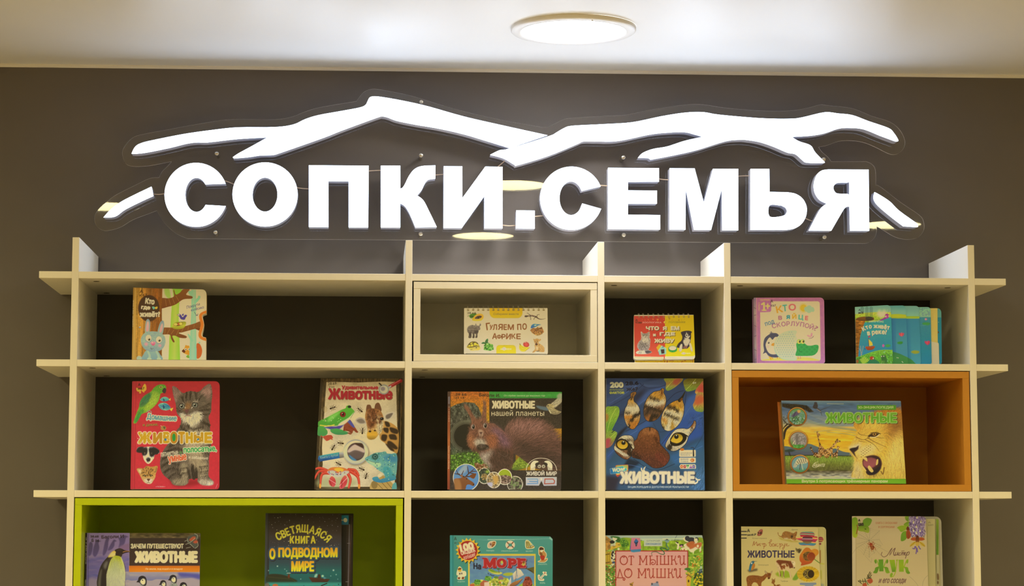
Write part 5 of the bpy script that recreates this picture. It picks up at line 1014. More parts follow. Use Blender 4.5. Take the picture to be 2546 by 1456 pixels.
def p5(A_):
    A_.rect(1700, 100, 2000, 375, '#5c9a94'); A_.rect(1700, 375, 2000, 1400, ('#1d8088', '#17808a', '#147c84')); A_.ell(1915, 475, 9, 8, '#a8d0d0'); A_.ell(1910, 690, 12, 22, '#5c4434')
y0 = 0.050
for P, bg, fn, e_ in ((rquad([(860, 125), (1215, 118), (1265, 1366), (880, 1366)], [0, 75, 45, 0]), '#3c8098', p1, '#9cbcb0'), (rquad([(1150, 130), (1500, 128), (1540, 1366), (1160, 1366)], [0, 75, 45, 0]), '#3c80a0', p2, '#9cbcb0'), (rquad([(1400, 155), (1745, 152), (1770, 1368), (1400, 1368)], [0, 70, 45, 0]), '#2c7c98', p3, '#8fb0b0'), ([(1650, 180), (1892, 178), (1898, 905), (1918, 930), (1930, 1368), (1650, 1368)], '#cfae50', p4, '#c8b080'), (rquad([(1700, 178), (1972, 178), (1985, 1368), (1700, 1368)], [0, 90, 45, 0]), '#178088', p5, '#4f9a94')):
    leaf('page_leaf', b.t, y0, P, bg, fn, edge=e_); y0 += 0.004

# --- squirrel encyclopedia
b = Book('picture_book', 'wide hardback with a brown squirrel and round animal photos along its foot', (1100, 960, 310 / 1703), ZS[2], 0.045, 5, rquad([(72, 70), (1632, 75), (1622, 1412), (68, 1412)], [0, 10, 0, 0]), 1405, '#34281c', '#d7c18a')
a = b.a
a.rect(0, 0, 1703, 1456, '#32271d'); a.grain(rect(600, 150, 1703, 580), 9, .45, stretch=(1, 1)); a.dots(rect(640, 160, 1630, 570), 260, 5, ['#43352a', '#241c15', '#54432f', '#4a3a2c'], al=.8); a.grain(rect(80, 1140, 1640, 1456), 9, .4)
a.rect(100, 70, 640, 600, ('#b8601c', '#c07418', '#c49018', '#b88c1c')); a.grain(rect(100, 70, 640, 600), 14, .25); a.rect(1000, 575, 1640, 1145, ('h', '#8a6414', '#a87818', '#a8741c')); a.grain(rect(1000, 575, 1640, 1145), 16, .2)
# tree hole
TR = [(100, 290), (180, 250), (300, 215), (430, 225), (490, 280), (530, 380), (560, 600), (560, 1140), (100, 1140)]
a.poly(TR, ('#4a4c38', '#484434', '#3c4030', '#4c6424')); a.grain(TR, 20, .7, stretch=(1, 2.2)); a.dots(TR, 500, 7, ['#26261a', '#6c6850', '#8a8060', '#38402a', '#1c1c14'], al=.8)
a.ell(330, 660, 215, 200, '#5c5a40', soft=14); a.ell(330, 680, 195, 190, '#3a3628', soft=10); a.ell(320, 690, 165, 180, '#14120c', soft=12)
for r in (175, 190, 205, 220): a.line(ellp(325, 680, r, r - 5)[12:34], 5, '#8a8462', al=.7); a.line(ellp(325, 682, r + 8, r + 4)[8:30], 4, '#201c12', al=.8)
MO = [(100, 950), (300, 900), (500, 900), (640, 1000), (640, 1150), (100, 1150)]
a.poly(MO, '#3c5418', soft=10); a.dots(MO, 420, 10, ['#5c8c20', '#304a14', '#7ca42c', '#223410', '#8a9c50', '#486c1c'], al=.85); a.dots([(440, 1050), (600, 1050), (620, 1120), (470, 1140)], 60, 12, ['#7c4c28', '#5c3418', '#a07850'])
a.blob([(930, 1110), (980, 1040), (1080, 940), (1160, 930), (1195, 990), (1190, 1080), (1150, 1110), (1000, 1145)], ('#90a024', '#7c8c24', '#50601c')); a.dots([(940, 1110), (1080, 950), (1190, 980), (1150, 1110)], 130, 9, ['#a0b030', '#5c6c1c', '#889828', '#4a5418'], al=.7)
# tail and body
TL = [(850, 590), (920, 510), (1050, 480), (1200, 485), (1350, 510), (1430, 560), (1520, 640), (1590, 760), (1620, 900), (1610, 1060), (1540, 1140), (1300, 1130), (1150, 1040), (1050, 960), (960, 900), (900, 750)]
a.blob(TL, ('#6e4a3a', '#6c4838', '#5c3c2e', '#4a3226', '#4c3424')); a.blob([(960, 760), (1100, 800), (1400, 900), (1550, 1020), (1400, 1100), (1150, 980), (1000, 900)], '#3c281e', soft=40, al=.8); a.blob([(950, 560), (1150, 510), (1350, 560), (1300, 660), (1100, 640), (960, 700)], '#8c6050', soft=40, al=.8)
a.fur(TL, 9000, 90, [(900, 800, .1, -1), (1000, 600, .3, -1), (1200, 560, .6, -.9), (1400, 650, .9, -.5), (1550, 800, 1, -.1), (1500, 1000, 1, .3), (1200, 850, 1, 0), (1200, 1000, 1, .4), (1000, 850, .8, -.3)], .30, al=.5, out=True)
BD = [(380, 560), (400, 480), (340, 350), (295, 290), (310, 262), (370, 310), (440, 430), (470, 450), (530, 440), (555, 300), (560, 220), (585, 215), (600, 300), (600, 470), (620, 500), (700, 510), (780, 560), (850, 620), (920, 740), (960, 860), (960, 980), (930, 1100), (800, 1140), (680, 1140), (600, 1040), (520, 960), (480, 880), (400, 850), (345, 760), (355, 660)]
a.blob(BD, ('#7c5034', '#7a4c34', '#5c3828', '#48301f')); a.blob([(640, 540), (760, 560), (860, 660), (930, 800), (820, 800), (700, 700)], '#74505a', soft=40, al=.8); a.blob([(680, 850), (900, 860), (940, 1060), (740, 1120), (640, 1000)], '#3f2a1e', soft=40, al=.8); a.blob([(360, 650), (430, 640), (480, 720), (430, 830), (360, 780)], '#8c5634', soft=24); a.blob([(600, 640), (720, 640), (740, 760), (640, 850), (580, 780)], '#8a5030', soft=24)
a.blob([(440, 720), (500, 690), (580, 720), (590, 790), (520, 800), (450, 780)], '#b0a080', soft=20); a.blob([(500, 900), (560, 880), (640, 850), (690, 830), (640, 950), (620, 1000), (680, 1090), (620, 1080), (540, 990)], '#a08c70', soft=22)
a.fur(BD, 9000, 46, [(480, 500, 0, -1), (420, 400, -.4, -1), (575, 320, 0, -1), (400, 700, -.5, 1), (650, 700, .6, .8), (520, 780, 0, 1), (800, 650, .8, .8), (880, 850, .3, 1), (720, 1000, .2, 1), (560, 950, .3, 1)], .28, al=.55, out=True)
a.blob([(470, 820), (520, 790), (600, 800), (640, 840), (560, 870), (490, 870)], '#30241c', soft=8); a.dots([(480, 800), (620, 800), (620, 850), (500, 860)], 40, 10, ['#241a14', '#4a3828', '#5c4a38'], al=.8)
for x, y in ((424, 552), (588, 536)): a.ell(x - 4, y, 26, 34, '#b8a48c', soft=4); a.ell(x, y, 19, 30, '#1c1410'); a.ell(x - 5, y - 12, 5, 7, '#d8d4c8')
a.blob([(490, 600), (530, 590), (560, 620), (550, 680), (510, 680)], '#b08a68', soft=8); a.poly([(503, 625), (548, 622), (528, 660)], '#4a2c24', soft=2); a.line([(528, 660), (524, 685)], 6, '#2c1c14')
for q in ([(500, 690), (420, 760)], [(540, 690), (620, 760)], [(500, 680), (400, 700)], [(550, 680), (680, 650)]): a.line(q, 2.5, '#3c2c20', al=.7)
for q in ([(760, 900), (850, 960), (900, 920)], [(900, 970), (960, 1010)]): a.line(q, 3, '#9c9078', al=.5, sm=True)
# owl
a.blob([(1280, 265), (1350, 270), (1440, 290), (1450, 330), (1380, 325), (1310, 300)], '#5c6c6c', soft=4); a.blob([(1480, 240), (1540, 190), (1590, 140), (1630, 130), (1630, 210), (1590, 250), (1540, 290), (1500, 280)], ('#a89a78', '#c0ae80'), soft=3); a.blob([(1420, 270), (1450, 240), (1500, 250), (1530, 300), (1580, 330), (1625, 350), (1560, 385), (1480, 370), (1440, 310)], ('#c0a868', '#8c7c58')); a.ell(1442, 265, 10, 9, '#4a3c28'); a.line([(1460, 330), (1480, 365)], 14, '#d8c890'); a.fur([(1490, 240), (1630, 150), (1620, 230), (1500, 290), (1440, 280), (1600, 350), (1500, 370)], 600, 30, [(1550, 200, .6, -.8), (1520, 330, 1, .5)], .3, al=.6)
# green strip, titles
a.rect(638, 60, 1640, 162, ('#2c8a2c', '#3a9a34', '#2f8430')); a.grain(rect(638, 60, 1640, 162), 20, .10); a.poly([(1560, 130), (1600, 90), (1640, 100), (1640, 170), (1575, 170)], '#b8ac88', soft=6, al=.8); a.text('От глубин океана до высоких гор', 835, 112, 1405, 145, '#e8dca8', b=2.2, shear=.18)
a.text('ЖИВОТНЫЕ', 672, 192, 1268, 308, '#dcc898', b=10); a.text('нашей планеты', 668, 322, 1392, 405, '#e4d4a4', b=2.5)
a.text('28 68', 175, 92, 330, 128, '#241408', b=3, rot=2); a.text('П 14', 185, 140, 300, 172, '#241408', b=2.5, rot=-3); a.text('Баголи И.', 500, 96, 790, 145, '#241408', b=3.5, rot=2)
a.rect(60, 60, 106, 1420, ('#4c2414', '#8a4020', '#b0602c', '#a05024', '#7c3018')); a.line([(112, 70), (104, 1412)], 6, '#1c120c', al=.8); a.poly([(72, 70), (106, 70), (106, 280), (72, 290)], '#4a3c34', al=.6)
a.text('ЖИВОЙ МИР В 3D', 88 - 110, 378 - 9, 88 + 110, 378 + 9, '#e0d0a0', b=1.5, rot=-90); a.text('Животные нашей планеты', 84 - 160, 970 - 10, 84 + 160, 970 + 10, '#e0cc98', b=1.5, rot=-90); a.rect(78, 140, 102, 240, '#8c9098', al=.5)
# round vignettes
for cx, cy, rx, ry in ((325, 1245, 182, 188), (572, 1222, 90, 110), (702, 1278, 100, 112), (850, 1235, 100, 110), (992, 1335, 108, 112)): pass
def disc(cx, cy, rx, ry, fill): a.ell(cx, cy, rx, ry, '#e4d4b0'); a.ell(cx, cy, rx - 9, ry - 9, fill)
disc(992, 1335, 108, 112, '#5c6038'); a.dots(ellp(992, 1335, 94, 98), 160, 12, ['#4a3828', '#6c5c40', '#2c241c', '#8a7858', '#6c7c3c'], al=.8)
disc(850, 1235, 100, 110, ('#96a01c', '#8c9420', '#4c3c24')); a.blob([(770, 1230), (840, 1215), (930, 1230), (940, 1290), (870, 1330), (790, 1310)], '#6a4c34'); a.dots(ellp(850, 1270, 76, 55), 90, 10, ['#3c2c20', '#8a6c50', '#a08464', '#54402c'], al=.8)
disc(572, 1222, 90, 110, '#39402c'); a.dots(ellp(572, 1222, 78, 98), 150, 11, ['#4a5034', '#20241a', '#5c6440', '#2c3020'], al=.8); a.dots(ellp(575, 1235, 40, 40), 40, 9, ['#a87c34', '#6c5830', '#c09448'], al=.8); a.ell(615, 1165, 26, 22, '#8a9c30', soft=6)
disc(702, 1278, 100, 112, '#7c6a44'); a.dots(ellp(702, 1278, 86, 98), 150, 12, ['#a88850', '#5c4c30', '#8c6c38', '#c0a468'], al=.8); a.blob([(690, 1230), (740, 1215), (765, 1260), (740, 1330), (720, 1350), (700, 1300)], '#b88a3c', soft=4); a.line([(740, 1215), (770, 1190)], 6, '#d8c898'); a.line([(715, 1225), (690, 1190)], 6, '#d8c898'); a.ell(728, 1345, 9, 7, '#2c1c10'); a.blob([(610, 1320), (680, 1310), (680, 1370), (640, 1360)], '#a89c90', soft=5)
disc(325, 1245, 182, 188, ('#4a70a8', '#5880b4', '#4470a8')); a.blob([(290, 1080), (340, 1070), (330, 1150), (260, 1200), (220, 1170)], '#8c98b0', soft=8)
a.blob([(160, 1270), (250, 1250), (290, 1230), (330, 1240), (360, 1270), (420, 1310), (438, 1340), (420, 1360), (370, 1340), (330, 1350), (300, 1420), (180, 1420), (170, 1350)], ('#7a4822', '#6c3c18')); a.blob([(160, 1270), (230, 1270), (260, 1400), (180, 1410)], '#94602c', soft=8)
for p in ([(300, 1235), (220, 1200), (190, 1140)], [(230, 1200), (160, 1190)], [(320, 1230), (370, 1180), (440, 1120)], [(360, 1190), (340, 1090)], [(380, 1180), (460, 1200)], [(400, 1160), (470, 1160)], [(340, 1230), (430, 1240)], [(260, 1215), (290, 1150)]): a.line(p, (16, 6), '#43230f', sm=True)
a.blob([(400, 1200), (460, 1190), (430, 1260), (370, 1230)], '#6c3814'); a.ell(330, 1262, 8, 7, '#100a08'); a.ell(425, 1338, 10, 9, '#1c100a'); a.blob([(240, 1220), (275, 1205), (270, 1245)], '#8a5a34')
# emblem with glasses
a.line([(1145, 1145), (1158, 1085), (1200, 1030), (1270, 990), (1350, 980), (1430, 992), (1500, 1030), (1545, 1085), (1562, 1145)], 7, '#e0d4b0', sm=True)
for s_ in (-1, 1):
    q = lambda x: 1352 + s_ * x; a.blob([(q(40), 1025), (q(100), 1015), (q(145), 1060), (q(145), 1120), (q(100), 1100), (q(70), 1060)], '#dccfa8')
    for k in range(5): a.line([(q(80 + k * 16), 1050 + k * 6), (q(95 + k * 12), 1140)], 9, '#dccfa8')
    a.blob([(q(30), 1040), (q(60), 1040), (q(85), 1060), (q(70), 1095), (q(40), 1080)], '#30261c'); a.ell(q(28), 1092, 22, 22, '#dccfa8'); a.ell(q(28), 1092, 14, 14, '#2c2218'); a.ell(q(26), 1090, 6, 6, '#dccfa8')
a.text('ЖИВОЙ МИР', 1142, 1142, 1565, 1222, '#dccaa0', b=5)
a.poly([(1138, 1238), (1562, 1236), (1560, 1355), (1385, 1358), (1352, 1290), (1318, 1356), (1140, 1352)], ('#b8ae94', '#a8a08c')); a.text('в', 1340, 1250, 1365, 1282, '#efe4c8', b=2)
a.line([(1165, 1265), (1295, 1265), (1305, 1285), (1290, 1300), (1190, 1297)], 12, '#6a8cb0'); a.line([(1190, 1297), (1300, 1300), (1300, 1325), (1165, 1328)], 12, '#5a80ac'); a.line([(1395, 1330), (1400, 1265), (1510, 1264), (1532, 1290), (1525, 1325), (1395, 1330)], 12, '#a03c24')
b.cover(edge='#6a3418'); b.pages(0.018, back='#3c2c1c')
# --- tiger paw encyclopedia
b = Book('picture_book', 'dark blue book with a tiger paw print made of fur and two tiger eyes', (1495, 930, 270 / 1333), ZS[2], 0.05, 4, rquad([(55, 48), (1252, 52), (1272, 1424), (50, 1424)], [0, 6, 0, 0]), 1420, '#2c4058', '#cfb983')
a = b.a
a.rect(0, 0, 1333, 1456, ('#2c3c5c', '#28405f', '#2a4660', '#2c4c5c', '#2a4450'))
a.poly([(50, 300), (300, 120), (450, 48), (600, 48), (60, 420)], '#34486c', soft=14); a.poly([(400, 330), (600, 190), (800, 130), (740, 230), (520, 340), (440, 400)], '#38507c', soft=10); a.poly([(470, 100), (800, 48), (780, 140), (560, 165)], '#3a4c6c', soft=8); a.poly([(60, 560), (300, 430), (420, 240), (560, 160), (480, 300), (280, 520)], '#181c30', soft=20, al=.8)
a.poly([(950, 560), (1060, 280), (1200, 200), (1260, 300), (1230, 520), (1000, 700)], '#34568c', soft=20); a.poly([(720, 860), (900, 600), (1100, 460), (1250, 500), (1250, 760), (900, 900)], '#2a4c84', soft=20); a.poly([(60, 980), (330, 700), (560, 560), (640, 600), (430, 760), (180, 920), (60, 1100)], '#30507c', soft=16); a.poly([(60, 900), (230, 700), (360, 600), (200, 800)], '#141824', soft=12)
a.poly([(830, 1000), (1050, 900), (1250, 800), (1260, 1000), (900, 1120)], '#2c5878', soft=20); a.poly([(60, 1100), (330, 1040), (560, 1120), (640, 1180), (300, 1240), (60, 1300)], '#2c5064', soft=16); a.poly([(330, 1030), (480, 1080), (380, 1160), (240, 1180)], '#12202c', soft=12); a.poly([(1000, 1100), (1270, 900), (1270, 1424), (1100, 1424)], '#34586a', soft=30); a.poly([(50, 1240), (240, 1260), (180, 1424), (50, 1424)], '#28242a', soft=20)
for P, c in (([(300, 700), (560, 560), (760, 380), (900, 240), (1010, 200)], '#141c34'), ([(60, 420), (280, 300), (430, 200), (520, 120)], '#1c2844'), ([(740, 860), (900, 640), (1020, 380), (1040, 200)], '#16223e'), ([(400, 1040), (640, 1180), (900, 1100)], '#14202c'), ([(640, 600), (700, 700), (790, 700)], '#1a3048'), ([(470, 110), (560, 165), (700, 160), (790, 130)], '#1c2440'), ([(1100, 980), (1230, 780), (1260, 700)], '#1c3850')): a.line(P, 7, c, sm=True, al=.8)
for P in ([(100, 360), (300, 230), (430, 140)], [(450, 380), (640, 240), (780, 190)], [(960, 620), (1080, 420), (1200, 300)], [(1020, 720), (1150, 560), (1240, 520)], [(80, 1010), (280, 800), (440, 690)], [(900, 1060), (1080, 960), (1240, 880)], [(120, 1180), (320, 1110), (540, 1160)]): a.line(P, (3, 8), '#5474a0', sm=True, al=.6)
for _ in range(160): x, y = RNG.uniform(1080, 1265), RNG.uniform(480, 640); a.line([(x, y), (x + RNG.uniform(-40, 10), y + RNG.uniform(10, 50))], 2.5, ['#3c5c80', '#1c2c48', '#506c8c'][RNG.integers(0, 3)], al=.6)
for _ in range(240): x, y = RNG.uniform(1130, 1265), RNG.uniform(1130, 1420); a.line([(x, y), (x - RNG.uniform(5, 40), y + RNG.uniform(30, 70))], 3, ['#4c7488', '#244050', '#5c8494'][RNG.integers(0, 3)], al=.6)
for _ in range(220): x, y = RNG.uniform(60, 420), RNG.uniform(100, 640); a.line([(x, y), (x + RNG.uniform(5, 20), y - RNG.uniform(2, 14))], 2.5, ['#4c6490', '#20304c', '#141c30'][RNG.integers(0, 3)], al=.4)
# green and orange feathers
def feather(P, cols, rib, n=500, fl=None):
    a.blob(P, cols); a.fur(P, n, 40, fl, .14, al=.5); a.line(rib, 6, '#c8cc50', sm=True, al=.8)
feather([(50, 430), (130, 395), (200, 395), (222, 440), (210, 520), (150, 640), (110, 720), (50, 760)], ('#78962c', '#8cac34', '#6a9a2c', '#5c8824'), [(60, 760), (110, 560), (180, 420)], fl=[(100, 500, .8, -1)]); a.blob([(50, 480), (85, 500), (80, 560), (50, 580)], '#b8602c', soft=10, al=.8)
feather([(50, 740), (110, 690), (190, 710), (180, 770), (120, 880), (50, 895)], ('#7c9a30', '#8a9c34', '#a84848'), [(60, 880), (110, 780), (180, 715)], fl=[(100, 800, .8, -1)]); a.blob([(50, 800), (115, 790), (90, 880), (50, 890)], '#b04048', soft=10); a.line([(130, 715), (160, 690)], 8, '#14202c')
feather([(780, 50), (1000, 50), (930, 140), (830, 200), (790, 180), (795, 110)], ('#8a9c2c', '#a87c3c', '#6c9430'), [(800, 170), (860, 100), (920, 52)], fl=[(880, 100, .6, -1)]); a.blob([(900, 60), (985, 55), (930, 125), (880, 110)], '#b0563c', soft=10)
feather([(1010, 80), (1080, 50), (1250, 52), (1240, 130), (1150, 190), (1050, 210), (1020, 160)], ('#6c5c1c', '#84802c', '#6c8c2c'), [(1040, 190), (1110, 120), (1160, 60)], fl=[(1120, 120, .8, -.6)])
feather([(1258, 80), (1200, 140), (1155, 200), (1165, 240), (1258, 240)], ('#b8803c', '#c0503c', '#c09c3c'), [(1165, 235), (1210, 170), (1255, 110)], fl=[(1210, 180, .8, -1)]); a.blob([(1190, 170), (1255, 120), (1255, 220), (1180, 210)], '#bc4838', soft=12)
feather([(1258, 240), (1170, 240), (1150, 320), (1125, 380), (1150, 440), (1200, 460), (1258, 440)], ('#a8a03c', '#b8603c', '#b88c3c', '#6c9034'), [(1140, 420), (1190, 330), (1255, 260)], fl=[(1200, 340, .6, -1)]); a.blob([(1170, 290), (1250, 270), (1250, 340), (1160, 380), (1145, 350)], '#c05c34', soft=14)
# fur pads
def pad(P, cols, stripes, flow, n=2600):
    a.blob(P, '#181010', soft=5, ol=(6, '#0f1420')); was = a.c.copy(); a.blob(P, cols)
    for q, wd, c in stripes: a.line(q, wd, c, sm=True, al=.9)
    a.fur(P, n, 42, flow, .2, al=.55); a.clip(P, was)
pad([(360, 290), (365, 235), (415, 215), (428, 235), (400, 280), (400, 330), (440, 370), (472, 440), (470, 560), (420, 650), (380, 672), (320, 630), (285, 540), (285, 450), (320, 370), (330, 320)], ('#8a5420', '#b08848', '#c8b484', '#a86c24', '#a8641c'),
    [([(320, 350), (360, 370)], 18, '#1c120c'), ([(300, 380), (440, 400)], 50, '#d8c8a0'), ([(290, 440), (350, 450)], 24, '#1c120c'), ([(380, 540), (420, 480), (470, 470)], 50, '#20140c'), ([(300, 500), (380, 500)], 40, '#b87424'), ([(290, 560), (330, 640)], 40, '#d0c094'), ([(390, 640), (440, 580)], 50, '#b06c20'), ([(350, 300), (400, 310)], 26, '#c08c34'), ([(395, 235), (370, 280)], 20, '#3c2410'), ([(350, 640), (345, 590)], 20, '#20140c')], [(380, 400, -.3, 1), (320, 500, -.3, 1), (440, 520, -.5, .9), (390, 260, -.2, 1)])
pad([(640, 220), (720, 200), (745, 175), (770, 185), (765, 225), (790, 280), (790, 360), (750, 460), (680, 550), (600, 578), (545, 550), (520, 470), (530, 380), (570, 290)], ('#a86c1c', '#b89048', '#8c6038', '#5c3c20', '#a05c20'),
    [([(650, 225), (720, 260), (780, 330)], 30, '#c08420'), ([(610, 270), (690, 290), (720, 310)], 34, '#1c120c'), ([(600, 330), (690, 340), (760, 320)], 60, '#d8c8a0'), ([(540, 370), (640, 400), (740, 430)], 44, '#1e140e'), ([(540, 440), (600, 440), (680, 470)], 50, '#4a3424'), ([(560, 540), (600, 490)], 40, '#8c5424'), ([(610, 560), (640, 490), (690, 500)], 40, '#1e140e'), ([(745, 190), (750, 230)], 20, '#5c2c10'), ([(600, 380), (560, 470)], 30, '#30221a')], [(700, 260, -.2, 1), (600, 350, -.5, 1), (720, 400, -.5, .9), (620, 500, -.4, 1)])
pad([(880, 340), (960, 310), (985, 295), (1000, 330), (1015, 400), (1005, 500), (960, 600), (890, 670), (820, 695), (760, 660), (735, 580), (750, 490), (800, 400)], ('#b0761c', '#c09048', '#ccb478', '#b89850', '#d8cca4'),
    [([(880, 345), (980, 380)], 40, '#b87c1c'), ([(830, 390), (900, 390), (950, 435)], 36, '#1c120c'), ([(800, 440), (880, 450), (980, 480)], 40, '#d8cca0'), ([(790, 470), (860, 490), (960, 540)], 32, '#1c120c'), ([(860, 600), (920, 560), (960, 580)], 50, '#dccfa8'), ([(750, 520), (800, 560)], 40, '#b8782c'), ([(750, 620), (770, 660)], 30, '#1c120c'), ([(800, 670), (840, 600), (850, 540)], 44, '#dccfa8'), ([(880, 580), (880, 660)], 40, '#a87c28'), ([(930, 370), (990, 420)], 24, '#d0a038')], [(920, 360, -.2, 1), (820, 450, -.5, 1), (930, 520, -.5, .9), (820, 620, -.2, 1)])
a.line([(960, 320), (1000, 270), (1028, 210)], (40, 6), '#1a120c', sm=True); a.line([(975, 320), (990, 300)], 22, '#6a3810')
EL = [(160, 880), (190, 820), (250, 760), (340, 750), (390, 780), (415, 880), (410, 940), (340, 1030), (290, 1040), (210, 990), (165, 930)]
pad(EL, ('#cbbd94', '#8c6c44', '#6c4424', '#8a5428'), [([(280, 770), (340, 840), (405, 920)], 56, '#d4c490'), ([(200, 830), (300, 800), (390, 780)], 22, '#3c2818'), ([(165, 900), (250, 970), (330, 980)], 40, '#d4c69c'), ([(340, 860), (340, 960), (380, 960)], 60, '#1c100a'), ([(180, 950), (240, 1000), (290, 1010)], 30, '#5c3018')], [(300, 800, .6, .6), (220, 960, .8, .5), (380, 900, 0, 1)], 1800)
a.ell(262, 860, 84, 68, '#140e0a', rot=15); a.ell(260, 862, 66, 54, ('#8c6414', '#c89820', '#d8ac30'), rot=10); a.ell(272, 842, 26, 24, '#14100c'); a.ell(272, 828, 8, 7, '#c8d4e0'); a.line([(190, 830), (250, 795), (330, 840), (390, 930)], 14, '#1c120c', sm=True); a.line([(190, 890), (250, 925), (330, 920)], 12, '#1c120c', sm=True)
ER = [(790, 860), (830, 780), (900, 690), (980, 665), (1060, 670), (1100, 640), (1130, 600), (1140, 570), (1160, 590), (1150, 650), (1110, 710), (1070, 760), (1040, 840), (980, 900), (900, 940), (840, 930), (800, 900)]
pad(ER, ('#8a5c28', '#d4c8a4', '#cbbc94', '#a8946c'), [([(900, 720), (1000, 690), (1080, 700)], 34, '#d8cca8'), ([(1130, 590), (1110, 650)], 22, '#8a4c1c'), ([(1080, 740), (1110, 660)], 26, '#1c120c'), ([(850, 860), (820, 920)], 60, '#1c120c'), ([(830, 800), (800, 870)], 20, '#b09c70')], [(960, 690, .8, -.4), (850, 850, -.3, 1), (1050, 800, .3, 1)], 1600)
a.ell(945, 800, 110, 72, '#140e0a', rot=-28); a.ell(925, 788, 76, 58, ('#8c6c14', '#cca424', '#d8ac30'), rot=-15); a.ell(922, 765, 27, 27, '#100e10'); a.ell(922, 750, 8, 8, '#c8d4e0'); a.poly([(860, 830), (960, 860), (1040, 790), (980, 860), (900, 880)], '#1c120c', soft=4); a.line([(850, 800), (900, 730), (980, 720), (1060, 760)], 14, '#1a100a', sm=True)
NO = [(440, 790), (470, 710), (540, 660), (620, 655), (690, 700), (715, 780), (720, 850), (780, 920), (830, 980), (835, 1040), (790, 1110), (720, 1145), (640, 1145), (570, 1100), (500, 1050), (430, 1030), (380, 1010), (380, 940), (410, 900), (400, 830)]
pad(NO, ('#7c4820', '#6c3c1c', '#5c3018', '#52281a', '#4c2416'), [([(540, 690), (640, 690)], 60, '#90582c'), ([(600, 660), (570, 630)], 14, '#1c120c'), ([(420, 960), (470, 1020)], 60, '#301810'), ([(700, 980), (780, 1060)], 90, '#642c1c'), ([(660, 760), (690, 840)], 40, '#4a2410')], [(560, 720, -.3, 1), (450, 850, -.7, .6), (680, 800, .4, 1), (620, 950, 0, 1), (740, 1060, .4, 1)], 4200)
a.dots(NO, 500, 3.5, ['#a06030', '#3a180c', '#84482a'], sm=True, al=.6)
# type
a.text('200', 103, 92, 275, 170, '#c8bc9c', b=9, sh=(4, 6, '#1c2030')); a.text('ИНТЕРЕСНЫХ', 100, 178, 278, 202, '#b8b02c', b=2.5); a.text('ФАКТОВ', 98, 208, 284, 244, '#d4cc30', b=4)
a.text('28.6', 292, 85, 460, 135, '#14101c', b=4, rot=-3); a.text('Ж67', 305, 160, 455, 205, '#14101c', b=4, rot=-4); a.text('6+', 1120, 88, 1168, 120, '#e4dcc8', b=4)
a.poly(rquad([(175, 1115), (332, 1108), (330, 1210), (180, 1250)], [14, 14, 14, 14]), '#c8702c'); a.poly(rquad([(185, 1122), (324, 1116), (322, 1200), (190, 1238)], [12, 12, 12, 12]), ('#8ca84c', '#d8a040')); a.poly([(178, 1240), (240, 1230), (200, 1262)], '#a03828')
a.poly([(108, 1160), (260, 1128), (318, 1166), (262, 1210), (115, 1222)], ('h', '#1c5c90', '#1c8c9c', '#2c9c8c'), ol=(4, '#d8ccb0')); a.text('WOW!', 132, 1145, 292, 1200, '#e8e0cc', b=5, rot=-3)
a.text('ЖИВОТНЫЕ', 225, 1188, 1150, 1345, '#d6ccb4', b=13, ol=[(8, '#7c7464')], sh=(8, 10, '#1c2830')); a.text('ЭНЦИКЛОПЕДИЯ В ДОПОЛНЕННОЙ РЕАЛЬНОСТИ', 322, 1362, 1075, 1400, '#dcd2b8', b=2.5)
a.blob([(500, 1195), (485, 1160), (495, 1145), (510, 1180), (520, 1150), (545, 1130), (530, 1170), (540, 1190)], '#dcd2b8'); a.line([(1150, 1340), (1180, 1320), (1180, 1290), (1200, 1300)], (20, 10), '#dcd2b8', sm=True); a.blob([(1155, 1265), (1180, 1285), (1175, 1300), (1158, 1290)], '#dcd2b8'); a.blob([(1185, 1290), (1218, 1285), (1200, 1305)], '#dcd2b8')
a.poly(rquad([(957, 928), (1160, 928), (1160, 1012), (957, 1012)], [10] * 4), '#d8ccb0'); a.poly(rquad([(957, 1022), (1160, 1022), (1160, 1086), (957, 1086)], [10] * 4), '#d8ccb0'); a.text('ДОПОЛНЕННАЯ', 970, 960, 1116, 976, '#3c3428', b=1.5); a.text('РЕАЛЬНОСТЬ', 972, 982, 1090, 997, '#3c3428', b=1.5); a.ell(993, 922, 25, 16, '#c86c1c'); a.line([(1100, 900), (1125, 895), (1140, 915)], 8, '#2c2c34'); a.line([(1130, 925), (1132, 1000)], (12, 18), '#1c1c20')
a.text('БЕСПЛАТНОЕ', 972, 1030, 1070, 1044, '#4a4236', b=1); a.text('приложение', 972, 1044, 1070, 1056, '#4a4236', b=.8); a.text('ГОША', 974, 1062, 1070, 1076, '#2c2820', b=3); a.ell(1118, 1054, 24, 22, '#c8702c'); a.ell(1112, 1054, 8, 7, '#e0d0b0')
a.poly([(960, 1130), (975, 1105), (1150, 1105), (1160, 1120), (1160, 1155), (975, 1158)], '#dcd4bc', ol=(4, '#dcd4bc'))
a.ell(987, 1132, 18, 22, '#c8642c'); a.poly([(1010, 1112), (1042, 1118), (1040, 1150), (1010, 1152)], '#a82c30'); a.poly([(1040, 1112), (1082, 1112), (1062, 1152)], '#2c8a40'); a.poly([(1078, 1152), (1098, 1112), (1120, 1152)], '#8c3c84'); a.poly([(1120, 1112), (1150, 1116), (1150, 1152), (1120, 1150)], '#5c4c94')
for x in (987, 1026, 1062, 1098, 1135): a.ell(x, 1132, 6, 6, '#dcd4bc')
a.line([(52, 50), (50, 1424)], 14, '#b89848', al=.8)
b.cover(edge='#4a4430'); b.pages(0.016, back='#2c3c50')

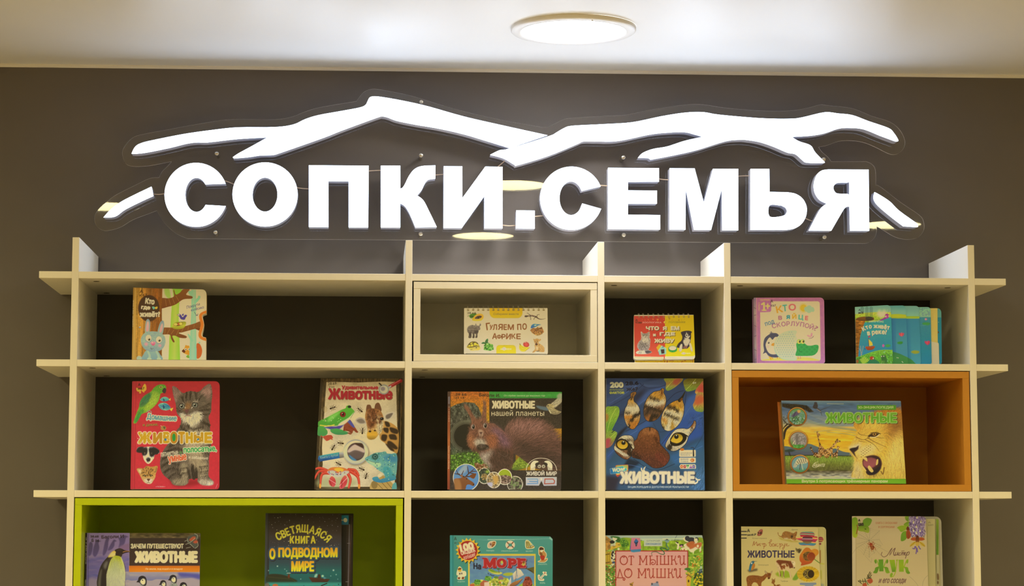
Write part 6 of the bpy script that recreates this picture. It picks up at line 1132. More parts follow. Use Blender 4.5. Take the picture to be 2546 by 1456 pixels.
# --- lion panorama book in the orange box
b = Book('picture_book', 'landscape panorama book with a roaring lion and giraffes standing in the orange box', (1930, 985, 335 / 2121), ZS[2] + T, 0.07, 5, rquad([(80, 65), (1962, 70), (2045, 1388), (165, 1385)], [0, 14, 0, 0]), 1378, '#c8a04c', '#c7ad74', yaw=-2)
a = b.a
a.rect(0, 0, 2121, 1456, ('#4c6c74', '#56707a', '#6c7c74', '#8a8460', '#c89828', '#d8a01c', '#d8a020', '#c8982c')); a.rect(0, 0, 2121, 500, ('#4a6870', '#4c6070', '#64747c', '#8c8c74', '#c09c48')); a.rect(0, 480, 2121, 900, ('#c8a044', '#d8a424', '#d89c18', '#dcA424', '#c89c34'))
for P, c, wd in (([(500, 320), (800, 430), (1250, 440)], '#586c78', 60), ([(520, 400), (900, 480), (1250, 530)], '#78846c', 36), ([(450, 250), (700, 330), (1000, 380)], '#7c8478', 40), ([(600, 560), (900, 530), (1250, 580)], '#a89858', 24), ([(100, 520), (500, 560), (1000, 620)], '#e0b438', 30), ([(120, 620), (600, 660), (1200, 700)], '#e0b030', 26), ([(800, 560), (1100, 590), (1250, 620)], '#7c8870', 14)): a.line(P, wd, c, sm=True, al=.5)
a.grain(rect(80, 80, 1300, 860), 24, .12, stretch=(5, 1)); a.grain(rect(80, 80, 2000, 240), 30, .12, stretch=(4, 1))
a.blob([(110, 790), (300, 800), (500, 745), (620, 780), (760, 830), (860, 830), (940, 820), (1060, 870), (1250, 900), (1250, 960), (110, 960)], ('#54645c', '#4a5450')); a.poly([(110, 860), (500, 870), (700, 830), (720, 930), (110, 940)], '#4a4a54', soft=10, al=.7)
a.rect(60, 930, 1350, 1230, ('#6c7c1c', '#78882c', '#6c7024', '#5c5824', '#544c2c')); GRS = rect(110, 940, 1300, 1160); a.fur(GRS, 5000, 40, [(400, 1000, .1, -1), (1000, 1000, -.1, -1)], .25, sm=False, al=.5); a.rect(60, 1170, 1350, 1300, ('#54482c', '#7c7454', '#a8a080', '#b4ac90')); a.grain(rect(60, 1150, 1300, 1300), 16, .5, stretch=(4, 1)); a.line([(110, 930), (600, 925), (1250, 940)], 12, '#2c3018')
# acacia branches, trees
a.poly([(90, 110), (300, 120), (480, 140), (590, 240), (520, 250), (450, 210), (380, 230), (150, 180), (95, 160)], '#2c2418', soft=6); a.grain([(90, 110), (480, 140), (590, 240), (150, 180)], 10, .6)
for p, wd in (([(250, 440), (150, 520), (115, 660)], (30, 40)), ([(240, 440), (170, 430), (100, 350)], (20, 8)), ([(170, 440), (130, 480), (105, 520)], (24, 10))): a.line(p, wd, '#2c2014', sm=True)
for _ in range(50): x, y = RNG.uniform(92, 240), RNG.uniform(320, 450); a.line([(x, y), (x + RNG.uniform(-30, 40), y + RNG.uniform(-40, 10))], 4, '#30281c', al=.7)
a.poly([(120, 850), (230, 825), (310, 850), (250, 870), (150, 875)], '#2c3828', soft=4); a.line([(205, 870), (225, 940)], 10, '#241c14'); a.line([(190, 870), (210, 920)], 6, '#241c14')
# monkey on a twig
a.blob([(590, 130), (610, 95), (640, 100), (655, 150), (640, 190), (600, 190), (575, 170)], '#3c3430'); a.ell(620, 105, 24, 22, '#2c2420'); a.line([(600, 180), (680, 210), (720, 300)], (16, 4), '#3c3024', sm=True); a.line([(690, 220), (760, 190), (850, 160)], (8, 3), '#3a3028', sm=True); a.line([(640, 200), (700, 240)], 10, '#8a7c68')
# giraffes
def gir(P, col): a.blob(P, col); a.dots(P, 60, 8, ['#3c200e', '#4c2c14', '#d0a864'], sm=True, al=.85)
gir([(635, 580), (645, 558), (690, 600), (685, 625), (665, 620), (675, 680), (700, 760), (740, 800), (790, 870), (800, 960), (770, 960), (740, 920), (700, 960), (670, 960), (665, 820), (675, 770), (650, 650)], '#a06c30'); gir([(940, 690), (965, 675), (1015, 715), (970, 720), (935, 760), (890, 820), (890, 960), (870, 960), (860, 900), (820, 960), (790, 960), (775, 880), (790, 830), (850, 800), (910, 740)], '#b07c34'); gir([(530, 795), (545, 790), (570, 840), (590, 880), (650, 890), (665, 960), (640, 960), (610, 930), (600, 960), (585, 900), (560, 860)], '#9a6024'); gir([(960, 800), (975, 785), (1000, 800), (978, 815), (970, 880), (960, 960), (945, 960), (935, 920), (910, 960), (895, 900), (950, 870)], '#9a5c24')
for x, y in ((640, 560), (655, 555), (955, 678), (968, 672)): a.line([(x, y + 10), (x - 2, y - 10)], 5, '#3c2410')
# port-holes
def hole(cx, cy, fill): a.ell(cx, cy, 154, 152, '#5c3410', soft=4); a.ell(cx, cy, 150, 148, ('#d89838', '#b0681c', '#8a4c14')); a.ell(cx, cy, 138, 136, '#6c3c14'); a.ell(cx, cy, 128, 127, fill)
hole(330, 318, ('#5c8c3c', '#6c8a78', '#3c6438')); D1 = ellp(330, 318, 124, 122); a.dots(ellp(330, 370, 110, 66), 120, 12, ['#4c7c3c', '#8a9c6c', '#2c4c2c', '#a8ac7c', '#3c6a34'], al=.8); a.dots(ellp(330, 318, 120, 120), 40, 14, ['#5c8a4c', '#7c9c88'], al=.6); a.blob([(240, 320), (270, 270), (330, 230), (370, 240), (360, 280), (300, 310)], '#5c4c60', soft=4); a.blob([(330, 220), (375, 215), (380, 250), (345, 260)], '#d89c4c', soft=4); a.line([(300, 250), (270, 320)], 12, '#3c3444')
hole(348, 690, ('#8c8464', '#9c9070', '#6c7c3c', '#3c7c28')); a.blob([(260, 650), (300, 590), (400, 580), (470, 630), (475, 740), (430, 780), (310, 770), (260, 720)], '#8a7c68', soft=4); a.grain(ellp(360, 680, 110, 100), 12, .4); a.lines([[(320, 650), (300, 760)], [(290, 700), (260, 750)]], 9, '#d8d0b8'); a.blob([(310, 620), (340, 600), (345, 700), (320, 760), (305, 700)], '#6c6050', soft=4); a.dots(ellp(348, 785, 90, 24), 40, 10, ['#3c7c28', '#5c9c3c'])
hole(372, 1066, ('#5c8490', '#6a8c94', '#6c8c7c', '#3c7c3c')); a.blob([(290, 1060), (340, 980), (440, 970), (490, 1000), (490, 1040), (420, 1060), (350, 1070), (310, 1110), (270, 1110)], '#c8c4b0'); a.lines([[(300, 1050), (330, 1080)], [(325, 1020), (355, 1060)], [(350, 990), (380, 1050)], [(385, 980), (410, 1050)], [(420, 975), (440, 1045)], [(455, 978), (470, 1035)]], 9, '#3c3830'); a.line([(380, 1060), (370, 1150)], 12, '#4c463c'); a.line([(400, 1060), (420, 1150)], 12, '#b8b4a0'); a.blob([(270, 1100), (290, 1050), (320, 1060), (300, 1120)], '#a8a088')
# lion
ML_ = [(1225, 430), (1400, 350), (1600, 240), (1900, 200), (2000, 300), (2060, 600), (2060, 1300), (1250, 1300), (1225, 1120), (1230, 960), (1180, 900), (1140, 820), (1160, 770), (1230, 650), (1280, 560), (1240, 500)]
a.blob(ML_, ('#a8641c', '#b87c24', '#c8942c', '#d0a034', '#d8ac3c', '#c8a03c')); a.blob([(1700, 400), (1950, 350), (2000, 650), (1850, 720), (1750, 560)], '#8c5820', soft=70); a.blob([(1350, 480), (1560, 400), (1700, 480), (1680, 560), (1500, 560), (1350, 600)], '#d8a83c', soft=50)
a.blob([(1800, 650), (2000, 600), (2060, 1300), (1700, 1300)], ('#d0a440', '#dcb44c', '#c89c34'), soft=50); a.blob([(1240, 970), (1330, 1000), (1380, 1200), (1480, 1300), (1250, 1300)], '#dcb864', soft=40)
a.fur(ML_, 9000, 90, [(1400, 450, -.2, -1), (1700, 320, .3, -1), (1900, 300, .8, -.6), (1500, 700, .8, -.5), (1800, 700, .3, 1), (1950, 900, 0, 1), (1800, 1150, -.1, 1), (1300, 1150, -.3, 1), (1500, 1250, -.3, 1)], .16, al=.5, out=True)
FC = [(1140, 810), (1165, 770), (1230, 660), (1290, 570), (1400, 520), (1560, 520), (1680, 600), (1720, 720), (1660, 860), (1560, 920), (1420, 960), (1340, 1000), (1300, 1010), (1250, 960), (1195, 930)]
a.blob(FC, ('#c89830', '#d0a43c', '#d4ac48'), soft=14); a.blob([(1250, 880), (1330, 800), (1480, 760), (1560, 800), (1480, 900), (1350, 950)], '#dcb860', soft=26); a.blob([(1140, 800), (1220, 780), (1330, 740), (1260, 830), (1180, 830)], '#d8bc80', soft=18)
a.fur(FC, 3000, 40, [(1250, 700, .5, -1), (1500, 600, .8, -.6), (1500, 850, 1, .2), (1650, 700, .8, .5)], .12, al=.45)
for p, wd in (([(1290, 570), (1330, 600), (1450, 620)], 12), ([(1440, 650), (1560, 720), (1740, 800)], 14), ([(1400, 680), (1540, 760), (1620, 860)], 12), ([(1260, 640), (1360, 680), (1480, 640)], 12), ([(1300, 700), (1420, 720)], 9), ([(1560, 640), (1700, 660)], 10)): a.line(p, (wd, 4), '#6c4414', sm=True, al=.8)
a.blob([(1440, 630), (1520, 575), (1620, 585), (1590, 620), (1520, 640)], '#3c2410', soft=5); a.ell(1545, 595, 28, 20, '#b07c2c'); a.ell(1545, 594, 12, 13, '#1c100a'); a.line([(1480, 640), (1560, 640), (1620, 600)], 12, '#e0c480', sm=True); a.line([(1490, 575), (1580, 565), (1640, 590)], 9, '#2c180a', sm=True)
a.poly([(1150, 830), (1240, 810), (1300, 770), (1290, 830), (1230, 880), (1250, 940), (1300, 1000), (1240, 940), (1200, 890)], '#33201a', soft=5); a.blob([(1160, 825), (1230, 805), (1270, 815), (1220, 860), (1185, 860)], '#241614', soft=4)
for r in range(3):
    for k in range(6): a.ell(1340 + k * 28, 870 - k * 22 + r * 42, 8, 6, '#6c4818', al=.8)
a.blob([(1370, 980), (1430, 940), (1540, 925), (1620, 960), (1660, 1050), (1640, 1140), (1580, 1210), (1500, 1235), (1430, 1220), (1400, 1150), (1360, 1070)], '#3c1c18', soft=4); a.blob([(1380, 1000), (1480, 960), (1580, 980), (1600, 1050), (1520, 1120), (1440, 1130), (1370, 1080)], ('#84403a', '#a0504a'), soft=10); a.blob([(1420, 1180), (1520, 1170), (1620, 1100), (1640, 1140), (1560, 1220), (1460, 1235)], '#1c1018', soft=8); a.blob([(1500, 950), (1620, 960), (1655, 1060), (1620, 1100), (1600, 1000)], '#2c1418', soft=8)
for P in ([(1365, 970), (1420, 960), (1435, 1020), (1410, 1010)], [(1335, 1090), (1370, 1100), (1420, 1170), (1390, 1165)], [(1440, 1110), (1470, 1090), (1530, 1170), (1500, 1195), (1460, 1160)], [(1580, 1000), (1605, 990), (1600, 1060), (1570, 1080)]): a.blob(P, '#d8ac50')
a.line([(1650, 1180), (1680, 1220), (1700, 1120)], 20, '#5c3c14', sm=True, al=.7); a.fur([(1380, 1160), (1460, 1240), (1640, 1200), (1700, 1300), (1300, 1300), (1260, 1100)], 800, 50, [(1450, 1270, -.2, 1)], .2, al=.5)
# type and foot strip
a.rect(60, 1296, 2121, 1456, ('#5c9418', '#6ca01c', '#649c1c')); a.grain(rect(120, 1270, 2060, 1310), 10, .3, tint='#6ca01c'); a.poly([(130, 1250), (300, 1255), (500, 1275), (800, 1265), (1250, 1280), (1250, 1300), (130, 1300)], '#c0b894', soft=4, al=.7)
a.text('Внутри 5 потрясающих трёхмерных панорам', 400, 1305, 1755, 1368, '#e4dc98', b=4.5); a.rect(1272, 136, 1885, 210, '#4c8c1c', soft=5); a.text('3D-ЭНЦИКЛОПЕДИЯ', 1285, 150, 1845, 200, '#dcdc90', b=3.5)
a.text('ЖИВОТНЫЕ', 770, 250, 1900, 420, ('#7ca42c', '#5c9420', '#6ca024'), b=11, ol=[(8, '#a8c860')], sh=(8, 10, '#3c3414')); a.text('Аванта', 570, 1040, 780, 1110, '#e0d8b0', b=3, shear=.35); a.line([(660, 1030), (600, 1050), (570, 1100), (620, 1120), (680, 1080)], 5, '#e0d8b0', sm=True); a.rect(60, 60, 2121, 96, '#88909a', al=.5); a.line([(220, 112), (1750, 120)], 3, '#d8dcd8', al=.5); a.line([(800, 114), (1060, 116)], 7, '#e0e4e0', al=.7)
b.cover(edge='#7c8078'); b.pages(0.026, col='#c0a040', back='#8c6c34')
b.slab('inner_leaf', 0.0, 0.0262, 0.030, flat('#b8641c', b.wp), shift=-0.006)
# --- penguin book in the lime box
b = Book('picture_book', 'violet hardback with an emperor penguin at the left of the lime green box', (200, 1310, 310 / 2546), ZS[3] + T, 0.07, 4, rquad([(95, 115), (2445, 118), (2430, 1500), (2425, 2350), (88, 2350), (90, 1200)], [0, 8, 0, 0, 0, 0]), 2300, '#6c5c7c', '#ceba79', yaw=2)
a = b.a
a.rect(0, 100, 1100, 2400, ('#7c6478', '#846c84', '#6c5c84', '#6a5c8c', '#5c5484', '#6c6088')); a.rect(900, 900, 2546, 2400, ('#9c8c90', '#74709c', '#5c5a94', '#8c7a94', '#8c7c98', '#a09094'))
a.poly([(1000, 960), (1500, 990), (2000, 950), (2450, 930), (2450, 980), (1000, 985)], '#a8988c', soft=10); a.blob([(900, 1130), (1060, 1090), (1300, 1080), (1450, 1090), (1560, 1060), (1800, 1070), (2050, 1050), (2200, 1040), (2330, 1030), (2450, 1080), (2450, 1700), (900, 1700)], ('#a08c98', '#94849c')); a.blob([(2000, 930), (2300, 940), (2450, 960), (2450, 1060), (2250, 1020), (2050, 1010)], '#504c8c', soft=20)
for P, c in (([(160, 700), (420, 640), (800, 700), (1000, 640)], '#5c5280'), ([(160, 850), (500, 800), (1000, 900)], '#6c6288'), ([(170, 1000), (300, 980), (420, 1020)], '#504c84'), ([(160, 600), (400, 570), (600, 580)], '#8a74a0')): a.line(P, 50, c, sm=True, al=.5)
a.grain(rect(150, 560, 1000, 1300), 40, .12, stretch=(4, 1)); a.blob([(160, 1080), (300, 1050), (420, 1120), (400, 1400), (160, 1500)], '#8c7890', soft=20)
for P in ([(255, 560), (265, 430), (300, 320), (330, 260), (420, 285), (370, 310), (385, 420), (350, 540), (300, 605)], [(455, 560), (470, 440), (500, 300), (530, 230), (590, 210), (570, 300), (555, 440), (490, 570)], [(560, 470), (610, 360), (660, 280), (690, 250), (740, 285), (700, 300), (690, 380), (640, 450)], [(780, 420), (800, 300), (780, 220), (850, 200), (900, 165), (985, 200), (930, 215), (900, 330), (830, 420)], [(160, 560), (170, 380), (200, 300), (250, 340), (240, 480), (200, 580)]): a.blob(P, ('#4c3c54', '#584868'), soft=6)
a.blob([(790, 400), (1000, 330), (1000, 460), (850, 470)], '#7c5c70', soft=12)
a.rect(1003, 110, 2460, 225, ('#4a3c1c', '#5c4c2c')); a.grain(rect(1003, 110, 2460, 225), 30, .5, stretch=(3, 1)); a.rect(998, 220, 2455, 786, ('#33261e', '#38281e', '#3c2a20')); a.rect(990, 786, 2450, 914, ('#bc5c10', '#cc7014', '#d07818')); a.line([(1003, 115), (992, 915)], 6, '#a09098', al=.6)
a.text('ЗАЧЕМ ПУТЕШЕСТВУЮТ', 1022, 330, 2112, 440, '#d8cc94', b=10); a.text('ЖИВОТНЫЕ', 1100, 478, 2400, 735, '#dccfa0', b=26); a.text('По земле, под водой и в воздухе', 1320, 828, 2092, 880, '#e8d8a8', b=4, shear=.2)
# penguin
a.blob([(420, 1600), (340, 1200), (345, 1050), (390, 860), (450, 730), (560, 600), (640, 520), (760, 470), (850, 570), (830, 620), (900, 760), (920, 950), (900, 1300), (860, 1700), (480, 1700)], ('#30241c', '#2c2420', '#241c18'))
a.blob([(380, 1000), (410, 880), (440, 860), (420, 1050), (400, 1300), (360, 1180)], '#5c5440', soft=14); a.blob([(470, 780), (540, 680), (560, 740), (510, 860)], '#6c6450', soft=20)
a.blob([(560, 610), (620, 520), (680, 480), (725, 490), (720, 560), (690, 600), (640, 610)], ('#d8a81c', '#d8c070', '#d8b83c'), soft=4)
a.blob([(700, 470), (740, 445), (800, 430), (860, 445), (900, 465), (980, 480), (1040, 498), (960, 515), (900, 530), (850, 560), (825, 605), (740, 590), (715, 545), (725, 510)], ('#2c201c', '#34241c')); a.line([(870, 505), (940, 488), (1010, 494)], (12, 8), '#c8843c', sm=True); a.line([(760, 470), (830, 455)], 12, '#4c4034', al=.6, sm=True)
BL = [(690, 590), (760, 585), (820, 610), (870, 700), (905, 850), (915, 1000), (890, 1300), (850, 1700), (560, 1700), (540, 1400), (530, 1000), (560, 850), (590, 740), (630, 650)]
a.blob(BL, ('#b8b824', '#c0bc78', '#b8b088', '#b4a88c', '#a89c84')); a.blob([(690, 590), (820, 605), (820, 660), (740, 640)], '#a8a81c', soft=10); a.blob([(640, 640), (720, 650), (800, 660), (780, 900), (640, 900)], '#a8a870', soft=40, al=.7); a.line([(830, 620), (885, 760), (910, 950), (895, 1250)], 10, '#dcd8b0', sm=True, al=.8); a.fur(BL, 2200, 70, [(740, 700, .1, 1), (600, 1000, -.3, 1), (850, 1000, .3, 1)], .08, al=.4)
# chicks
def chick(x, y, s, r=0):
    a.blob([(x - 20 * s, y + 110 * s), (x - 60 * s, y + 160 * s), (x - 110 * s, y + 330 * s), (x + 130 * s, y + 330 * s), (x + 110 * s, y + 170 * s), (x + 60 * s, y + 100 * s)], ('#8c8c70', '#6c6c58')); a.fur([(x - 60 * s, y + 120 * s), (x - 100 * s, y + 320 * s), (x + 120 * s, y + 320 * s), (x + 70 * s, y + 110 * s)], 500, 40, [(x, y + 200 * s, .1, 1)], .25, al=.5)
    a.blob([(x - 105 * s, y + 60 * s), (x - 75 * s, y + 20 * s), (x - 55 * s, y - 40 * s), (x + 10 * s, y - 70 * s), (x + 80 * s, y - 40 * s), (x + 105 * s, y + 50 * s), (x + 80 * s, y + 130 * s), (x, y + 120 * s), (x - 50 * s, y + 70 * s)], '#221c1c'); a.blob([(x - 30 * s, y + 60 * s), (x - 10 * s, y + 10 * s), (x + 35 * s, y - 15 * s), (x + 75 * s, y + 20 * s), (x + 70 * s, y + 90 * s), (x + 20 * s, y + 115 * s)], '#d8d0a8', soft=3); a.ell(x + 18 * s, y + 22 * s, 11 * s, 13 * s, '#1c1410')
chick(1250, 1060, 1.0); chick(1680, 1130, .72); chick(1880, 1030, .85); chick(2090, 1180, .85)
a.blob([(2180, 300), (2190, 200), (2280, 160), (2380, 140), (2420, 220), (2380, 260), (2400, 330), (2390, 400), (2340, 430), (2280, 380), (2220, 350)], '#4c4c3c', soft=5); a.blob([(2220, 260), (2280, 200), (2340, 190), (2350, 240), (2260, 280)], '#b0502c', soft=5); a.blob([(2300, 300), (2370, 260), (2400, 310), (2340, 330)], '#b04c2c', soft=5)
for p in ([(2150, 350), (2220, 320), (2290, 270), (2340, 220)], [(2330, 130), (2390, 170), (2370, 250)], [(2340, 430), (2400, 380), (2390, 300)], [(2240, 340), (2320, 420)], [(2160, 425), (2250, 405)], [(2130, 285), (2180, 265)], [(2200, 300), (2180, 230)]): a.line(p, (10, 8), '#a8a078', sm=True)
a.text('28.68', 200, 165, 375, 215, '#1c1014', b=6); a.text('Б 14', 225, 235, 380, 305, '#1c1014', b=6, rot=4); a.text('Баголи И', 425, 155, 890, 230, '#241418', b=6, rot=-2)
a.poly([(60, 115), (140, 115), (110, 1500), (60, 2350), (0, 2350)], '#181012'); a.text('ЖИВОЙ МИР В 3D', 112 - 280, 480 - 16, 112 + 280, 480 + 16, '#c8bc98', b=3, rot=-89); a.text('ПИНГВИНЫ', 98 - 160, 1230 - 16, 98 + 160, 1230 + 16, '#c8bc98', b=3, rot=-89); a.line([(165, 120), (150, 2300)], 16, '#4c3c64', al=.7)
b.cover(edge='#241c20'); b.pages(0.016, back='#5c4c6c')

# --- dark book about the sea, with a lamp tray
b = Book('picture_book', 'black starry hardback with yellow letters at the right of the lime green box', (640, 1260, 250 / 1857), ZS[3] + T, 0.085, 3, [(150, 112), (1552, 115), (1548, 2320), (120, 2320)], 2300, '#241c18', '#c6b271', yaw=0)
a = b.a
a.rect(100, 100, 1600, 2400, ('#241c16', '#2c221a', '#33281f', '#34302c', '#2c3838', '#2c403c', '#1c5848', '#1c5044', '#143c38', '#102c2c', '#102424')); a.rect(140, 100, 215, 2400, ('h', '#3c3c34', '#24201a'), al=.8); a.line([(205, 115), (180, 2300)], 8, '#14100c')
a.blob([(200, 1250), (420, 1240), (620, 1300), (720, 1380), (200, 1390)], ('#2c2818', '#24301c'), soft=6); a.rect(180, 1385, 1560, 1480, ('#2c6c54', '#34846a', '#1c5c50'), soft=8); a.line([(200, 1290), (640, 1330), (700, 1380)], 8, '#4c4820', al=.7)
a.poly([(945, 1290), (1120, 1310), (1340, 1330), (1290, 1385), (1010, 1385)], ('#4c2c1c', '#382014')); a.poly([(1110, 1310), (1120, 1240), (1160, 1240), (1175, 1315)], '#3c2418'); a.blob([(1050, 1290), (1070, 1240), (1110, 1235), (1090, 1290)], '#8ca89c', soft=5); a.ell(1205, 1272, 22, 20, '#a8c8b8', soft=5); a.poly([(1210, 1280), (1280, 1310), (1230, 1330)], '#4c7c78', soft=6); a.ell(580, 1275, 22, 40, '#5c2c18'); a.line([(545, 1220), (615, 1218)], 10, '#b8a88c'); a.line([(1180, 1450), (1280, 1410)], 18, '#241c14')
for _ in range(130):
    x, y = RNG.uniform(200, 1530), RNG.uniform(130, 760); a.ell(x, y, *[RNG.uniform(2.5, 7)] * 2, ['#c8b894', '#8c8068', '#5c5444'][RNG.integers(0, 3)])
for x, y, r in ((370, 1090, 14), (1405, 1165, 18), (1455, 1245, 12), (1355, 1270, 9), (800, 1328, 10), (540, 1178, 10), (205, 1170, 10), (505, 1145, 9), (1485, 1330, 8)): a.ell(x, y, r, r, '#7c9c8c', soft=5); a.ell(x, y, r * .4, r * .4, '#c8dcc8')
a.ptext('СВЕТЯЩАЯСЯ', [(370, 620), (500, 560), (660, 490), (840, 462), (1020, 490), (1170, 560), (1290, 660)], 138, '#b8a82c', b=10)
a.ptext('КНИГА', [(590, 665), (840, 668), (1085, 665)], 130, '#bca824', b=11, sqz=.85)
for t, x0, y0, x1, y1 in (('О', 215, 755, 338, 970), ('ПОДВОДНОМ', 380, 740, 1485, 965), ('МИРЕ', 620, 990, 1052, 1195)): a.text(t, x0, y0, x1, y1, ('#c8741c', '#d0981c', '#d4b81c', '#ccb81c'), b=15, ol=[(26, '#4c3c40'), (18, '#1c4448')], sh=(4, 8, '#141414'))
a.dots(rect(190, 1420, 1500, 2200), 200, 10, ['#1c5c4c', '#34846c', '#8c5c2c', '#7ca890', '#143430']); a.blob([(140, 1420), (210, 1405), (215, 1500), (140, 1500)], '#5c5844', soft=6); a.blob([(280, 1440), (330, 1415), (380, 1440), (360, 1520), (290, 1520)], '#a85c2c')
b.cover(edge='#181410'); b.pages(0.012, col='#403428', back='#18120e')
fr = (640, 1260, 250 / 1857)
q = Book('picture_book', 'x', fr, ZS[3] + T, 0.100, 3, rquad([(1400, 118), (1775, 118), (1750, 2320), (1400, 2320)], [0, 14, 0, 0]), 2300, '#120d0a', '#c6b271'); bpy.data.objects.remove(q.t); a = q.a
a.rect(1400, 100, 1800, 2400, '#120e0b'); a.rect(1550, 150, 1685, 325, ('#14606c', '#186874', '#0f4c54')); a.ell(1625, 240, 36, 40, '#b8a880'); a.poly([(1552, 225), (1575, 238), (1600, 232), (1600, 248), (1575, 244), (1552, 258)], '#b8a880'); a.line([(1690, 160), (1745, 165), (1735, 330), (1725, 2300)], 6, '#4c3020')
a.rect(1640, 330, 1730, 2320, ('h', '#1c1410', '#2c2018', '#161010')); a.line([(1700, 320), (1690, 800), (1675, 1456), (1665, 2300)], 14, '#8c8474', al=.6); a.line([(1735, 320), (1690, 1456)], 5, '#6c4c34'); a.line([(1660, 668), (1705, 668)], 6, '#8c7c64'); a.line([(1630, 1378), (1680, 1378)], 6, '#8c7c64')
t_ = sheet('lamp_tray', a, 0.008, b.t, '#1a140f')

# --- turquoise sea board book
b = Book('board_book', 'turquoise hardback about the sea with a sunburst badge, bottom of the second bay', (1105, 1315, 280 / 2546), ZS[3], 0.045, 5, [(128, 135), (2390, 162), (2448, 222), (2445, 1600), (2440, 2560), (110, 2560), (125, 1200)], 2480, '#3c8468', '#dac386')
a = b.a
a.rect(80, 100, 2500, 2700, ('#4a8c74', '#3a8468', '#3c866a')); a.rect(100, 120, 215, 2700, ('h', '#1c6a64', '#3c9484', '#24786c', '#3a8a74')); a.poly([(640, 225), (1000, 240), (1600, 225), (2370, 210), (2370, 216), (1600, 236), (1000, 246)], '#a8c8ac', al=.7); a.line([(980, 234), (1580, 236)], 16, '#d0dcc4', al=.6); a.poly([(2380, 165), (2440, 225), (2440, 260), (2370, 215)], '#98b89c', al=.8)
a.rect(535, 555, 2062, 2700, '#d0b438'); a.rect(572, 600, 2030, 2700, ('#647c94', '#5c80a0', '#6088a4', '#5c88a8', '#5884a0')); a.grain(rect(572, 600, 2030, 1500), 60, .10, stretch=(2, 1))
SB = []
for k in range(36): t = 2 * math.pi * k / 36 + .05; r = 1.0 if k % 2 == 0 else .80; SB.append((530 + 282 * r * math.cos(t), 480 + 290 * r * math.sin(t)))
a.poly([(x + 14, y + 18) for x, y in SB], '#1c3028'); a.poly(SB, ('#dcb42c', '#d8a824')); a.ell(530, 480, 215, 218, ('#a0241c', '#a42018')); 
a.text('100', 335, 305, 670, 490, '#e4d4b0', b=20, rot=-13); a.text('ОКОШЕК', 360, 445, 705, 555, '#e4d4b0', b=9, rot=-15); a.text('для', 515, 535, 590, 575, '#e4d0a8', b=3, rot=-10, shear=.3); a.text('малышей', 410, 545, 715, 655, '#e4d0a8', b=6, rot=-18, shear=.3)
a.text('А', 215, 170, 280, 250, '#1c2418', b=4); a.text('Н 17', 225, 285, 370, 330, '#1c2418', b=4, rot=-4)
def stick(P, c): a.blob(P, c, ol=(16, '#e0cfa0'))
stick([(985, 400), (990, 330), (1040, 285), (1150, 280), (1140, 360), (1080, 410), (1020, 420)], '#c8a878'); a.blob([(1080, 300), (1150, 285), (1130, 360), (1070, 400)], '#8c5020'); a.ell(1045, 340, 26, 38, '#a88c74'); a.ell(1045, 340, 12, 22, '#5c3424'); a.dots([(1080, 310), (1140, 300), (1100, 380)], 14, 8, ['#5c3014', '#b8803c'])
a.ell(1487, 355, 106, 98, '#e0d0a8'); a.ell(1487, 355, 96, 88, '#d8bc94'); 
for t in (.7, 2.3, 3.9, 5.5): a.line([(1487 + 50 * math.cos(t), 355 + 42 * math.sin(t)), (1487 + 94 * math.cos(t), 355 + 86 * math.sin(t))], 22, '#6c3c24')
a.ell(1487, 355, 42, 36, '#3c8468'); a.ell(1487, 355, 46, 40, '#dcc8a0', al=.0)
stick([(1840, 270), (1900, 265), (1980, 350), (2025, 410), (1950, 430), (1850, 420)], '#c8b45c'); a.lines([[(1850, 280), (1860, 410)], [(1890, 280), (1950, 410)], [(1870, 290), (1900, 400)]], 14, '#5c5424'); a.line([(1860, 420), (1960, 420), (2025, 380)], 14, '#8c5c24'); a.line([(1920, 400), (1990, 360)], 12, '#4c6c84')
a.text('РАКУШКА', 948, 465, 1130, 502, '#d8d09c', b=5); a.text('СПАСАТЕЛЬНЫЙ КРУГ', 1280, 470, 1672, 508, '#d8d09c', b=5); a.text('ШЕЗЛОНГ', 1838, 475, 2008, 512, '#d8d09c', b=5); a.text('СПАСАТЕЛЬ', 2115, 770, 2325, 808, '#d8d09c', b=5); a.text('ВОДОЛАЗ', 300, 1162, 465, 1205, '#d8d09c', b=5); a.text('ЯКОРЬ', 2155, 1190, 2280, 1235, '#d8d09c', b=5)
stick([(2140, 440), (2180, 400), (2245, 430), (2250, 490), (2290, 540), (2300, 600), (2260, 680), (2320, 660), (2310, 700), (2250, 740), (2120, 730), (2180, 700), (2170, 600), (2140, 560)], '#b8803c'); a.blob([(2145, 430), (2190, 405), (2245, 435), (2230, 465), (2160, 470)], '#4c2c1c'); a.blob([(2160, 480), (2240, 470), (2200, 520)], '#dccfa4'); a.blob([(2165, 600), (2260, 600), (2250, 690), (2190, 690)], '#a82c1c'); a.blob([(2150, 530), (2200, 530), (2220, 590), (2170, 590)], '#7c4a20')
stick([(300, 930), (340, 850), (390, 900), (400, 950), (470, 960), (480, 1040), (440, 1060), (440, 1120), (330, 1130), (300, 1110), (320, 1040), (285, 1020)], '#d8ccb0'); a.blob([(305, 910), (340, 855), (385, 905), (370, 960), (320, 950)], '#d8a82c'); a.blob([(305, 890), (375, 875), (375, 905), (315, 915)], '#6c3418'); a.ell(348, 1005, 14, 22, '#3c2c28'); a.ell(392, 1000, 12, 22, '#3c2c28'); a.blob([(300, 1090), (355, 1085), (350, 1125), (310, 1125)], '#7c4420'); a.blob([(400, 1080), (445, 1080), (440, 1125), (390, 1125)], '#7c4420')
